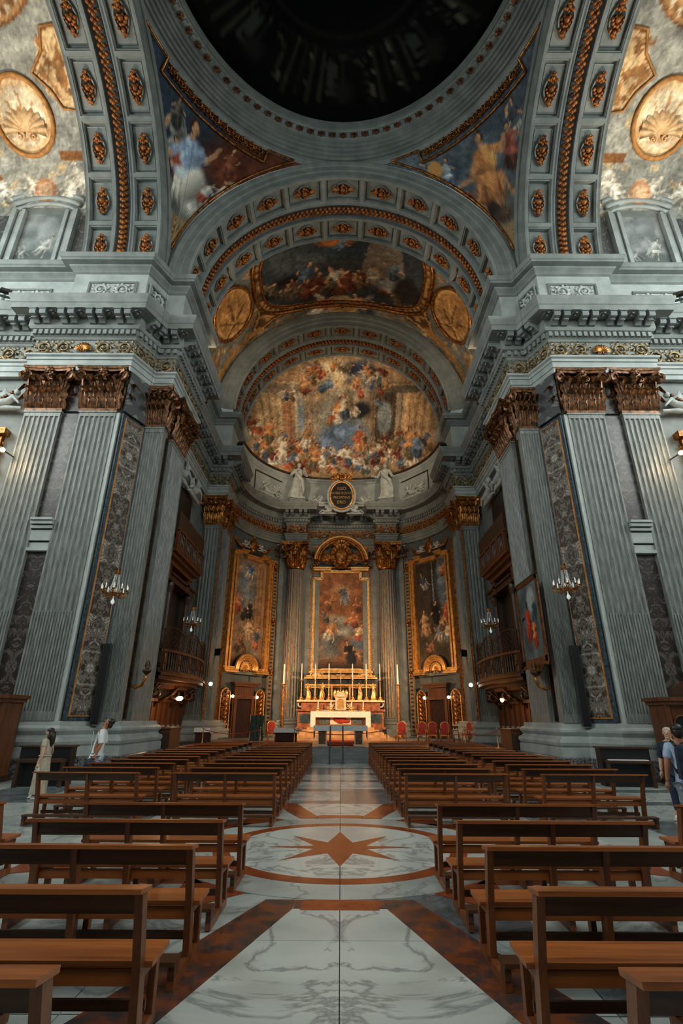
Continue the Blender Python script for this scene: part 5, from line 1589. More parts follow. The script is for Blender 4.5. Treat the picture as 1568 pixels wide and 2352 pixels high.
def ex_centre(p):
    p.blob(2.6, 8.2, 2.2, 1.1, (150, 92, 54), 0, 0.8); p.blob(2.6, 7.4, 1.0, 0.8, (186, 140, 96), 0, 0.8, 0.8)
    p.cloudlets(0.6, 4.6, 5.2, 7.0, 14, (122, 74, 40), 0.3, 0.7, 0.6); p.cloudlets(1.6, 3.6, 3.6, 5.0, 12, (128, 134, 130), 0.25, 0.6, 0.7)
    p.cloudlets(0.2, 2.4, 1.8, 3.2, 10, (84, 92, 98), 0.3, 0.6, 0.7); p.blob(4.3, 2.8, 1.0, 0.7, (74, 94, 116), 0, 0.6)
P_CENTRE = paint_panel(51, 5.0, 9.6, ((118, 72, 44), (150, 98, 60)), (44, 34, 26), [
    (2.9, 6.3, 2.0, (74, 88, 106), (110, 114, 112), -0.15), (1.3, 5.8, 1.5, (150, 96, 58), (110, 70, 44), 0.3), (4.2, 5.6, 1.5, (136, 82, 50), (96, 60, 40), -0.3),
    (3.8, 4.2, 1.7, (150, 84, 46), (120, 60, 36), -0.2), (1.3, 3.0, 2.1, (168, 118, 70), (150, 148, 138), 0.35), (3.9, 3.0, 1.6, (176, 150, 118), (140, 70, 42), 0.3),
    (1.2, 4.6, 1.3, (90, 84, 78), (60, 60, 60), -0.4), (3.6, 1.0, 2.2, (22, 26, 32), (26, 30, 36), -0.35), (4.6, 1.1, 1.2, (66, 66, 60), (50, 48, 44), -0.3), (2.8, 4.4, 0.9, (150, 86, 44), (120, 70, 40), 0.6)], ex_centre)
def ex_left(p):
    p.poly([(2.3, 3.4), (3.6, 3.4), (3.6, 9.6), (2.3, 9.6)], (150, 112, 76)); p.poly([(0, 3.0), (0.5, 3.0), (0.6, 9.8), (0, 9.8)], (140, 104, 72))
    for x in (2.4, 2.8, 3.2): p.line([(x, 3.4), (x, 9.4)], 0.04, (112, 80, 52))
    p.blob(1.4, 7.0, 1.0, 2.2, (84, 104, 126), 0, 0.5); p.cloudlets(0.7, 2.2, 5.4, 8.6, 10, (140, 132, 120), 0.2, 0.5, 0.6)
P_LEFT = paint_panel(52, 3.6, 9.6, ((140, 108, 78), (120, 116, 110)), (52, 38, 28), [
    (1.5, 7.8, 1.7, (64, 92, 140), (190, 180, 164), 0.3), (0.5, 4.8, 1.9, (176, 110, 80), (150, 66, 44), 0.05), (1.9, 4.3, 1.8, (36, 42, 46), (30, 34, 38), 0.0), (1.1, 4.2, 1.4, (50, 46, 42), (40, 40, 40), 0.4),
    (2.1, 2.6, 1.9, (206, 168, 124), (176, 140, 104), -0.2), (2.8, 1.9, 1.9, (62, 78, 88), (160, 86, 56), 0.1), (0.7, 1.6, 1.8, (150, 96, 60), (96, 74, 52), 0.4), (1.7, 1.5, 1.4, (84, 66, 46), (110, 80, 56), -0.5)], ex_left)
def ex_right(p):
    p.poly([(0, 5.2), (2.2, 5.2), (2.2, 9.8), (0, 9.8)], (62, 54, 46)); p.poly([(1.5, 4.6), (2.6, 4.6), (2.5, 9.8), (1.6, 9.8)], (52, 46, 42))
    p.blob(3.1, 7.4, 0.8, 2.2, (74, 98, 128), 0, 0.5); p.cloudlets(2.6, 3.6, 5.6, 8.6, 8, (126, 138, 146), 0.15, 0.4, 0.6)
    p.line([(1.9, 5.4), (1.85, 9.6)], 0.05, (110, 132, 146))
P_RIGHT = paint_panel(53, 3.6, 9.6, ((66, 58, 48), (92, 80, 64)), (60, 50, 40), [
    (1.2, 7.2, 1.7, (60, 74, 100), (150, 150, 146), -0.5), (2.9, 8.0, 1.3, (170, 104, 50), (140, 80, 40), 0.3), (2.0, 4.0, 2.0, (22, 26, 30), (28, 30, 34), 0.0), (0.8, 3.1, 2.3, (196, 150, 106), (160, 118, 80), -0.1),
    (3.2, 4.2, 1.7, (176, 82, 48), (140, 64, 40), 0.0), (2.1, 2.5, 1.7, (96, 116, 136), (186, 174, 156), 0.2), (3.1, 2.3, 1.7, (196, 180, 156), (110, 126, 140), 0.0), (2.6, 3.3, 1.5, (150, 108, 66), (90, 66, 44), 0.2), (0.8, 1.3, 1.6, (160, 96, 58), (84, 60, 42), 0.5)], ex_right)

def stepped_frame(mb, w, h, b, t, notch=0.0, nh=0.0, bn=0.0, bh=0.0):
    """moulded frame with stepped upper (and lower) corners, local xz, bottom at z=0"""
    L = [(-w / 2, 0), (-w / 2, h - nh), (-w / 2 + notch, h - nh), (-w / 2 + notch, h), (w / 2 - notch, h), (w / 2 - notch, h - nh), (w / 2, h - nh), (w / 2, 0)] if notch else [(-w / 2, 0), (-w / 2, h), (w / 2, h), (w / 2, 0)]
    if bn: L = [(-w / 2, 0)] + L[1:-1] + [(w / 2, 0), (w / 2 - bn, 0), (w / 2 - bn, bh), (-w / 2 + bn, bh), (-w / 2 + bn, 0)]
    L = L + [L[0]]
    for a, c in zip(L[:-1], L[1:]):
        a, c = Vector((a[0], 0, a[1])), Vector((c[0], 0, c[1]))
        d = (c - a).normalized()
        for o, hh, ww in ((0, t, b * 0.45), (-b * 0.42, t * 0.7, b * 0.3), (b * 0.4, t * 0.75, b * 0.3)):
            nn = Vector((-d.z, 0, d.x)) * o
            mb.bar(tuple(a + nn - d * b * 0.5 + Vector((0, -hh / 2, 0))), tuple(c + nn + d * b * 0.5 + Vector((0, -hh / 2, 0))), ww, hh, (0, 1, 0))
    return mb

# ---------------------------------------------------------------- high altar painting and its pediment
M0 = TR(0, 46.3, 5.5)
ap = empty('altar_painting', M0, label='tall gilt-framed oil painting over the high altar', cat='painting')
flat_painting(P_CENTRE, 5.0, 9.5, ap, M0, MAT['canvas_paint'])
MB().box((0, 0.06, 4.75), (5.4, 0.1, 9.7)).build('backing', MAT['dark_wood'], ap, M=M0)
stepped_frame(MB(), 5.1, 9.3, 0.24, 0.30, 0.75, 0.7, 0.9, 0.42).build('frame', MAT['gilt_bright'], ap, M=M0)
stepped_frame(MB(), 5.7, 9.7, 0.14, 0.22, 0.8, 0.5).build('outer_frame', MAT['gilt'], ap, M=M0)
bd = MB()
for k in range(60):
    for g in (-1, 1): bd.ball((g * 2.62, -0.28, 0.3 + k * 0.15), 0.055, 5, 4)
bd.build('beading', MAT['gilt'], ap, True, M=M0, kind='stuff')
M1 = TR(0, 46.0, 15.0)
pd = empty('altar_pediment', M1, label='gilt arched pediment with shell and crowned cartouche above the altar painting', cat='pediment')
for k, (r, wd) in enumerate(((2.5, 0.16), (2.32, 0.10), (2.14, 0.14))):
    MB().tube([(r * math.cos(a), -0.2 - 0.08 * (2 - k), 0.55 + r * 1.02 * math.sin(a)) for a in np.linspace(0.12, PI - 0.12, 30)], wd, 8).build('arch_molding', MAT['gilt_bright'] if k == 0 else MAT['gilt'], pd, True, M=M1)
for g in (-1, 1):
    s_ = shell_mesh('shell', MAT['gilt'], 0.85)
    inst('shell', s_, pd, M1 @ TR(g * 1.25, -0.1, 0.75, 0))
    q = MB(); spiral(q, (g * 2.55, -0.15, 0.2), 0.42, 0.06, 1.6, 0.12, PI / 2, 20, sgn=g)
    q.build('volute', MAT['gilt'], pd, True, M=M1)
    MB().box((g * 1.75, -0.12, 0.05), (1.7, 0.5, 0.16)).box((g * 1.75, -0.1, -0.12), (1.6, 0.36, 0.14)).build('lintel', MAT['gilt_bright'], pd, M=M1)
ct = MB().ball((0, -0.35, 1.2), (0.62, 0.22, 0.85), 14, 10)
for k in range(18):
    a = 2 * PI * k / 18
    leaf_grid(ct, Matrix.Translation((0.62 * math.cos(a), -0.3, 1.2 + 0.85 * math.sin(a))) @ Matrix.Rotation(PI / 2 - a, 4, 'Y'), 0.34, 0.42, 0.4, 5, 6)
for k in range(7):
    a = PI * (k + 0.5) / 7
    leaf_grid(ct, Matrix.Translation((0.4 * math.cos(a), -0.35, 2.25 + 0.2 * math.sin(a))) @ Matrix.Rotation(PI / 2 - a, 4, 'Y'), 0.22, 0.4, 0.4, 5, 6)
ct.build('cartouche', MAT['gilt'], pd, True, M=M1)

# ---------------------------------------------------------------- apse side bays
for sx, side, P_, nd in ((1, 'left', P_LEFT, 1), (-1, 'right', P_RIGHT, 2)):
    cx, cy = -7.8, 42.6
    na = math.atan2(-0.628, 0.778)
    Mb = TR(cx * sx, cy, 0, (na + PI / 2) * sx)
    Mp = Mb @ TR(0, 0, 5.5)
    sp = empty('side_painting', Mp, label=f'tall gilt-framed apse painting over the doorway on the {side} of the altar', cat='painting', group='apse side paintings')
    flat_painting(P_, 3.5, 9.3, sp, Mp, MAT['canvas_paint'], nu=70)
    MB().box((0, 0.1, 4.65), (4.3, 0.16, 9.8)).build('backing', MAT['stone_dark'], sp, M=Mp)
    fr = MB()
    for g in (-1, 1):
        for o, t, w in ((1.86, 0.34, 0.16), (2.06, 0.26, 0.12), (2.22, 0.36, 0.14)): fr.box((g * o, -t / 2, 4.7), (w, t, 9.7))
    fr.build('frame_jamb', MAT['gilt_bright'], sp, M=Mp)
    tp = MB()
    for x0, x1, dz in ((-2.3, -1.5, 0.0), (-1.6, -0.8, 0.22), (0.8, 1.6, 0.22), (1.5, 2.3, 0.0), (-0.9, 0.9, -0.12)):
        tp.box(((x0 + x1) / 2, -0.2, 9.45 + dz), (x1 - x0, 0.42, 0.2)); tp.box(((x0 + x1) / 2, -0.28, 9.62 + dz), (x1 - x0 + 0.08, 0.56, 0.12))
    tp.build('frame_head', MAT['gilt_bright'], sp, M=Mp)
    ft = MB()
    for x0, x1 in ((-2.3, -0.95), (0.95, 2.3)):
        for k, (z, t) in enumerate(((-0.12, 0.5), (0.04, 0.42), (0.2, 0.3))): ft.box(((x0 + x1) / 2, -t / 2, z), (x1 - x0 + 0.05 * k, t, 0.13))
    for k, (r, wd) in enumerate(((1.12, 0.14), (0.95, 0.10), (0.80, 0.10))): ft.tube([(r * math.cos(a), -0.3 + 0.06 * k, 0.1 + r * math.sin(a)) for a in np.linspace(0, PI, 20)], wd, 7)
    ft.build('frame_foot', MAT['gilt_bright'], sp, M=Mp, smooth=30)
    inst('shell', shell_mesh('shell', MAT['gilt_bright'], 0.62), sp, Mp @ TR(0, -0.1, 0.15))
    # doorway
    dr = empty(f'door_{nd}', Mb, label=f'dark curtained doorway in a carved wooden surround, {side} of the altar', cat='door', kind='structure')
    cu = MB(); n = 24
    cu.grid([[(-0.72 + 1.44 * i / n, -0.10 - 0.05 * math.sin(i * 1.9), 0.62 + 2.7 * j) for j in (0, 1)] for i in range(n + 1)])
    cu.build('curtain', MAT['curtain'], dr, True, M=Mb)
    MB().box((0, 0.0, 2.0), (1.7, 0.08, 2.9)).build('opening', MAT['black'], dr, M=Mb)
    jb = MB()
    for g in (-1, 1): jb.box((g * 0.88, -0.16, 2.0), (0.26, 0.3, 2.8)); jb.box((g * 1.06, -0.12, 2.0), (0.12, 0.2, 2.8))
    jb.build('door_frame', MAT['carved_wood'], dr, M=Mb)
    MB().box((0, -0.18, 3.52), (2.3, 0.32, 0.26)).box((0, -0.14, 3.95), (1.9, 0.22, 0.62)).box((0, -0.24, 4.38), (2.4, 0.5, 0.16)).box((0, -0.3, 4.54), (2.7, 0.62, 0.14)).build('overdoor', MAT['carved_wood'], dr, M=Mb)
    # carved gilt oval panels
    for g, w in ((-1, 'outer'), (1, 'inner')):
        Mg = Mb @ TR(g * 1.78, -0.05, 2.55)
        gp = empty('gilt_carving', Mg, label=f'carved gilt oblong panel on the {"outer" if g * sx * (1 if sx > 0 else 1) < 0 and sx > 0 or g > 0 and sx < 0 else "inner"} side of the {side} doorway', cat='panel', group='carved panels beside the doors')
        ol = [(0.46 * math.cos(a) * (1.0 if abs(math.sin(a)) < 0.75 else 0.8), (1.05 if math.sin(a) > 0 else -1.05) + 0.55 * math.sin(a)) for a in np.linspace(0, 2 * PI, 28)[:-1]]
        MB().plate(ol, -0.04, 0.06).build('panel', MAT['gilt_dark'], gp, M=Mg)
        MB().tube([(x, -0.08, z) for x, z in ol + ol[:1]], 0.055, 6, cap=False).build('rim', MAT['gilt_bright'], gp, True, M=Mg)
        cv = MB()
        for k in range(9):
            z = -1.3 + k * 0.32
            for h in (-1, 1): leaf_grid(cv, Matrix.Translation((h * 0.07, -0.06, z)) @ Matrix.Rotation(h * 0.8, 4, 'Y'), 0.2, 0.3, 0.4, 5, 6)
            cv.ball((0, -0.09, z + 0.05), 0.075, 6, 5)
        cv.build('carving', MAT['gilt'], gp, True, M=Mg)
        # bracket lamp with a white glass
        Ml = Mb @ TR(g * 1.25, -0.35, 3.55)
        la = empty('wall_lamp', Ml, label=f'small white globe lamp on the {"outer" if (g < 0) == (sx > 0) else "inner"} side of the {side} apse doorway', cat='lamp', group='globe lamps by the apse doors')
        MB().ball((0, 0, 0), 0.11, 10, 8).build('globe', MAT['bulb_white'], la, True, M=Ml)
        MB().tube([(0, 0, -0.08), (0, 0.05, -0.3), (0, 0.32, -0.35)], 0.02, 6).build('arm', MAT['bronze'], la, M=Ml)
    # ladder-like gilt strips beside the painting, with medallions
    for g in (-1, 1):
        Ms = Mb @ TR(g * 2.75, -0.05 if g * sx > 0 else 0.1, 0)
        st = MB().box((0, 0, 8.1), (0.46, 0.16, 14.6))
        st.build('ornament_strip', MAT['stone_dark'], root_b, M=Ms)
        ed = MB().box((-0.21, -0.1, 8.1), (0.06, 0.08, 14.6)).box((0.21, -0.1, 8.1), (0.06, 0.08, 14.6))
        ed.build('strip_edge', MAT['gilt_bright'], root_b, M=Ms)
        rg = MB()
        for k in range(46): rg.box((0, -0.1, 1.1 + k * 0.31), (0.26, 0.06, 0.12))
        rg.build('strip_rungs', MAT['gilt_dark'], root_b, M=Ms, kind='stuff')
        for z in (5.6, 9.8, 14.6): inst('medallion', rosette_mesh('medallion', MAT['gilt'], 0.28), root_b, Ms @ TR(0, -0.12, z))
    # shield with garlands above
    Mc = Mb @ TR(0, 0.15, 16.1)
    sd = MB().ball((0, -0.2, 0), (0.42, 0.2, 0.62), 12, 8).ball((0, -0.25, 0.75), (0.2, 0.15, 0.2), 8, 6)
    inst('shield', sd.mesh('shield', MAT['gilt'], True), root_b, Mc)
    for g in (-1, 1):
        gl = MB()
        for k in range(16):
            t = k / 15
            gl.ball((g * (0.5 + 1.6 * t), -0.15, 0.3 - 0.7 * math.sin(t * PI) * 0.8), 0.13 + 0.05 * math.sin(t * PI), 6, 5)
        gl.build('garland', MAT['gilt'], root_b, True, M=Mc)
        inst('putto', reclining_mesh('putto', MAT['stucco'], 1.1, 3), root_b, Mc @ TR(g * 0.85, -0.25, -0.3, 0, (-g, 1, 1)))

# ---------------------------------------------------------------- statues, medallion and reliefs above the apse cornice
for sx, side, d in ((1, 'left', 'turning inwards, drapery swept to one side'), (-1, 'right', 'with one arm held out')):
    Mst = TR(-4.35 * sx, 44.75, 21.05, 0.25 * sx)
    so = empty('statue', Mst, label=f'white marble draped statue {d}, {side} of the black medallion', cat='statue', group='statues over the apse cornice')
    MB().box((0, 0, 0.2), (1.5, 1.2, 0.4)).box((0, 0, 0.5), (1.2, 1.0, 0.25)).build('pedestal', MAT['stone'], so, M=Mst)
    inst('figure', statue_mesh('figure', MAT['stucco'], 3.9, 4 + sx, ((0.8, 0.2), (-0.6, 0.5)) if sx > 0 else ((-0.9, -0.4), (0.3, -0.7))), so, Mst @ TR(0, 0, 0.65))
    Mr = TR(-2.25 * sx, 45.1, 21.05, 0.05 * sx)
    inst('putto', reclining_mesh('putto', MAT['stucco'], 2.0, 9), None, Mr @ TR(0, 0, 0, 0, (-sx, 1, 1)), label=f'white stucco child lying between the {side} statue and the medallion', cat='sculpture', group='stucco children by the medallion')
    Ma = TR(-1.15 * sx, 44.4, 19.95, 0)
    inst('angel', reclining_mesh('angel', MAT['stucco'], 1.7, 10), None, Ma @ TR(0, 0, 0, 0, (sx, 1, 1)), label=f'white stucco angel clinging below the {side} edge of the medallion', cat='sculpture', group='stucco angels by the medallion')
    # relief panel on the drum
    q = superell(0.72, 8.9, 9.0, 37.3)
    nb = math.atan2(-0.62, 0.78)
    Mq = TR(q[0] * sx + 0.15 * sx, q[1] - 0.12, 22.35, (nb + PI / 2) * sx)
    rp = empty('relief_panel', Mq, label=f'stucco relief of reclining figures on the apse drum, {side} side', cat='relief', group='reliefs on the apse drum')
    inst('frame', frame_mesh('frame', MAT['bronze'], 3.6, 2.1, 0.12, 0.08), rp, Mq)
    MB().box((0, 0.08, 0), (3.6, 0.1, 2.1)).build('ground', MAT['plaster'], rp, M=Mq)
    inst('figure', reclining_mesh('figure', MAT['stucco'], 2.4, 12), rp, Mq @ TR(-0.3, 0, -0.9, 0, (-1, 1, 1)))
    inst('figure', reclining_mesh('figure', MAT['stucco'], 1.6, 13), rp, Mq @ TR(0.95, 0, -0.4))
    inst('scroll', SCROLL_S, rp, Mq @ TR(1.2, 0, -0.6))
Mm = TR(0, 44.55, 21.9)
md = empty('medallion', Mm, label='oval black medallion with gilt Latin lettering over the apse cornice', cat='medallion')
MB().plate([(1.02 * math.cos(a), 1.35 * math.sin(a)) for a in np.linspace(0, 2 * PI, 40)[:-1]], -0.1, 0.12).build('tablet', MAT['black'], md, M=Mm)
MB().tube([(1.1 * math.cos(a), -0.12, 1.43 * math.sin(a)) for a in np.linspace(0, 2 * PI, 41)], 0.11, 8, cap=False).build('rim', MAT['gilt_bright'], md, True, M=Mm)
MB().tube([(1.3 * math.cos(a), 0.0, 1.62 * math.sin(a)) for a in np.linspace(0, 2 * PI, 41)], 0.13, 8, cap=False).build('outer_rim', MAT['stucco'], md, True, M=Mm)
cr = MB()
for k in range(9):
    a = PI * (k + 0.5) / 9
    leaf_grid(cr, Matrix.Translation((0.55 * math.cos(a), -0.1, 1.55 + 0.2 * math.sin(a))) @ Matrix.Rotation(PI / 2 - a, 4, 'Y'), 0.36, 0.62, 0.4, 5, 6)
cr.ball((0, -0.12, 1.85), (0.3, 0.2, 0.32), 10, 8)
cr.build('crest', MAT['gilt'], md, True, M=Mm)
_txt = []
for k, (tx, sz) in enumerate((('EGO', 0.44), ('VOBIS ROMÆ', 0.34), ('PROPITIVS', 0.36), ('ERO', 0.44))):
    cu = bpy.data.curves.new('lettering', 'FONT'); cu.body = tx; cu.size = sz; cu.align_x = 'CENTER'; cu.align_y = 'CENTER'; cu.extrude = 0.015
    o = bpy.data.objects.new('lettering', cu); COL.objects.link(o)
    o.matrix_world = Mm @ TR(0, -0.12, 0.72 - k * 0.48) @ Matrix.Rotation(PI / 2, 4, 'X')
    _txt.append((o, o.matrix_world.copy()))
bpy.context.view_layer.update()
_dg = bpy.context.evaluated_depsgraph_get()
for o, mw in _txt:
    me = bpy.data.meshes.new_from_object(o.evaluated_get(_dg)); me.materials.clear(); me.materials.append(MAT['gilt_bright'])
    inst('lettering', me, md, mw)
for o, mw in _txt: bpy.data.objects.remove(o)

# ---------------------------------------------------------------- high altar
ha = empty('high_altar', (0, 41.5, 0.6), label='polychrome marble high altar with gradine, tabernacle and gilt candle shelf', cat='altar')
W = WM[ha.name]
for k in range(5):
    MB().box((0, -1.0 + 0.32 * k, 0.08 + 0.16 * k), (7.4 - 0.62 * k, 3.6 - 0.64 * k + 2, 0.16)).build('altar_step', MAT['altar_marble'], ha, M=W)
MB().box((0, 0.95, 1.3), (4.2, 1.3, 1.0)).build('mensa_block', MAT['altar_red'], ha, M=W)
MB().box((0, 0.85, 1.82), (4.5, 1.6, 0.1)).build('mensa_top', MAT['cream_stone'], ha, M=W)
for g in (-1, 1):
    MB().box((g * 2.75, 1.1, 1.35), (1.15, 1.2, 1.15)).box((g * 2.75, 1.05, 1.98), (1.4, 1.4, 0.14)).box((g * 2.75, 1.1, 0.72), (1.35, 1.35, 0.16)).build('side_plinth', MAT['altar_red'], ha, M=W)
    MB().box((g * 2.75, 0.47, 1.4), (0.8, 0.06, 0.62)).build('inset_panel', MAT['verde'], ha, M=W)
    MB().box((g * 1.25, 0.28, 1.32), (0.75, 0.06, 0.66)).build('inset_panel', MAT['altar_green'], ha, M=W)
    q = MB(); spiral(q, (g * 3.2, 1.2, 2.45), 0.32, 0.06, 1.2, 0.09, PI / 2, 16, sgn=g); q.build('volute', MAT['cream_stone'], ha, True, M=W)
    inst('cherub', reclining_mesh('cherub', MAT['cream_stone'], 0.7, 5), ha, W @ TR(g * 0.7, 0.75, 2.1, 0, (-g, 1, 1)))
rl = MB().ball((0, 0.26, 1.3), (0.42, 0.08, 0.28), 12, 6).ball((0.4, 0.26, 1.2), (0.35, 0.08, 0.14), 8, 5).ball((-0.35, 0.26, 1.36), (0.22, 0.08, 0.2), 8, 5)
rl.build('frontal_relief', MAT['velvet'], ha, True, M=W)
MB().box((0, 0.3, 1.32), (1.6, 0.05, 0.7)).build('frontal_panel', MAT['cream_stone'], ha, M=W)
MB().box((0, 1.35, 2.3), (6.2, 0.7, 0.62)).build('gradine', MAT['altar_red'], ha, M=W)
MB().box((0, 1.3, 2.66), (6.9, 1.0, 0.12)).box((0, 1.3, 1.98), (6.3, 0.9, 0.08)).build('gradine_shelf', MAT['cream_stone'], ha, M=W)
MB().box((0, 1.9, 3.6), (5.6, 0.5, 1.5)).build('upper_block', MAT['black'], ha, M=W)
ub = MB()
for z, w, t in ((4.42, 5.9, 0.8), (4.58, 5.6, 0.6), (4.9, 5.2, 0.5), (5.06, 4.6, 0.45), (3.9, 5.7, 0.62), (3.72, 5.7, 0.55)): ub.box((0, 1.75, z), (w, t, 0.12))
ub.build('upper_shelf', MAT['gilt_bright'], ha, M=W)
tb = MB().box((0, 0.95, 2.5), (0.85, 0.5, 0.95)).lathe([(0.46, 0), (0.46, 0.1), (0.3, 0.34), (0.0, 0.44)], (0, 0.95, 2.97), 16)
tb.build('tabernacle', MAT['cream_stone'], ha, M=W)
MB().plate([(-0.24, 2.1), (0.24, 2.1), (0.24, 2.6)] + [(0.24 * math.cos(a), 2.6 + 0.24 * math.sin(a)) for a in np.linspace(0.3, PI - 0.3, 8)] + [(-0.24, 2.6)], 0.66, 0.72).build('tabernacle_door', MAT['gilt_bright'], ha, M=W)
th = MB()
for g in (-1, 1): th.box((g * 0.72, 1.25, 3.25), (0.14, 0.2, 1.1)).ball((g * 0.45, 1.15, 3.2), (0.14, 0.1, 0.34), 8, 6).ball((g * 0.2, 1.15, 3.25), (0.12, 0.1, 0.3), 8, 6)
th.box((0, 1.25, 3.84), (1.8, 0.3, 0.12)).build('throne', MAT['gilt_bright'], ha, M=W)

cl = empty('altar_cloth', (0, 41.5, 0.6), label='white altar cloth hanging over the front edge and ends of the high altar', cat='cloth')
MB().box((0, 0.78, 1.885), (4.56, 1.7, 0.03)).build('top_cloth', MAT['linen'], cl, M=W)
MB().box((0, -0.07, 1.68), (4.56, 0.03, 0.42)).box((-2.1, -0.06, 1.22), (0.38, 0.03, 1.1)).box((2.1, -0.06, 1.22), (0.38, 0.03, 1.1)).build('drop_cloth', MAT['linen'], cl, M=W)

def make_candlestick(M, h, hc, label, group, big=False):
    r = empty('candlestick', M, label=label, cat='candlestick', group=group)
    k = 2.3 if big else 1.0
    bs = MB().lathe([(0.20 * k, 0), (0.20 * k, 0.05), (0.09 * k, 0.12), (0.13 * k, 0.22), (0.05 * k, 0.30)], n=10)
    for i in range(3):
        a = 2 * PI * i / 3 + 0.5
        bs.ball((0.16 * k * math.cos(a), 0.16 * k * math.sin(a), 0.06), (0.07 * k, 0.07 * k, 0.10), 6, 5)
    gm = MAT['gilt'] if big else MAT['gilt_bright']
    bs.build('foot', gm, r, True, M=M)
    pr = []
    n = max(4, int(h / 0.22))
    for i in range(n * 2 + 1):
        z = 0.28 + (h - 0.36) * i / (n * 2)
        pr.append(((0.035 if i % 2 else 0.075 - 0.02 * i / n) * k, z))
    MB().lathe(pr, n=10).build('stem', gm, r, True, M=M)
    MB().lathe([(0.03 * k, h - 0.1), (0.12 * k, h - 0.03), (0.13 * k, h), (0.0, h)], n=12).build('drip_pan', MAT['gilt_bright'], r, True, M=M)
    kc = 1.35 if big else 1.0
    MB().lathe([(0.045 * kc, h), (0.042 * kc, h + hc), (0.0, h + hc + 0.02)], n=10).build('candle', MAT['wax'], r, True, M=M)
    return r
for i, x in enumerate((-3.15, -2.05, -0.95, 0.95, 2.05, 3.15)):
    nm = ['far left', 'second from left', 'just left of the crucifix', 'just right of the crucifix', 'second from right', 'far right'][i]
    make_candlestick(TR(x, 42.75, 3.32), 1.55, 1.25, f'tall gilt altar candlestick with white candle, {nm}', 'tall candlesticks on the high altar')
for i, x in enumerate((-1.75, -0.75, 0.85, 1.75)):
    nm = ['outer left', 'inner left', 'inner right', 'outer right'][i]
    make_candlestick(TR(x, 41.95, 2.50), 0.32, 0.36, f'short candle on the altar cloth, {nm} of the tabernacle', 'short candles on the altar cloth')
for s, side in ((-1, 'left'), (1, 'right')):
    make_candlestick(TR(s * 4.5, 42.0, 0.6), 3.9, 1.5, f'massive gilt floor candelabrum at the {side} end of the altar', 'floor candelabra', True)
for i, x in enumerate((-2.6, -1.5, 1.5, 2.6)):
    nm = ['outermost left', 'inner left', 'inner right', 'outermost right'][i]
    inst('gilt_statuette', statue_mesh('gilt_statuette', MAT['gilt_bright'], 1.35, 20 + i, ((0.3, 0.6), (-0.3, 0.2))), None, TR(x, 43.05, 3.36, 0.2 * (-1 if x < 0 else 1)), label=f'gilt draped statuette on the altar shelf, {nm}', cat='statuette', group='gilt statuettes on the altar')
cxo = empty('crucifix', (0, 42.6, 3.5), label='slender gilt standing crucifix in the middle of the high altar', cat='crucifix')
MB().lathe([(0.16, 0), (0.16, 0.06), (0.05, 0.2), (0.07, 0.4), (0.03, 0.6)], n=10).build('foot', MAT['gilt_bright'], cxo, True, M=WM[cxo.name])
MB().box((0, 0, 1.35), (0.06, 0.05, 1.6)).box((0, 0, 1.75), (0.7, 0.05, 0.06)).build('cross', MAT['gilt_bright'], cxo, M=WM[cxo.name])
MB().tube([(0, -0.05, 1.2), (0, -0.06, 1.5), (0, -0.05, 1.72)], [0.02, 0.04, 0.03], 6).tube([(-0.3, -0.04, 1.78), (0, -0.05, 1.7), (0.3, -0.04, 1.78)], 0.018, 5).ball((0, -0.06, 1.8), 0.035, 6, 5).build('corpus', MAT['cream_stone'], cxo, True, M=WM[cxo.name])

# red carpet down the altar steps
cp = MB()
prof = [(29.9, 0.625)]
y = 36.62
prof += [(38.65, 0.625)]
for k in range(5):
    prof += [(38.69 + 0.64 * k - 0.002, 0.62 + 0.16 * k), (38.69 + 0.64 * k - 0.002, 0.62 + 0.16 * (k + 1) + 0.005), (38.69 + 0.64 * (k + 1), 0.62 + 0.16 * (k + 1) + 0.005)]
prof = [(min(a, 41.55), b) for a, b in prof]
cp.grid([[(x, a, b + 0.012) for a, b in prof] for x in (-0.95, 0.95)])
cp.build('carpet_runner', MAT['carpet'], None, label='red carpet runner leading up the altar steps', cat='carpet')

# ---------------------------------------------------------------- free-standing altar table
ft = empty('altar_table', (0, 30.2, 0.6), label='free-standing altar table with lace cloth and marble supports', cat='table')
W = WM[ft.name]
MB().box((0, 0, 0.98), (2.8, 1.0, 0.07)).build('table_top', MAT['cream_stone'], ft, M=W)
for g in (-1, 1):
    MB().box((g * 0.98, 0, 0.5), (0.42, 0.8, 0.9)).build('support', MAT['altar_brown'], ft, M=W)
    MB().box((g * 0.98, 0, 0.04), (0.56, 0.95, 0.08)).box((g * 0.98, -0.41, 0.5), (0.48, 0.03, 0.9)).build('support_trim', MAT['cream_stone'], ft, M=W)
    MB().box((g * 0.98, -0.43, 0.5), (0.36, 0.03, 0.78)).build('support_panel', MAT['altar_brown'], ft, M=W)
tc = empty('lace_cloth', (0, 30.2, 0.6), label='pale lace cloth over the free-standing altar table', cat='cloth')
G = []
MB().box((0, 0, 1.022), (2.86, 1.08, 0.012)).build('cloth_top', MAT['linen'], tc, M=W)
n = 60
dr = MB().grid([[(-1.44 + 2.88 * i / n, -0.54 - 0.012 * math.sin(i * 1.3), z) for z in (0.76, 1.02)] for i in range(n + 1)])
for g in (-1, 1): dr.grid([[(g * (1.44 + 0.02 * math.sin(j * 2.0)), -0.54 + 1.08 * j / 12, z) for z in (0.34 + 0.1 * (j / 12), 1.02)] for j in range(13)])
dr.build('cloth_drop', MAT['lace'], tc, True, M=W)
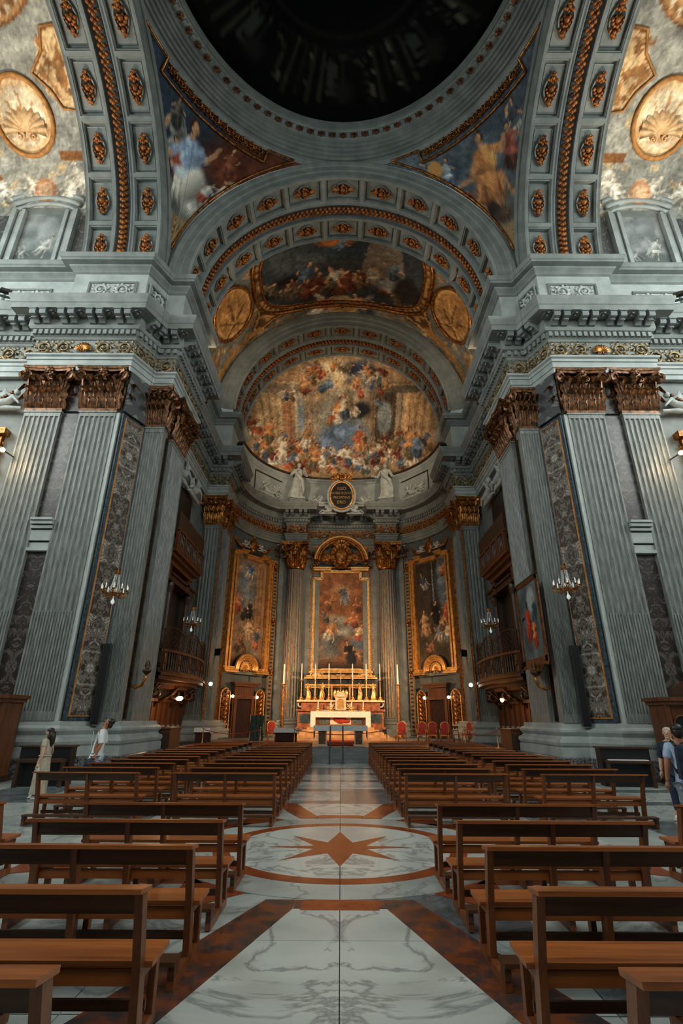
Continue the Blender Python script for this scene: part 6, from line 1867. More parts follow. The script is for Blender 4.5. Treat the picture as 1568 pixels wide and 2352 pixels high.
# ---------------------------------------------------------------- presbytery side bays: balconies, niches, panelling
for sx, side, root in ((1, 'left', root_l), (-1, 'right', root_r)):
    # lower singing gallery, bowed front
    lg = empty('gallery_balcony', (-9.3 * sx, 29.8, 3.2), label=f'bowed dark wooden balcony with lattice screen, lower {side} side of the presbytery', cat='balcony', group='wooden balconies of the presbytery')
    def bow(y): 
        t = (y - 25.9) / 7.9
        return -9.0 + 0.75 * math.sin(PI * min(max(t, 0), 1)) ** 0.6
    ysb = np.linspace(25.9, 33.8, 25)
    def ribbon(z0, z1, o, th):
        mb = MB()
        P = [(bow(y) + o, y) for y in ysb]
        mb.grid([[(x, y, z) for z in (z0, z1)] for x, y in P]); mb.grid([[(x - th, y, z) for z in (z1, z0)] for x, y in P])
        mb.grid([[(x - th * k, y, z1) for k in (0, 1)] for x, y in P]); mb.grid([[(x - th * k, y, z0) for k in (1, 0)] for x, y in P])
        return mb
    MZ = Matrix.Translation((0, 0, 0.55))
    ribbon(3.20, 3.38, 0.10, 1.5).merge(ribbon(3.38, 3.52, 0.18, 1.5)).build('gallery_floor', MAT['carved_wood'], lg, M=MZ, sx=sx)
    ribbon(3.05, 3.2, -0.25, 1.2).merge(ribbon(2.85, 3.05, -0.55, 0.9)).build('corbel', MAT['carved_wood'], lg, M=MZ, sx=sx)
    ribbon(3.52, 3.66, 0.02, 0.10).build('bottom_rail', MAT['dark_wood'], lg, M=MZ, sx=sx)
    ribbon(4.52, 4.64, 0.06, 0.18).build('top_rail', MAT['carved_wood'], lg, M=MZ, sx=sx)
    BAL = MB().lathe([(0.05, 0), (0.05, 0.1), (0.03, 0.16), (0.065, 0.36), (0.03, 0.6), (0.045, 0.74), (0.05, 0.86)], n=8)
    bm = BAL.mesh('baluster', MAT['dark_wood'], True)
    for k, y in enumerate(np.linspace(26.1, 33.6, 36)):
        if k % 6 == 0:
            MB().box((bow(y) - 0.03, y, 4.08), (0.16, 0.2, 0.92)).build('newel', MAT['carved_wood'], lg, M=MZ, sx=sx)
            fig = MB().ball((bow(y) + 0.07, y, 4.2), (0.06, 0.07, 0.3), 8, 6).ball((bow(y) + 0.08, y, 4.0), (0.05, 0.09, 0.08), 6, 5)
            fig.build('newel_ornament', MAT['gilt_dark'], lg, True, M=MZ, sx=sx)
        else: inst('baluster', bm, lg, TR((bow(y) - 0.03) * sx, y, 4.21))
    # lattice screen above the rail
    la = MB()
    for k in range(24):
        y0, y1 = 26.0 + k * 0.325, 26.0 + (k + 1) * 0.325
        for z in (4.66, 4.98, 5.30):
            la.bar((bow(y0), y0, z), (bow(y1), y1, z + 0.30), 0.02, 0.03); la.bar((bow(y0), y0, z + 0.30), (bow(y1), y1, z), 0.02, 0.03)
    la.build('lattice', MAT['dark_wood'], lg, M=MZ, sx=sx, kind='stuff')
    tr = MB()
    for a, b in zip(ysb[:-1], ysb[1:]):
        za = 5.62 + 0.14 * math.sin((a - 26) * 2.4); zb = 5.62 + 0.14 * math.sin((b - 26) * 2.4)
        tr.bar((bow(a), a, za), (bow(b), b, zb), 0.06, 0.09)
    for y in np.linspace(26.0, 33.7, 7): tr.bar((bow(y), y, 4.6), (bow(y), y, 5.65), 0.07, 0.07, (0, 1, 0))
    tr.build('screen_frame', MAT['dark_wood'], lg, M=MZ, sx=sx)
    for k, y in enumerate((26.6, 28.6, 31.2, 33.2)):
        q = MB(); spiral(q, (bow(y) - 0.5, y, 2.62), 0.32, 0.05, 1.4, 0.09, PI / 2, 18)
        q.tube([(-10.0, y, 1.9), (-9.7, y, 2.2), (bow(y) - 0.75, y, 2.55), (bow(y) - 0.3, y, 2.95)], [0.06, 0.10, 0.10, 0.08], 7)
        q.build('bracket', MAT['gilt_dark'], lg, True, M=MZ, sx=sx)
    # upper balcony
    ub = empty('gallery_balcony', (-9.5 * sx, 29.8, 10.2), label=f'straight upper wooden balcony under the {side} presbytery cornice', cat='balcony', group='wooden balconies of the presbytery')
    MB().box((-9.55, 28.7, 10.45), (1.3, 5.4, 0.2)).box((-9.6, 28.7, 10.25), (1.0, 5.2, 0.2)).box((-9.7, 28.7, 10.0), (0.7, 4.8, 0.3)).build('gallery_floor', MAT['carved_wood'], ub, sx=sx)
    MB().box((-8.95, 28.7, 11.62), (0.18, 5.4, 0.14)).box((-8.95, 28.7, 10.62), (0.14, 5.4, 0.12)).build('rail', MAT['carved_wood'], ub, sx=sx)
    MB().box((-8.98, 28.7, 12.2), (0.05, 5.3, 1.0)).build('screen_panel', MAT['dark_wood'], ub, sx=sx)
    for k, y in enumerate(np.linspace(26.2, 31.2, 21)):
        if k % 5 == 0: MB().box((-8.95, y, 11.1), (0.16, 0.24, 0.95)).build('newel', MAT['carved_wood'], ub, sx=sx)
        else: inst('baluster', bm, ub, TR(-8.95 * sx, y, 10.68))
    for y in (27.0, 30.6): MB().box((-9.7, y, 9.5), (0.6, 0.4, 0.9)).build('bracket', MAT['gilt_dark'], ub, sx=sx)
    # niche behind each balcony with a dark aedicule
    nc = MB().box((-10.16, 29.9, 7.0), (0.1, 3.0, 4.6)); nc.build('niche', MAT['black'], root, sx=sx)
    jm = MB()
    for y in (28.1, 31.7): jm.box((-10.0, y, 6.9), (0.36, 0.5, 4.6)); jm.lathe([(0.2, 0), (0.2, 3.8), (0.28, 4.2), (0.28, 4.4)], (-9.75, y, 4.7), 12)
    jm.box((-9.85, 29.9, 9.25), (0.7, 4.6, 0.3)).box((-9.8, 29.9, 9.5), (0.8, 4.9, 0.14)); jm.build('niche_frame', MAT['dark_wood'], root, sx=sx)
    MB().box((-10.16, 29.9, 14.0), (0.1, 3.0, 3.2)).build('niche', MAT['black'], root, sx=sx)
    inst('niche_relief', reclining_mesh('niche_relief', MAT['stucco'], 2.6, 6), root, TR(-9.9 * sx, 31.0, 15.6, PI / 2 * sx))
    inst('niche_relief', reclining_mesh('niche_relief', MAT['stucco'], 2.6, 7), root, TR(-9.9 * sx, 28.4, 15.6, PI / 2 * sx))
    # panelling and choir stall under the lower balcony
    pn = MB().box((-9.95, 29.9, 1.6), (0.16, 8.4, 2.6))
    for k in range(9): pn.box((-9.82, 26.2 + k * 0.92, 1.6), (0.12, 0.1, 2.6))
    pn.box((-9.8, 29.9, 2.85), (0.3, 8.4, 0.14)).build('wall_panelling', MAT['carved_wood'], root, sx=sx)
    cs = empty('choir_stall', (-8.6 * sx, 26.4, 0), label=f'brown wooden choir stall box at the {side} foot of the chancel pier', cat='stall', group='choir stall boxes')
    MB().box((-8.55, 26.7, 0.75), (1.1, 1.7, 1.5)).build('body', MAT['carved_wood'], cs, sx=sx)
    MB().box((-8.55, 26.7, 1.53), (1.25, 1.85, 0.07)).build('top', MAT['carved_wood'], cs, sx=sx)
    for x in (-8.95, -8.55, -8.15): MB().box((x, 25.83, 0.75), (0.32, 0.04, 1.2)).build('panel', MAT['dark_wood'], cs, sx=sx)
    # fluted strips with gilt edges between the second pier and the apse
    for k in range(3):
        MB().box((-8.42, 36.7 + 0.28 * k, 8.4), (0.10, 0.09, 13.0)).build('gilt_fillet', MAT['gilt'], root, sx=sx)
    MB().box((-8.62, 34.24, 8.4), (0.09, 0.1, 13.0)).build('gilt_fillet', MAT['gilt'], root, sx=sx)
    # column loudspeaker beside the marble strip
    spk = empty('column_speaker', (-9.42 * sx, 20.85, 1.75), label=f'tall narrow black column loudspeaker against the {side} crossing pier', cat='speaker', group='column loudspeakers')
    Msp = TR(-9.36 * sx, 20.85, 1.72, 0.15 * sx)
    MB().box((0, 0.0, 1.5), (0.25, 0.2, 3.0)).build('cabinet', MAT['black'], spk, M=Msp)
    MB().box((-0.14, 0, 1.5), (0.02, 0.22, 3.0)).box((0.14, 0, 1.5), (0.02, 0.22, 3.0)).build('edge_strip', MAT['steel'], spk, M=Msp)
    MB().box((0, -0.11, 1.5), (0.24, 0.02, 2.9)).build('grille', MAT['black'], spk, M=Msp)
    # gilt bracket arm with a torch holder
    Mk = TR(-8.35 * sx, 21.6, 3.4, PI / 2 * sx)
    sc = empty('wall_sconce', Mk, label=f'gilt bracket arm with torch cup on the {side} chancel pilaster', cat='sconce', group='gilt bracket arms')
    MB().tube([(0, 0.15, -0.2), (0, -0.05, -0.3), (0, -0.3, -0.2), (0, -0.42, 0.05), (0, -0.42, 0.2)], [0.05, 0.07, 0.07, 0.06, 0.05], 8).build('arm', MAT['gilt'], sc, True, M=Mk)
    MB().lathe([(0.05, 0), (0.17, 0.1), (0.18, 0.18), (0.06, 0.22), (0.12, 0.36), (0.05, 0.55)], (0, -0.42, 0.2), 12).build('cup', MAT['bronze'], sc, True, M=Mk)
    # floodlights on the cornices
    for k, (x, y, z, lab, tgt) in enumerate(((-16.6, 18.95, 21.06, f'small black floodlight on the {side} transept cornice', 0.4), (-9.05, 28.0, 21.06, f'small black floodlight on the {side} presbytery cornice', -0.6), (-7.75, 33.75, 21.06, f'small black floodlight on the cornice corner before the apse, {side} side', -0.3))):
        Mf = TR(x * sx, y, z, tgt * sx)
        fl = empty('floodlight', Mf, label=lab, cat='floodlight', group='floodlights on the cornices')
        MB().box((0, 0, 0.36), (0.46, 0.16, 0.34), M=Matrix.Rotation(-0.5, 3, 'X')).build('housing', MAT['black'], fl, M=Mf)
        MB().box((-0.25, 0, 0.18), (0.03, 0.1, 0.36)).box((0.25, 0, 0.18), (0.03, 0.1, 0.36)).box((0, 0, 0.02), (0.52, 0.14, 0.04)).build('yoke', MAT['steel'], fl, M=Mf)
        MB().box((0, 0.085, 0.40), (0.40, 0.02, 0.28), M=Matrix.Rotation(-0.5, 3, 'X')).build('lens', MAT['bulb_dim'], fl, M=Mf)
    # square floodlight at the far end of the lower balcony
    Mf = TR(-7.95 * sx, 33.75, 5.19, -0.6 * sx)
    fl = empty('floodlight', Mf, label=f'square floodlight on the {side} balcony rail turned to the altar', cat='floodlight', group='floodlights on the balconies')
    MB().box((0, 0, 0.75), (0.5, 0.16, 0.42)).build('housing', MAT['black'], fl, M=Mf)
    MB().box((0, 0.09, 0.75), (0.44, 0.02, 0.36)).build('lens', MAT['bulb_warm'], fl, M=Mf)
    MB().box((-0.27, 0, 0.4), (0.03, 0.1, 0.8)).box((0.27, 0, 0.4), (0.03, 0.1, 0.8)).build('yoke', MAT['steel'], fl, M=Mf)
    Ml = TR(-8.3 * sx, 34.0, 4.0)
    la = empty('wall_lamp', Ml, label=f'small white globe lamp on the {side} pier beside the balcony end', cat='lamp', group='globe lamps on the presbytery piers')
    MB().ball((0, 0, 0), 0.12, 10, 8).build('globe', MAT['bulb_white'], la, True, M=Ml)
    MB().tube([(0, 0, -0.1), (0, 0.1, -0.3), (0, 0.36, -0.3)], 0.022, 6).build('arm', MAT['bronze'], la, M=Ml)
    # lamp under the lower balcony
    Ml = TR(-8.6 * sx, 28.7, 3.0)
    bl = empty('ceiling_lamp', Ml, label=f'round warm lamp shining under the {side} lower balcony', cat='lamp', group='lamps under the lower balconies')
    MB().ball((0, 0, -0.06), (0.2 if sx > 0 else 0.1, 0.2 if sx > 0 else 0.1, 0.12), 12, 8).build('globe', MAT['bulb_warm'], bl, True, M=Ml)
    MB().lathe([(0.05, 0.13), (0.14, 0.02), (0.15, 0.0)], n=10).build('holder', MAT['bronze'], bl, True, M=Ml)
    light('balcony_lamp', 'POINT', (-8.5 * sx, 28.5, 2.75), (-8.6 * sx, 28, 1), 55 if sx > 0 else 20, WARM, 0.15)

    # ------------------------------------------------------------ chandeliers
    def chandelier(x, y, z, R, arms, ztop, label):
        Mc = TR(x, y, z)
        ch = empty('chandelier', Mc, label=label, cat='chandelier', group='hanging chandeliers')
        MB().tube([(0, 0, R * 1.7), (0, 0, ztop - z)], 0.006, 4).build('cable', MAT['black'], ch, M=Mc)
        cr = MB().lathe([(0.02, R * 1.7), (R * 0.22, R * 1.62), (R * 0.12, R * 1.52), (R * 0.2, R * 1.46), (0.03, R * 1.4), (0.03, 0.1), (0.08, 0.02), (0.04, -0.1)], n=12)
        for k in range(6):
            a = k * PI / 3
            leaf_grid(cr, Matrix.Translation((R * 0.2 * math.sin(a), -R * 0.2 * math.cos(a), R * 1.5)) @ Matrix.Rotation(a, 4, 'Z'), 0.08, 0.22, 0.3, 5, 5)
        cr.build('crown', MAT['gilt'], ch, True, M=Mc)
        st = MB()
        for k in range(10):
            a = 2 * PI * k / 10
            for j in range(9):
                t = j / 8
                rr = R * (0.2 + 0.25 * t ** 2.2); zz = R * 1.42 * (1 - t) + 0.05 * t
                st.ball((rr * math.cos(a), rr * math.sin(a), zz), 0.02, 4, 3)
            st.tube([(R * (0.2 + 0.25 * (j / 8) ** 2.2) * math.cos(a), R * (0.2 + 0.25 * (j / 8) ** 2.2) * math.sin(a), R * 1.42 * (1 - j / 8) + 0.05 * j / 8) for j in range(9)], 0.007, 3)
        st.build('bead_strings', MAT['lace'], ch, True, M=Mc, kind='stuff')
        for k in range(arms):
            a = 2 * PI * k / arms
            ca, sa = math.cos(a), math.sin(a)
            am = MB().tube([(R * q * ca, R * q * sa, zz) for q, zz in ((0.05, 0.0), (0.4, -0.10), (0.75, -0.12), (0.95, -0.02), (0.97, 0.06))], 0.018, 5)
            am.lathe([(0.02, 0.05), (0.06, 0.08), (0.06, 0.1)], (R * 0.97 * ca, R * 0.97 * sa, 0), 8)
            a_o = am.build('arm', MAT['gilt'], ch, True, M=Mc)
            MB().lathe([(0.018, 0.1), (0.018, 0.2), (0.022, 0.24), (0.0, 0.32)], (R * 0.97 * ca, R * 0.97 * sa, 0), 6).build('candle_bulb', MAT['bulb_dim'], a_o, True, M=Mc)
        MB().tube([(R * 0.5 * math.cos(a), R * 0.5 * math.sin(a), -0.02) for a in np.linspace(0, 2 * PI, 25)], 0.025, 5, cap=False).build('hoop', MAT['gilt'], ch, True, M=Mc)
        MB().lathe([(0.0, -0.42), (0.06, -0.36), (0.07, -0.3), (0.02, -0.2), (0.01, -0.1)], n=10).build('crystal_drop', MAT['bulb_dim'], ch, True, M=Mc)
    chandelier(-8.15 * sx, 17.9, 6.1 if sx > 0 else 6.35, 0.46, 10, 32.8, f'large crystal chandelier hanging before the {side} crossing pier')
    chandelier(-7.75 * sx, 26.5, 6.5, 0.46, 10, 29.5, f'smaller dark chandelier hanging before the {side} presbytery balcony')

    # ------------------------------------------------------------ confessional
    Mc = TR((-12.42 if sx > 0 else -12.1) * sx, 18.55, 0)
    cf = empty('confessional', Mc, label=f'carved brown wooden confessional at the {side} picture edge', cat='confessional', group='confessionals')
    MB().box((0, 0.1, 1.3), (2.4, 1.0, 2.5)).build('carcass', MAT['carved_wood'], cf, M=Mc)
    MB().box((0, 0.05, 2.62), (2.7, 1.3, 0.12)).box((0, 0.05, 2.5), (2.55, 1.2, 0.12)).build('cornice_board', MAT['carved_wood'], cf, M=Mc)
    MB().box((0, 0, 0.08), (2.6, 1.25, 0.16)).build('plinth_board', MAT['dark_wood'], cf, M=Mc)
    for k, x in enumerate((-0.8, 0.0, 0.8)):
        arch_ = [(-0.26, 0.45), (0.26, 0.45), (0.26, 1.85)] + [(0.26 * math.cos(a), 1.85 + 0.26 * math.sin(a)) for a in np.linspace(0.3, PI - 0.3, 7)] + [(-0.26, 1.85)]
        pn_ = MB().plate([(x + u, v) for u, v in arch_], -0.46, -0.40).build('arched_panel', MAT['black'], cf, M=Mc)
        MB().tube([(x + u, -0.47, v) for u, v in arch_ + arch_[:1]], 0.03, 5, cap=False).build('panel_molding', MAT['carved_wood'], pn_, M=Mc)
    for x in (-1.18, -0.4, 0.4, 1.18): MB().box((x, -0.44, 1.3), (0.12, 0.1, 2.3)).build('pilaster_strip', MAT['carved_wood'], cf, M=Mc)
    if sx < 0:
        MB().plate([(-0.7, 2.68)] + [(0.7 * math.cos(a), 2.68 + 0.55 * math.sin(a)) for a in np.linspace(PI, 0, 12)][1:], -0.1, 0.1).build('crest', MAT['dark_wood'], cf, M=Mc)
    # carved gilt torch-bearer standing between the confessional and the pier
    Mt = TR((-12.9 if sx > 0 else -13.1) * sx, 18.7, 2.68)
    vs = empty('gilt_urn', Mt, label=f'dark gilt urn ornament standing above the {side} confessional', cat='urn', group='urns above the confessionals')
    MB().box((0, 0, 0.1), (0.6, 0.5, 0.2)).build('pedestal', MAT['dark_wood'], vs, M=Mt)
    MB().lathe([(0.2, 0.2), (0.08, 0.32), (0.26, 0.62), (0.28, 0.8), (0.14, 0.95), (0.2, 1.0), (0.05, 1.25), (0.0, 1.5)], n=14).build('vase', MAT['gilt_dark'], vs, True, M=Mt)

    # ------------------------------------------------------------ keyboard instrument / chest at the pier
    Mk = TR(-9.25 * sx, 17.6 if sx > 0 else 18.2, 0, 0.12 * sx)
    hk = empty('harmonium', Mk, label=f'dark wooden {"chest-like harmonium behind the standing visitors" if sx > 0 else "upright harmonium with open keyboard before the right pier"}', cat='harmonium')
    MB().box((0, 0.2, 0.55), (1.5, 0.5, 1.1)).build('case', MAT['black'], hk, M=Mk)
    MB().box((0, -0.15, 0.72), (1.4, 0.35, 0.08)).build('key_bed', MAT['dark_wood'], hk, M=Mk)
    MB().box((0, -0.18, 0.77), (1.2, 0.2, 0.02)).build('keys', MAT['wax'] if sx < 0 else MAT['bench_dark'], hk, M=Mk)
    MB().box((0, 0.2, 1.12), (1.6, 0.6, 0.05)).build('lid', MAT['dark_wood'], hk, M=Mk)
    for x in (-0.65, 0.65): MB().box((x, -0.26, 0.34), (0.1, 0.1, 0.68)).build('leg', MAT['dark_wood'], hk, M=Mk)

    # ------------------------------------------------------------ transept wall seen past the pier: gilt aedicule with lamp, painted window
    MB().box((-16.9, 20.85, 8.0), (2.2, 0.3, 12.0)).build('altar_recess', MAT['dark_wood'], root, sx=sx)
    gd = MB()
    for x in (-17.9, -15.85): gd.box((x, 20.5, 8.0), (0.3, 0.4, 12.0))
    gd.box((-16.9, 20.4, 14.2), (2.8, 0.6, 0.3)).box((-16.9, 20.45, 12.4), (2.6, 0.5, 0.2)).build('altar_frame', MAT['gilt'], root, sx=sx)
    for k in range(4): inst('scroll', SCROLL_G, root, TR((-17.7 + 0.55 * k) * sx, 20.4, 13.3))
    inst('putto', reclining_mesh('putto', MAT['stucco'], 2.0, 15), root, TR(-15.9 * sx, 20.2, 15.4, 0, (sx, 1, 1)))
    gl = MB()
    for k in range(18): gl.ball((-17.6 + 0.11 * k, 20.2, 16.3 - 0.5 * math.sin(PI * k / 17)), 0.12, 6, 5)
    gl.build('garland', MAT['gilt_dark'], root, True, sx=sx)
    Mw = TR(-14.5 * sx, 19.0, 12.55)
    wl = empty('spot_lamp', Mw, label=f'glaring warm spot lamp at the {side} picture edge', cat='lamp', group='glaring transept spot lamps')
    MB().ball((0, 0, 0), 0.10, 12, 8).build('bulb', MAT['bulb_warm'], wl, True, M=Mw)
    MB().tube([(0, 0.08, 0), (0, 0.6, 0.05), (0, 1.6, 0.1)], 0.03, 6).build('arm', MAT['bronze'], wl, M=Mw)
    light('spot_lamp_light', 'POINT', (-14.5 * sx, 18.8, 12.55), (-14 * sx, 17, 12), 130, (1.0, 0.72, 0.42), 0.12)
    # painted window aedicule standing on the attic
    Ma = TR(-16.75 * sx, 20.2, 24.3) @ Matrix.Diagonal((1, 1, 1.2, 1))
    ae = empty('window_%d' % (1 if sx > 0 else 2), Ma, label=f'arched painted window with moulded grey surround in the {side} transept', cat='window', kind='structure')
    pw = Paint(2.4, 3.4, 30, (110, 116, 116), (156, 160, 156), 60 + sx, 3)
    pw.blob(1.2, 0.5, 1.4, 0.5, (92, 98, 98), 0, 0.5); pw.fig(1.3, 0.6, 1.5, (170, 170, 162), lean=0.5, skin=(176, 168, 156)); pw.fig(0.6, 0.4, 1.2, (140, 142, 140), lean=-0.6, skin=(170, 162, 150)); pw.cloudlets(0.2, 2.2, 1.8, 3.2, 8, (150, 156, 156), 0.2, 0.4)
    flat_painting(pw, 2.2, 3.3, ae, Ma @ TR(0, -0.05, 0.2), MAT['fresco'], nu=50, nv=70, nm='painted_pane')
    sr = MB()
    for g in (-1, 1):
        for o, t, w in ((1.22, 0.3, 0.2), (1.45, 0.2, 0.18), (1.72, 0.35, 0.26)): sr.box((g * o, -t / 2, 1.75), (w, t, 3.5))
    sr.build('surround', MAT['stone_light'], ae, M=Ma)
    for k, (r, t) in enumerate(((3.4, 0.10), (3.75, 0.14), (4.1, 0.12))):
        MB().tube([(r * math.sin(a), -0.2 - 0.05 * k, 0.75 + r * math.cos(a) * 0.95) for a in np.linspace(-0.52, 0.52, 13)], t, 7).build('pediment_molding', MAT['stone_light'], ae, True, M=Ma)
    MB().plate([(-1.3, 3.4), (1.3, 3.4)] + [(3.3 * math.sin(a), 0.75 + 3.3 * math.cos(a) * 0.95) for a in np.linspace(0.4, -0.4, 9)], -0.12, 0.05).build('lunette', MAT['stone'], ae, M=Ma)
    for g in (-1, 1): MB().box((g * 2.6, 0.0, 1.7), (1.2, 0.1, 3.2)).build('side_panel', MAT['breccia_grey'], ae, M=Ma)
    for k in range(3): inst('putto', reclining_mesh('putto', MAT['stucco'], 1.5, 30 + k), ae, Ma @ TR(-1.6 + 1.5 * k, -0.3, 4.55 + 0.3 * (k == 1), 0, (1 if k % 2 else -1, 1, 1)))

# ---------------------------------------------------------------- furniture of the sanctuary
def make_armchair(M, label, group, arms=True):
    r = empty('armchair', M, label=label, cat='chair', group=group)
    MB().box((0, 0, 0.46), (0.56, 0.52, 0.1)).build('seat', MAT['velvet'], r, M=M)
    ol = [(-0.24, 0.55), (0.24, 0.55), (0.26, 1.0)] + [(0.26 * math.cos(a), 1.0 + 0.2 * math.sin(a)) for a in np.linspace(0.2, PI - 0.2, 8)] + [(-0.26, 1.0)]
    bk = MB().plate(ol, 0.2, 0.27).build('backrest', MAT['velvet'], r, M=M)
    MB().tube([(x, 0.235, z) for x, z in ol + ol[:1]], 0.035, 6, cap=False).build('back_frame', MAT['gilt_bright'], bk, True, M=M)
    for x in (-0.25, 0.25):
        for y in (-0.22, 0.24):
            MB().tube([(x, y, 0.44), (x * 1.06, y, 0.3), (x, y, 0.0)], [0.035, 0.03, 0.022], 6).build('leg', MAT['gilt_bright'], r, True, M=M)
        if arms:
            MB().tube([(x, 0.22, 0.78), (x * 1.2, 0.0, 0.74), (x * 1.2, -0.16, 0.70), (x * 1.1, -0.16, 0.46)], 0.025, 6).build('armrest', MAT['gilt_bright'], r, True, M=M)
    MB().box((0, 0, 0.40), (0.6, 0.56, 0.05)).build('seat_rail', MAT['gilt_bright'], r, M=M)
    return r
for k, (x, y, rz, lab) in enumerate(((4.05, 36.4, 0.15, 'red velvet armchair with gilt frame nearest the altar on the right'), (5.35, 36.2, 0.25, 'second red velvet armchair from the altar in the right row'), (6.0, 36.0, 0.3, 'third red velvet armchair from the altar in the right row'), (6.75, 35.7, 0.35, 'widest red velvet armchair at the outer end of the right row'))):
    make_armchair(TR(x, y, 0.6, -rz), lab, 'red armchairs right of the altar')
make_armchair(TR(-4.6, 36.8, 0.6, 0.3), 'single red velvet armchair behind the dark table left of the altar', 'red armchairs left of the altar')
make_armchair(TR(8.1, 35.2, 0.6, -1.1), 'red armchair turned sideways by the right doorway', 'red armchairs right of the altar')
sc_ = empty('side_chair', (7.45, 35.5, 0.6), label='small dark wooden open-back chair before the right doorway', cat='chair')
W = WM[sc_.name]
MB().box((0, 0, 0.45), (0.42, 0.42, 0.05)).build('seat', MAT['velvet'], sc_, M=W)
for x in (-0.18, 0.18):
    MB().tube([(x, 0.2, 0), (x, 0.2, 0.45), (x * 0.9, 0.24, 0.95)], 0.022, 6).build('back_post', MAT['dark_wood'], sc_, M=W)
    MB().tube([(x, -0.18, 0), (x, -0.18, 0.45)], 0.022, 6).build('leg', MAT['dark_wood'], sc_, M=W)
MB().box((0, 0.23, 0.9), (0.4, 0.03, 0.1)).box((0, 0.22, 0.68), (0.36, 0.02, 0.05)).build('back_rail', MAT['dark_wood'], sc_, M=W)
for x, y, w, lab in ((-3.25, 33.0, 1.35, 'dark credence table under a lace cloth left of the altar'), (-8.2, 33.0, 0.9, 'small side table with white cloth by the left panelling')):
    Mt = TR(x, y, 0.6)
    t = empty('cloth_table', Mt, label=lab, cat='table', group='cloth-covered side tables')
    MB().box((0, 0, 0.4), (w - 0.1, 0.6, 0.78)).build('body', MAT['curtain'], t, M=Mt)
    MB().box((0, 0, 0.81), (w, 0.7, 0.03)).build('table_top', MAT['dark_wood'], t, M=Mt)
    c = MB().box((0, 0, 0.835), (w + 0.06, 0.76, 0.015)); n = 30
    c.grid([[(-w / 2 - 0.03 + (w + 0.06) * i / n, -0.385 - 0.01 * math.sin(i * 1.7), z) for z in (0.6, 0.84)] for i in range(n + 1)])
    for g in (-1, 1): c.grid([[(g * (w / 2 + 0.035), -0.38 + 0.76 * j / 6, z) for z in (0.5, 0.84)] for j in range(7)])
    c.build('cloth', MAT['lace'], t, M=Mt)
Me = TR(-5.35, 35.0, 0.6, 0.15)
es = empty('draped_easel', Me, label='upright panel draped in dark green cloth left of the altar', cat='easel')
G = [[(-0.42 + 0.84 * i / 16 + 0.04 * math.sin(j * 1.1), -0.05 - 0.03 * math.sin(i * 1.3 + j * 0.5), 0.05 + 1.5 * j / 8) for j in range(9)] for i in range(17)]
MB().grid(G).build('drape', MAT['green_cloth'], es, True, M=Me)
MB().box((0, 0.06, 0.8), (0.8, 0.04, 1.5)).box((-0.42, 0.02, 0.8), (0.03, 0.05, 1.6)).box((0.42, 0.02, 0.8), (0.03, 0.05, 1.6)).build('panel', MAT['cream_stone'], es, M=Me)
# handrails on the steps and rope barriers
for x, lab in ((-0.52, 'left of two dark metal handrail posts on the altar steps'), (0.12, 'right of two dark metal handrail posts on the altar steps')):
    Mh = TR(x, 26.7, 0)
    hr = empty('handrail', Mh, label=lab, cat='handrail', group='handrails on the altar steps')
    for y, z in ((0, 0), (1.7, 0.6)): MB().box((0, y, z + 0.5), (0.07, 0.07, 1.0)).box((0, y, z + 0.02), (0.16, 0.16, 0.04)).build('post', MAT['steel'], hr, M=Mh)
    MB().bar((0, -0.05, 0.98), (0, 1.75, 1.6), 0.06, 0.05).build('rail', MAT['steel'], hr, M=Mh)
for k, (x0, x1, y, lab) in enumerate(((-7.2, -4.2, 28.9, 'red rope barrier on the sanctuary edge, left end'), (-2.4, 2.4, 28.75, 'red rope barrier across the front of the altar table'), (6.5, 8.2, 28.9, 'red rope barrier on the sanctuary edge, right end'))):
    Mr = TR(0, y, 0.6)
    rb = empty('rope_barrier', Mr, label=lab, cat='barrier', group='rope barriers of the sanctuary')
    for x in (x0, x1): MB().lathe([(0.16, 0), (0.16, 0.03), (0.02, 0.06), (0.02, 0.9), (0.04, 0.92), (0.0, 0.97)], (x, 0, 0), 10).build('stanchion', MAT['gilt_bright'], rb, True, M=Mr)
    MB().tube([(x0 + (x1 - x0) * t, 0, 0.82 - 0.22 * math.sin(PI * t)) for t in np.linspace(0, 1, 13)], 0.02, 6).build('rope', MAT['velvet'], rb, True, M=Mr)
# hanging banner on the right chancel pilaster
Mh = TR(8.12, 21.75, 3.9, -PI / 2)
bn = empty('hanging_banner', Mh, label='hanging fringed tapestry banner on the right chancel pilaster', cat='banner')
pb_ = Paint(2.9, 3.5, 28, (64, 70, 70), (104, 112, 112), 71, 3)
pb_.blob(1.9, 2.7, 0.6, 0.6, (150, 158, 158), 0, 0.5); pb_.fig(1.2, 0.9, 1.9, (170, 54, 32), (150, 50, 30), 0.1); pb_.fig(1.9, 0.5, 1.5, (196, 110, 60), (150, 52, 32), -0.2); pb_.fig(2.2, 1.6, 1.2, (60, 76, 84), (80, 86, 86))
pb_.blob(2.3, 2.1, 0.3, 0.4, (40, 58, 60), 0, 0.5)
flat_painting(pb_, 2.3, 3.1, bn, Mh @ TR(0, -0.03, 0.42), MAT['fresco'], nu=60, nv=80)
MB().box((0, 0.0, 1.95), (2.75, 0.03, 3.5)).build('backing', MAT['dark_wood'], bn, M=Mh)
fb = MB()
for g in (-1, 1): fb.box((g * 1.27, -0.035, 1.95), (0.24, 0.04, 3.5))
fb.box((0, -0.035, 3.62), (2.75, 0.04, 0.2)).plate([(-1.38, 0.42), (-1.38, 0.05), (-0.95, 0.12), (-0.6, -0.12), (0, -0.3), (0.6, -0.12), (0.95, 0.12), (1.38, 0.05), (1.38, 0.42)], -0.055, -0.015)
fb.build('border', MAT['gilt_dark'], bn, M=Mh)
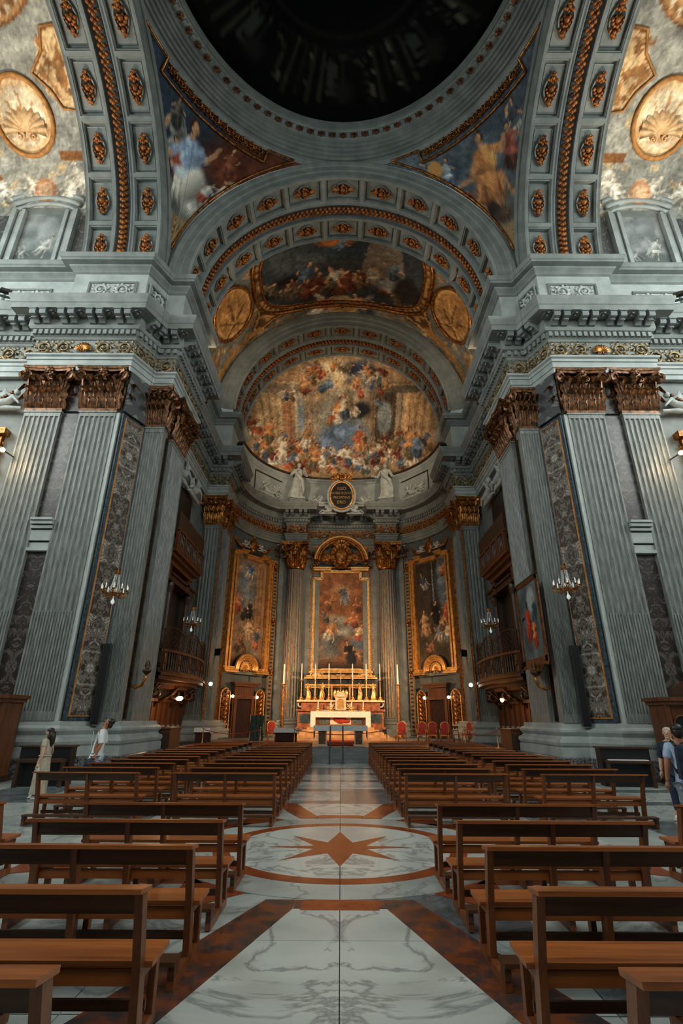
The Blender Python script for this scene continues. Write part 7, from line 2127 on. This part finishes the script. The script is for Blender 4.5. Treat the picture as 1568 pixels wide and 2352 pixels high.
MB().tube([(-1.5, -0.03, 3.74), (1.5, -0.03, 3.74)], 0.045, 8).build('pole', MAT['black'], bn, M=Mh)
# ---------------------------------------------------------------- people
mottled('skin_light', (196, 150, 122), (214, 170, 142), 8.0, 0.55)
mottled('skin_tan', (150, 98, 70), (172, 118, 88), 8.0, 0.55)
mottled('hair_dark', (20, 15, 12), (40, 30, 24), 20.0, 0.5)
mottled('hair_grey', (150, 142, 128), (190, 182, 166), 20.0, 0.6)
mottled('beige_cloth', (168, 156, 136), (192, 180, 160), 9.0, 0.85)
mottled('white_shirt', (206, 212, 216), (228, 232, 234), 9.0, 0.8)
mottled('blue_shirt', (150, 170, 200), (176, 194, 220), 9.0, 0.8)
mottled('pale_jeans', (140, 156, 180), (166, 180, 200), 12.0, 0.85)
mottled('navy_cloth', (24, 34, 52), (40, 52, 74), 10.0, 0.85)
mottled('grey_cloth', (96, 104, 112), (124, 132, 140), 10.0, 0.85)

def skin_mesh(name, pts, edges, rad, mat, sub=2, extra=None):
    me = bpy.data.meshes.new(name); me.from_pydata(pts, edges, [])
    ob = bpy.data.objects.new(name, me); COL.objects.link(ob)
    ob.modifiers.new('skin', 'SKIN')
    for i, r in enumerate(rad):
        d = me.skin_vertices[0].data[i]
        d.radius = (r, r) if not hasattr(r, '__len__') else r
        d.use_root = (i == 0)
    sb = ob.modifiers.new('sub', 'SUBSURF'); sb.levels = sub; sb.render_levels = sub
    bpy.context.view_layer.update()
    out = bpy.data.meshes.new_from_object(ob.evaluated_get(bpy.context.evaluated_depsgraph_get()))
    bpy.data.objects.remove(ob)
    mb = MB()
    V = np.empty(len(out.vertices) * 3); out.vertices.foreach_get('co', V)
    mb.add(V.reshape(-1, 3), [tuple(p.vertices) for p in out.polygons])
    bpy.data.meshes.remove(out)
    if extra: extra(mb)
    return mb.mesh(name, mat, True)

def hand(mb, w, d, sgn):
    """palm and five fingers from wrist w along direction d"""
    w, d = Vector(w), Vector(d).normalized()
    s = d.cross(Vector((0, 1, 0))); s = s.normalized() if s.length > 0.1 else Vector((1, 0, 0))
    n = d.cross(s)
    mb.tube([w, w + d * 0.05, w + d * 0.09], [0.026, 0.036, 0.034], 8)
    for k, L in enumerate((0.062, 0.075, 0.07, 0.055)):
        b = w + d * 0.085 + n * (0.026 - 0.017 * k)
        mb.tube([b, b + d * L * 0.55, b + d * L * 0.9 + s * sgn * 0.02], [0.0095, 0.009, 0.007], 6)
    b = w + d * 0.03 + n * 0.03
    mb.tube([b, b + d * 0.035 + n * 0.025, b + d * 0.07 + n * 0.03], [0.012, 0.011, 0.008], 6)

def person(M, label, skin, hair, top, bottom, arms, head_tilt=0.0, stride=0.1, dress=False, long_hair=False, sleeve=0.5, shoes='linen', back_lean=0.0, extra=None):
    r = empty('person', M, label=label, cat='person')
    st = stride; bl = back_lean
    ty = lambda z: bl * max(0, z - 0.95)
    J = {'pel': (0, 0, .95), 'spi': (0, ty(1.12), 1.12), 'che': (0, ty(1.32), 1.32), 'nec': (0, ty(1.47) + .01, 1.47)}
    ct, stt = math.cos(head_tilt), math.sin(head_tilt)
    hp = lambda y, z: (0, J['nec'][1] + y * ct + z * stt, 1.47 + z * ct - y * stt)
    pts = [J['pel'], J['spi'], J['che'], J['nec'], hp(-.01, .08), hp(-.015, .15), hp(-.01, .22)]
    rad = [(.15, .11), (.135, .10), (.155, .11), .058, (.07, .08), (.082, .098), (.062, .075)]
    ed = [(0, 1), (1, 2), (2, 3), (3, 4), (4, 5), (5, 6)]
    for g, s_ in ((-1, -st), (1, st)):
        i = len(pts)
        pts += [(g * .09, s_ * .2, .86), (g * .10, s_ * .8, .50), (g * .10, s_ * 1.0 + .02, .10), (g * .105, s_ * 1.0 - .13, .05)]
        rad += [.085, .058, .042, .035]; ed += [(0, i), (i, i + 1), (i + 1, i + 2), (i + 2, i + 3)]
    hands = []
    for g, (el, wr) in zip((-1, 1), arms):
        i = len(pts)
        sh = (g * .175, ty(1.39), 1.39)
        el = (g * el[0], el[1] + ty(1.39), el[2]); wr = (g * wr[0], wr[1] + ty(1.39), wr[2])
        pts += [sh, el, wr]; rad += [.058, .043, .030]; ed += [(2, i), (i, i + 1), (i + 1, i + 2)]
        hands.append((wr, tuple(np.array(wr) - np.array(el)), g, sh, el))
    def ex(mb):
        for wr, d, g, sh, el in hands: hand(mb, wr, d, g)
        mb.ball(hp(-.115, .125), (.014, .022, .022), 6, 5)                   # nose
        for g in (-1, 1):
            q = hp(-.015, .135); mb.ball((q[0] + g * .082, q[1], q[2]), (.012, .022, .032), 6, 5)   # ears
            q = hp(-.094, .155); mb.ball((q[0] + g * .032, q[1], q[2]), (.016, .012, .010), 6, 5)   # eyes
        q = hp(-.096, .082); mb.ball(q, (.026, .012, .009), 6, 5)            # mouth
        q = hp(-.085, .045); mb.ball(q, (.03, .025, .02), 6, 5)              # chin
    inst('body', skin_mesh('body', pts, ed, rad, MAT[skin], 2, ex), r, M)
    # top
    tp = [J['pel'], J['spi'], J['che'], (0, ty(1.44), 1.44)]; tr = [(.17, .135), (.155, .125), (.175, .13), .075]; te = [(0, 1), (1, 2), (2, 3)]
    if not dress: tp.append((0, 0.0, .82)); tr.append((.175, .14)); te.append((0, 4))
    for wr, d, g, sh, el in hands:
        i = len(tp); sv = Vector(sh); ev = Vector(el)
        tp += [tuple(sv), tuple(sv.lerp(ev, sleeve)), tuple(sv.lerp(ev, sleeve + 0.12))]; tr += [.075, .068, .064]; te += [(2, i), (i, i + 1), (i + 1, i + 2)]
    inst('dress_top' if dress else 'shirt', skin_mesh('shirt', tp, te, tr, MAT[top]), r, M)
    if dress:
        sk = MB(); n = 28; V = []
        prof = [(1.02, .150), (.95, .170), (.80, .185), (.60, .200), (.40, .195), (.20, .20), (.12, .205)]
        for z, q in prof:
            for i in range(n):
                a = 2 * PI * i / n; f = 1 + .07 * math.sin(6 * a + z * 3) * (1.02 - z)
                V.append((q * f * math.cos(a) * .92, q * f * math.sin(a) * (0.85 + 0.22 * (1 - z)) - 0.0, z))
        sk.add(V, [(j * n + i, j * n + (i + 1) % n, (j + 1) * n + (i + 1) % n, (j + 1) * n + i)[::-1] for j in range(len(prof) - 1) for i in range(n)])
        inst('skirt', sk.mesh('skirt', MAT[bottom], True), r, M)
        MB().tube([(.158 * math.cos(a), .14 * math.sin(a), 1.03) for a in np.linspace(0, 2 * PI, 25)], .02, 6, cap=False).build('belt', MAT[bottom], r, True, M=M)
    else:
        bp = [(0, 0, .95)]; br = [(.165, .13)]; be = []
        for g, s_ in ((-1, -st), (1, st)):
            i = len(bp); bp += [(g * .09, s_ * .2, .84), (g * .10, s_ * .8, .50), (g * .10, s_ * 1.0 + .02, .14)]; br += [.105, .08, .065]; be += [(0, i), (i, i + 1), (i + 1, i + 2)]
        inst('trousers', skin_mesh('trousers', bp, be, br, MAT[bottom]), r, M)
    for g, s_ in ((-1, -st), (1, st)):
        MB().ball((g * .105, s_ * 1.0 - .05, .045), (.055, .14, .05), 10, 6).box((g * .105, s_ * 1.0 - .05, .012), (.1, .27, .024)).build('shoe', MAT[shoes], r, True, M=M)
    # hair
    hr = MB()
    q = hp(.012, .185); hr.ball(q, (.092, .098, .075), 14, 9)
    q = hp(.045, .13); hr.ball(q, (.084, .062, .09), 12, 8)
    if long_hair:
        q0, q1, q2 = hp(.06, .14), hp(.085, .02), hp(.09, -.14)
        hr.tube([q0, q1, q2, hp(.07, -.22)], [.085, .085, .07, .03], 10)
        for g in (-1, 1):
            a = hp(.01, .10); b = hp(.03, -.06); hr.tube([(a[0] + g * .075, a[1], a[2]), (b[0] + g * .08, b[1], b[2])], [.04, .03], 7)
    inst('hair', hr.mesh('hair', MAT[hair], True), r, M)
    if extra: extra(r, M)
    return r

def woman_extra(r, M):
    MB().tube([(.10, -.13, 1.38), (.02, -.17, 1.22), (-.10, -.15, 1.05)], .008, 5).tube([(.10, .12, 1.38), (.0, .16, 1.2), (-.12, .12, 1.05)], .008, 5).build('bag_strap', MAT['black'], r, M=M)
    MB().ball((0, -.155, 1.30), (.05, .02, .05), 8, 6).build('sunglasses', MAT['black'], r, True, M=M)
    MB().ball((.27, .02, .70), (.03, .05, .10), 8, 6).build('folded_map', MAT['linen'], r, M=M)
ARM_D = ((.24, .04, 1.12), (.26, -.02, .86))
person(TR(-7.9, 15.0, 0, -PI / 2, 0.985), 'long-haired woman in a beige belted dress standing at the left', 'skin_light', 'hair_dark', 'beige_cloth', 'beige_cloth', (ARM_D, ((.25, .06, 1.12), (.27, .02, .84))), stride=0.10, dress=True, long_hair=True, sleeve=0.42, extra=woman_extra)
def man_extra(r, M):
    Mh = M @ TR(.33, -.04, .72, 0.2)
    MB().lathe([(.0, .07), (.05, .075), (.07, .05), (.075, 0), (.115, -.01), (.12, -.02), (.06, -.015)], n=18).xform(Matrix.Rotation(PI / 2, 4, 'Y')).build('held_hat', MAT['navy_cloth'], r, True, M=Mh)
    MB().tube([(.285 + .033 * math.cos(a), -.02 + .033 * math.sin(a), .93) for a in np.linspace(0, 2 * PI, 13)], .012, 5, cap=False).build('wrist_watch', MAT['steel'], r, M=M)
    MB().box((0, -.142, 1.20), (.02, .012, .40)).build('button_strip', MAT['linen'], r, M=M)
person(TR(-6.65, 15.25, 0, -PI / 2 + 0.2, 1.15), 'man in a white shirt and pale jeans gazing upward, hat held at hip', 'skin_tan', 'hair_dark', 'white_shirt', 'pale_jeans', (((.23, .03, 1.13), (.22, -.06, .90)), ((.25, .05, 1.13), (.285, -.02, .90))), head_tilt=0.62, stride=0.06, sleeve=0.9, back_lean=0.16, extra=man_extra)
def pack_extra(r, M):
    bk = MB().box((0, .20, 1.16), (.30, .15, .44), taper=0.86).ball((0, .20, 1.36), (.135, .085, .08), 12, 8).box((0, .285, 1.06), (.24, .05, .20)).build('backpack', MAT['navy_cloth'], r, M=M)
    for g in (-1, 1): MB().tube([(g * .10, .14, 1.40), (g * .115, .03, 1.47), (g * .12, -.12, 1.38), (g * .13, -.13, 1.18), (g * .14, .1, 1.02)], .022, 6).build('pack_strap', MAT['black'], bk, True, M=M)
    MB().tube([(-.04, .14, 1.42), (0, .17, 1.46), (.04, .14, 1.42)], .012, 6).build('pack_loop', MAT['black'], bk, True, M=M)
    # curved tick mark on the pack
    pt = [(-.075, 1.170), (-.068, 1.150), (-.045, 1.140), (-.02, 1.146), (.08, 1.195), (-.02, 1.163), (-.045, 1.160), (-.058, 1.168), (-.062, 1.182)]
    pt = [(-x, z - 0.06) for x, z in pt]
    MB().plate([(-x, z) for x, z in pt], -.002, .002).xform(Matrix.Translation((0, .314, 0)) @ Matrix.Rotation(PI, 4, 'Z')).build('pack_logo', MAT['wax'], bk, M=M)
person(TR(5.95, 9.75, 0, PI - 0.25, 1.10), 'short-haired man in a pale blue T-shirt seen from behind with a navy backpack', 'skin_tan', 'hair_dark', 'blue_shirt', 'grey_cloth', (((.24, .03, 1.12), (.27, -.05, .88)), ((.25, .03, 1.12), (.27, -.05, .88))), stride=0.14, sleeve=0.55, extra=pack_extra)
person(TR(7.35, 12.4, 0, -0.75, 1.05), 'person with short grey hair in dark clothes behind the man with the backpack', 'skin_light', 'hair_grey', 'navy_cloth', 'navy_cloth', (ARM_D, ARM_D), stride=0.08, sleeve=0.9)
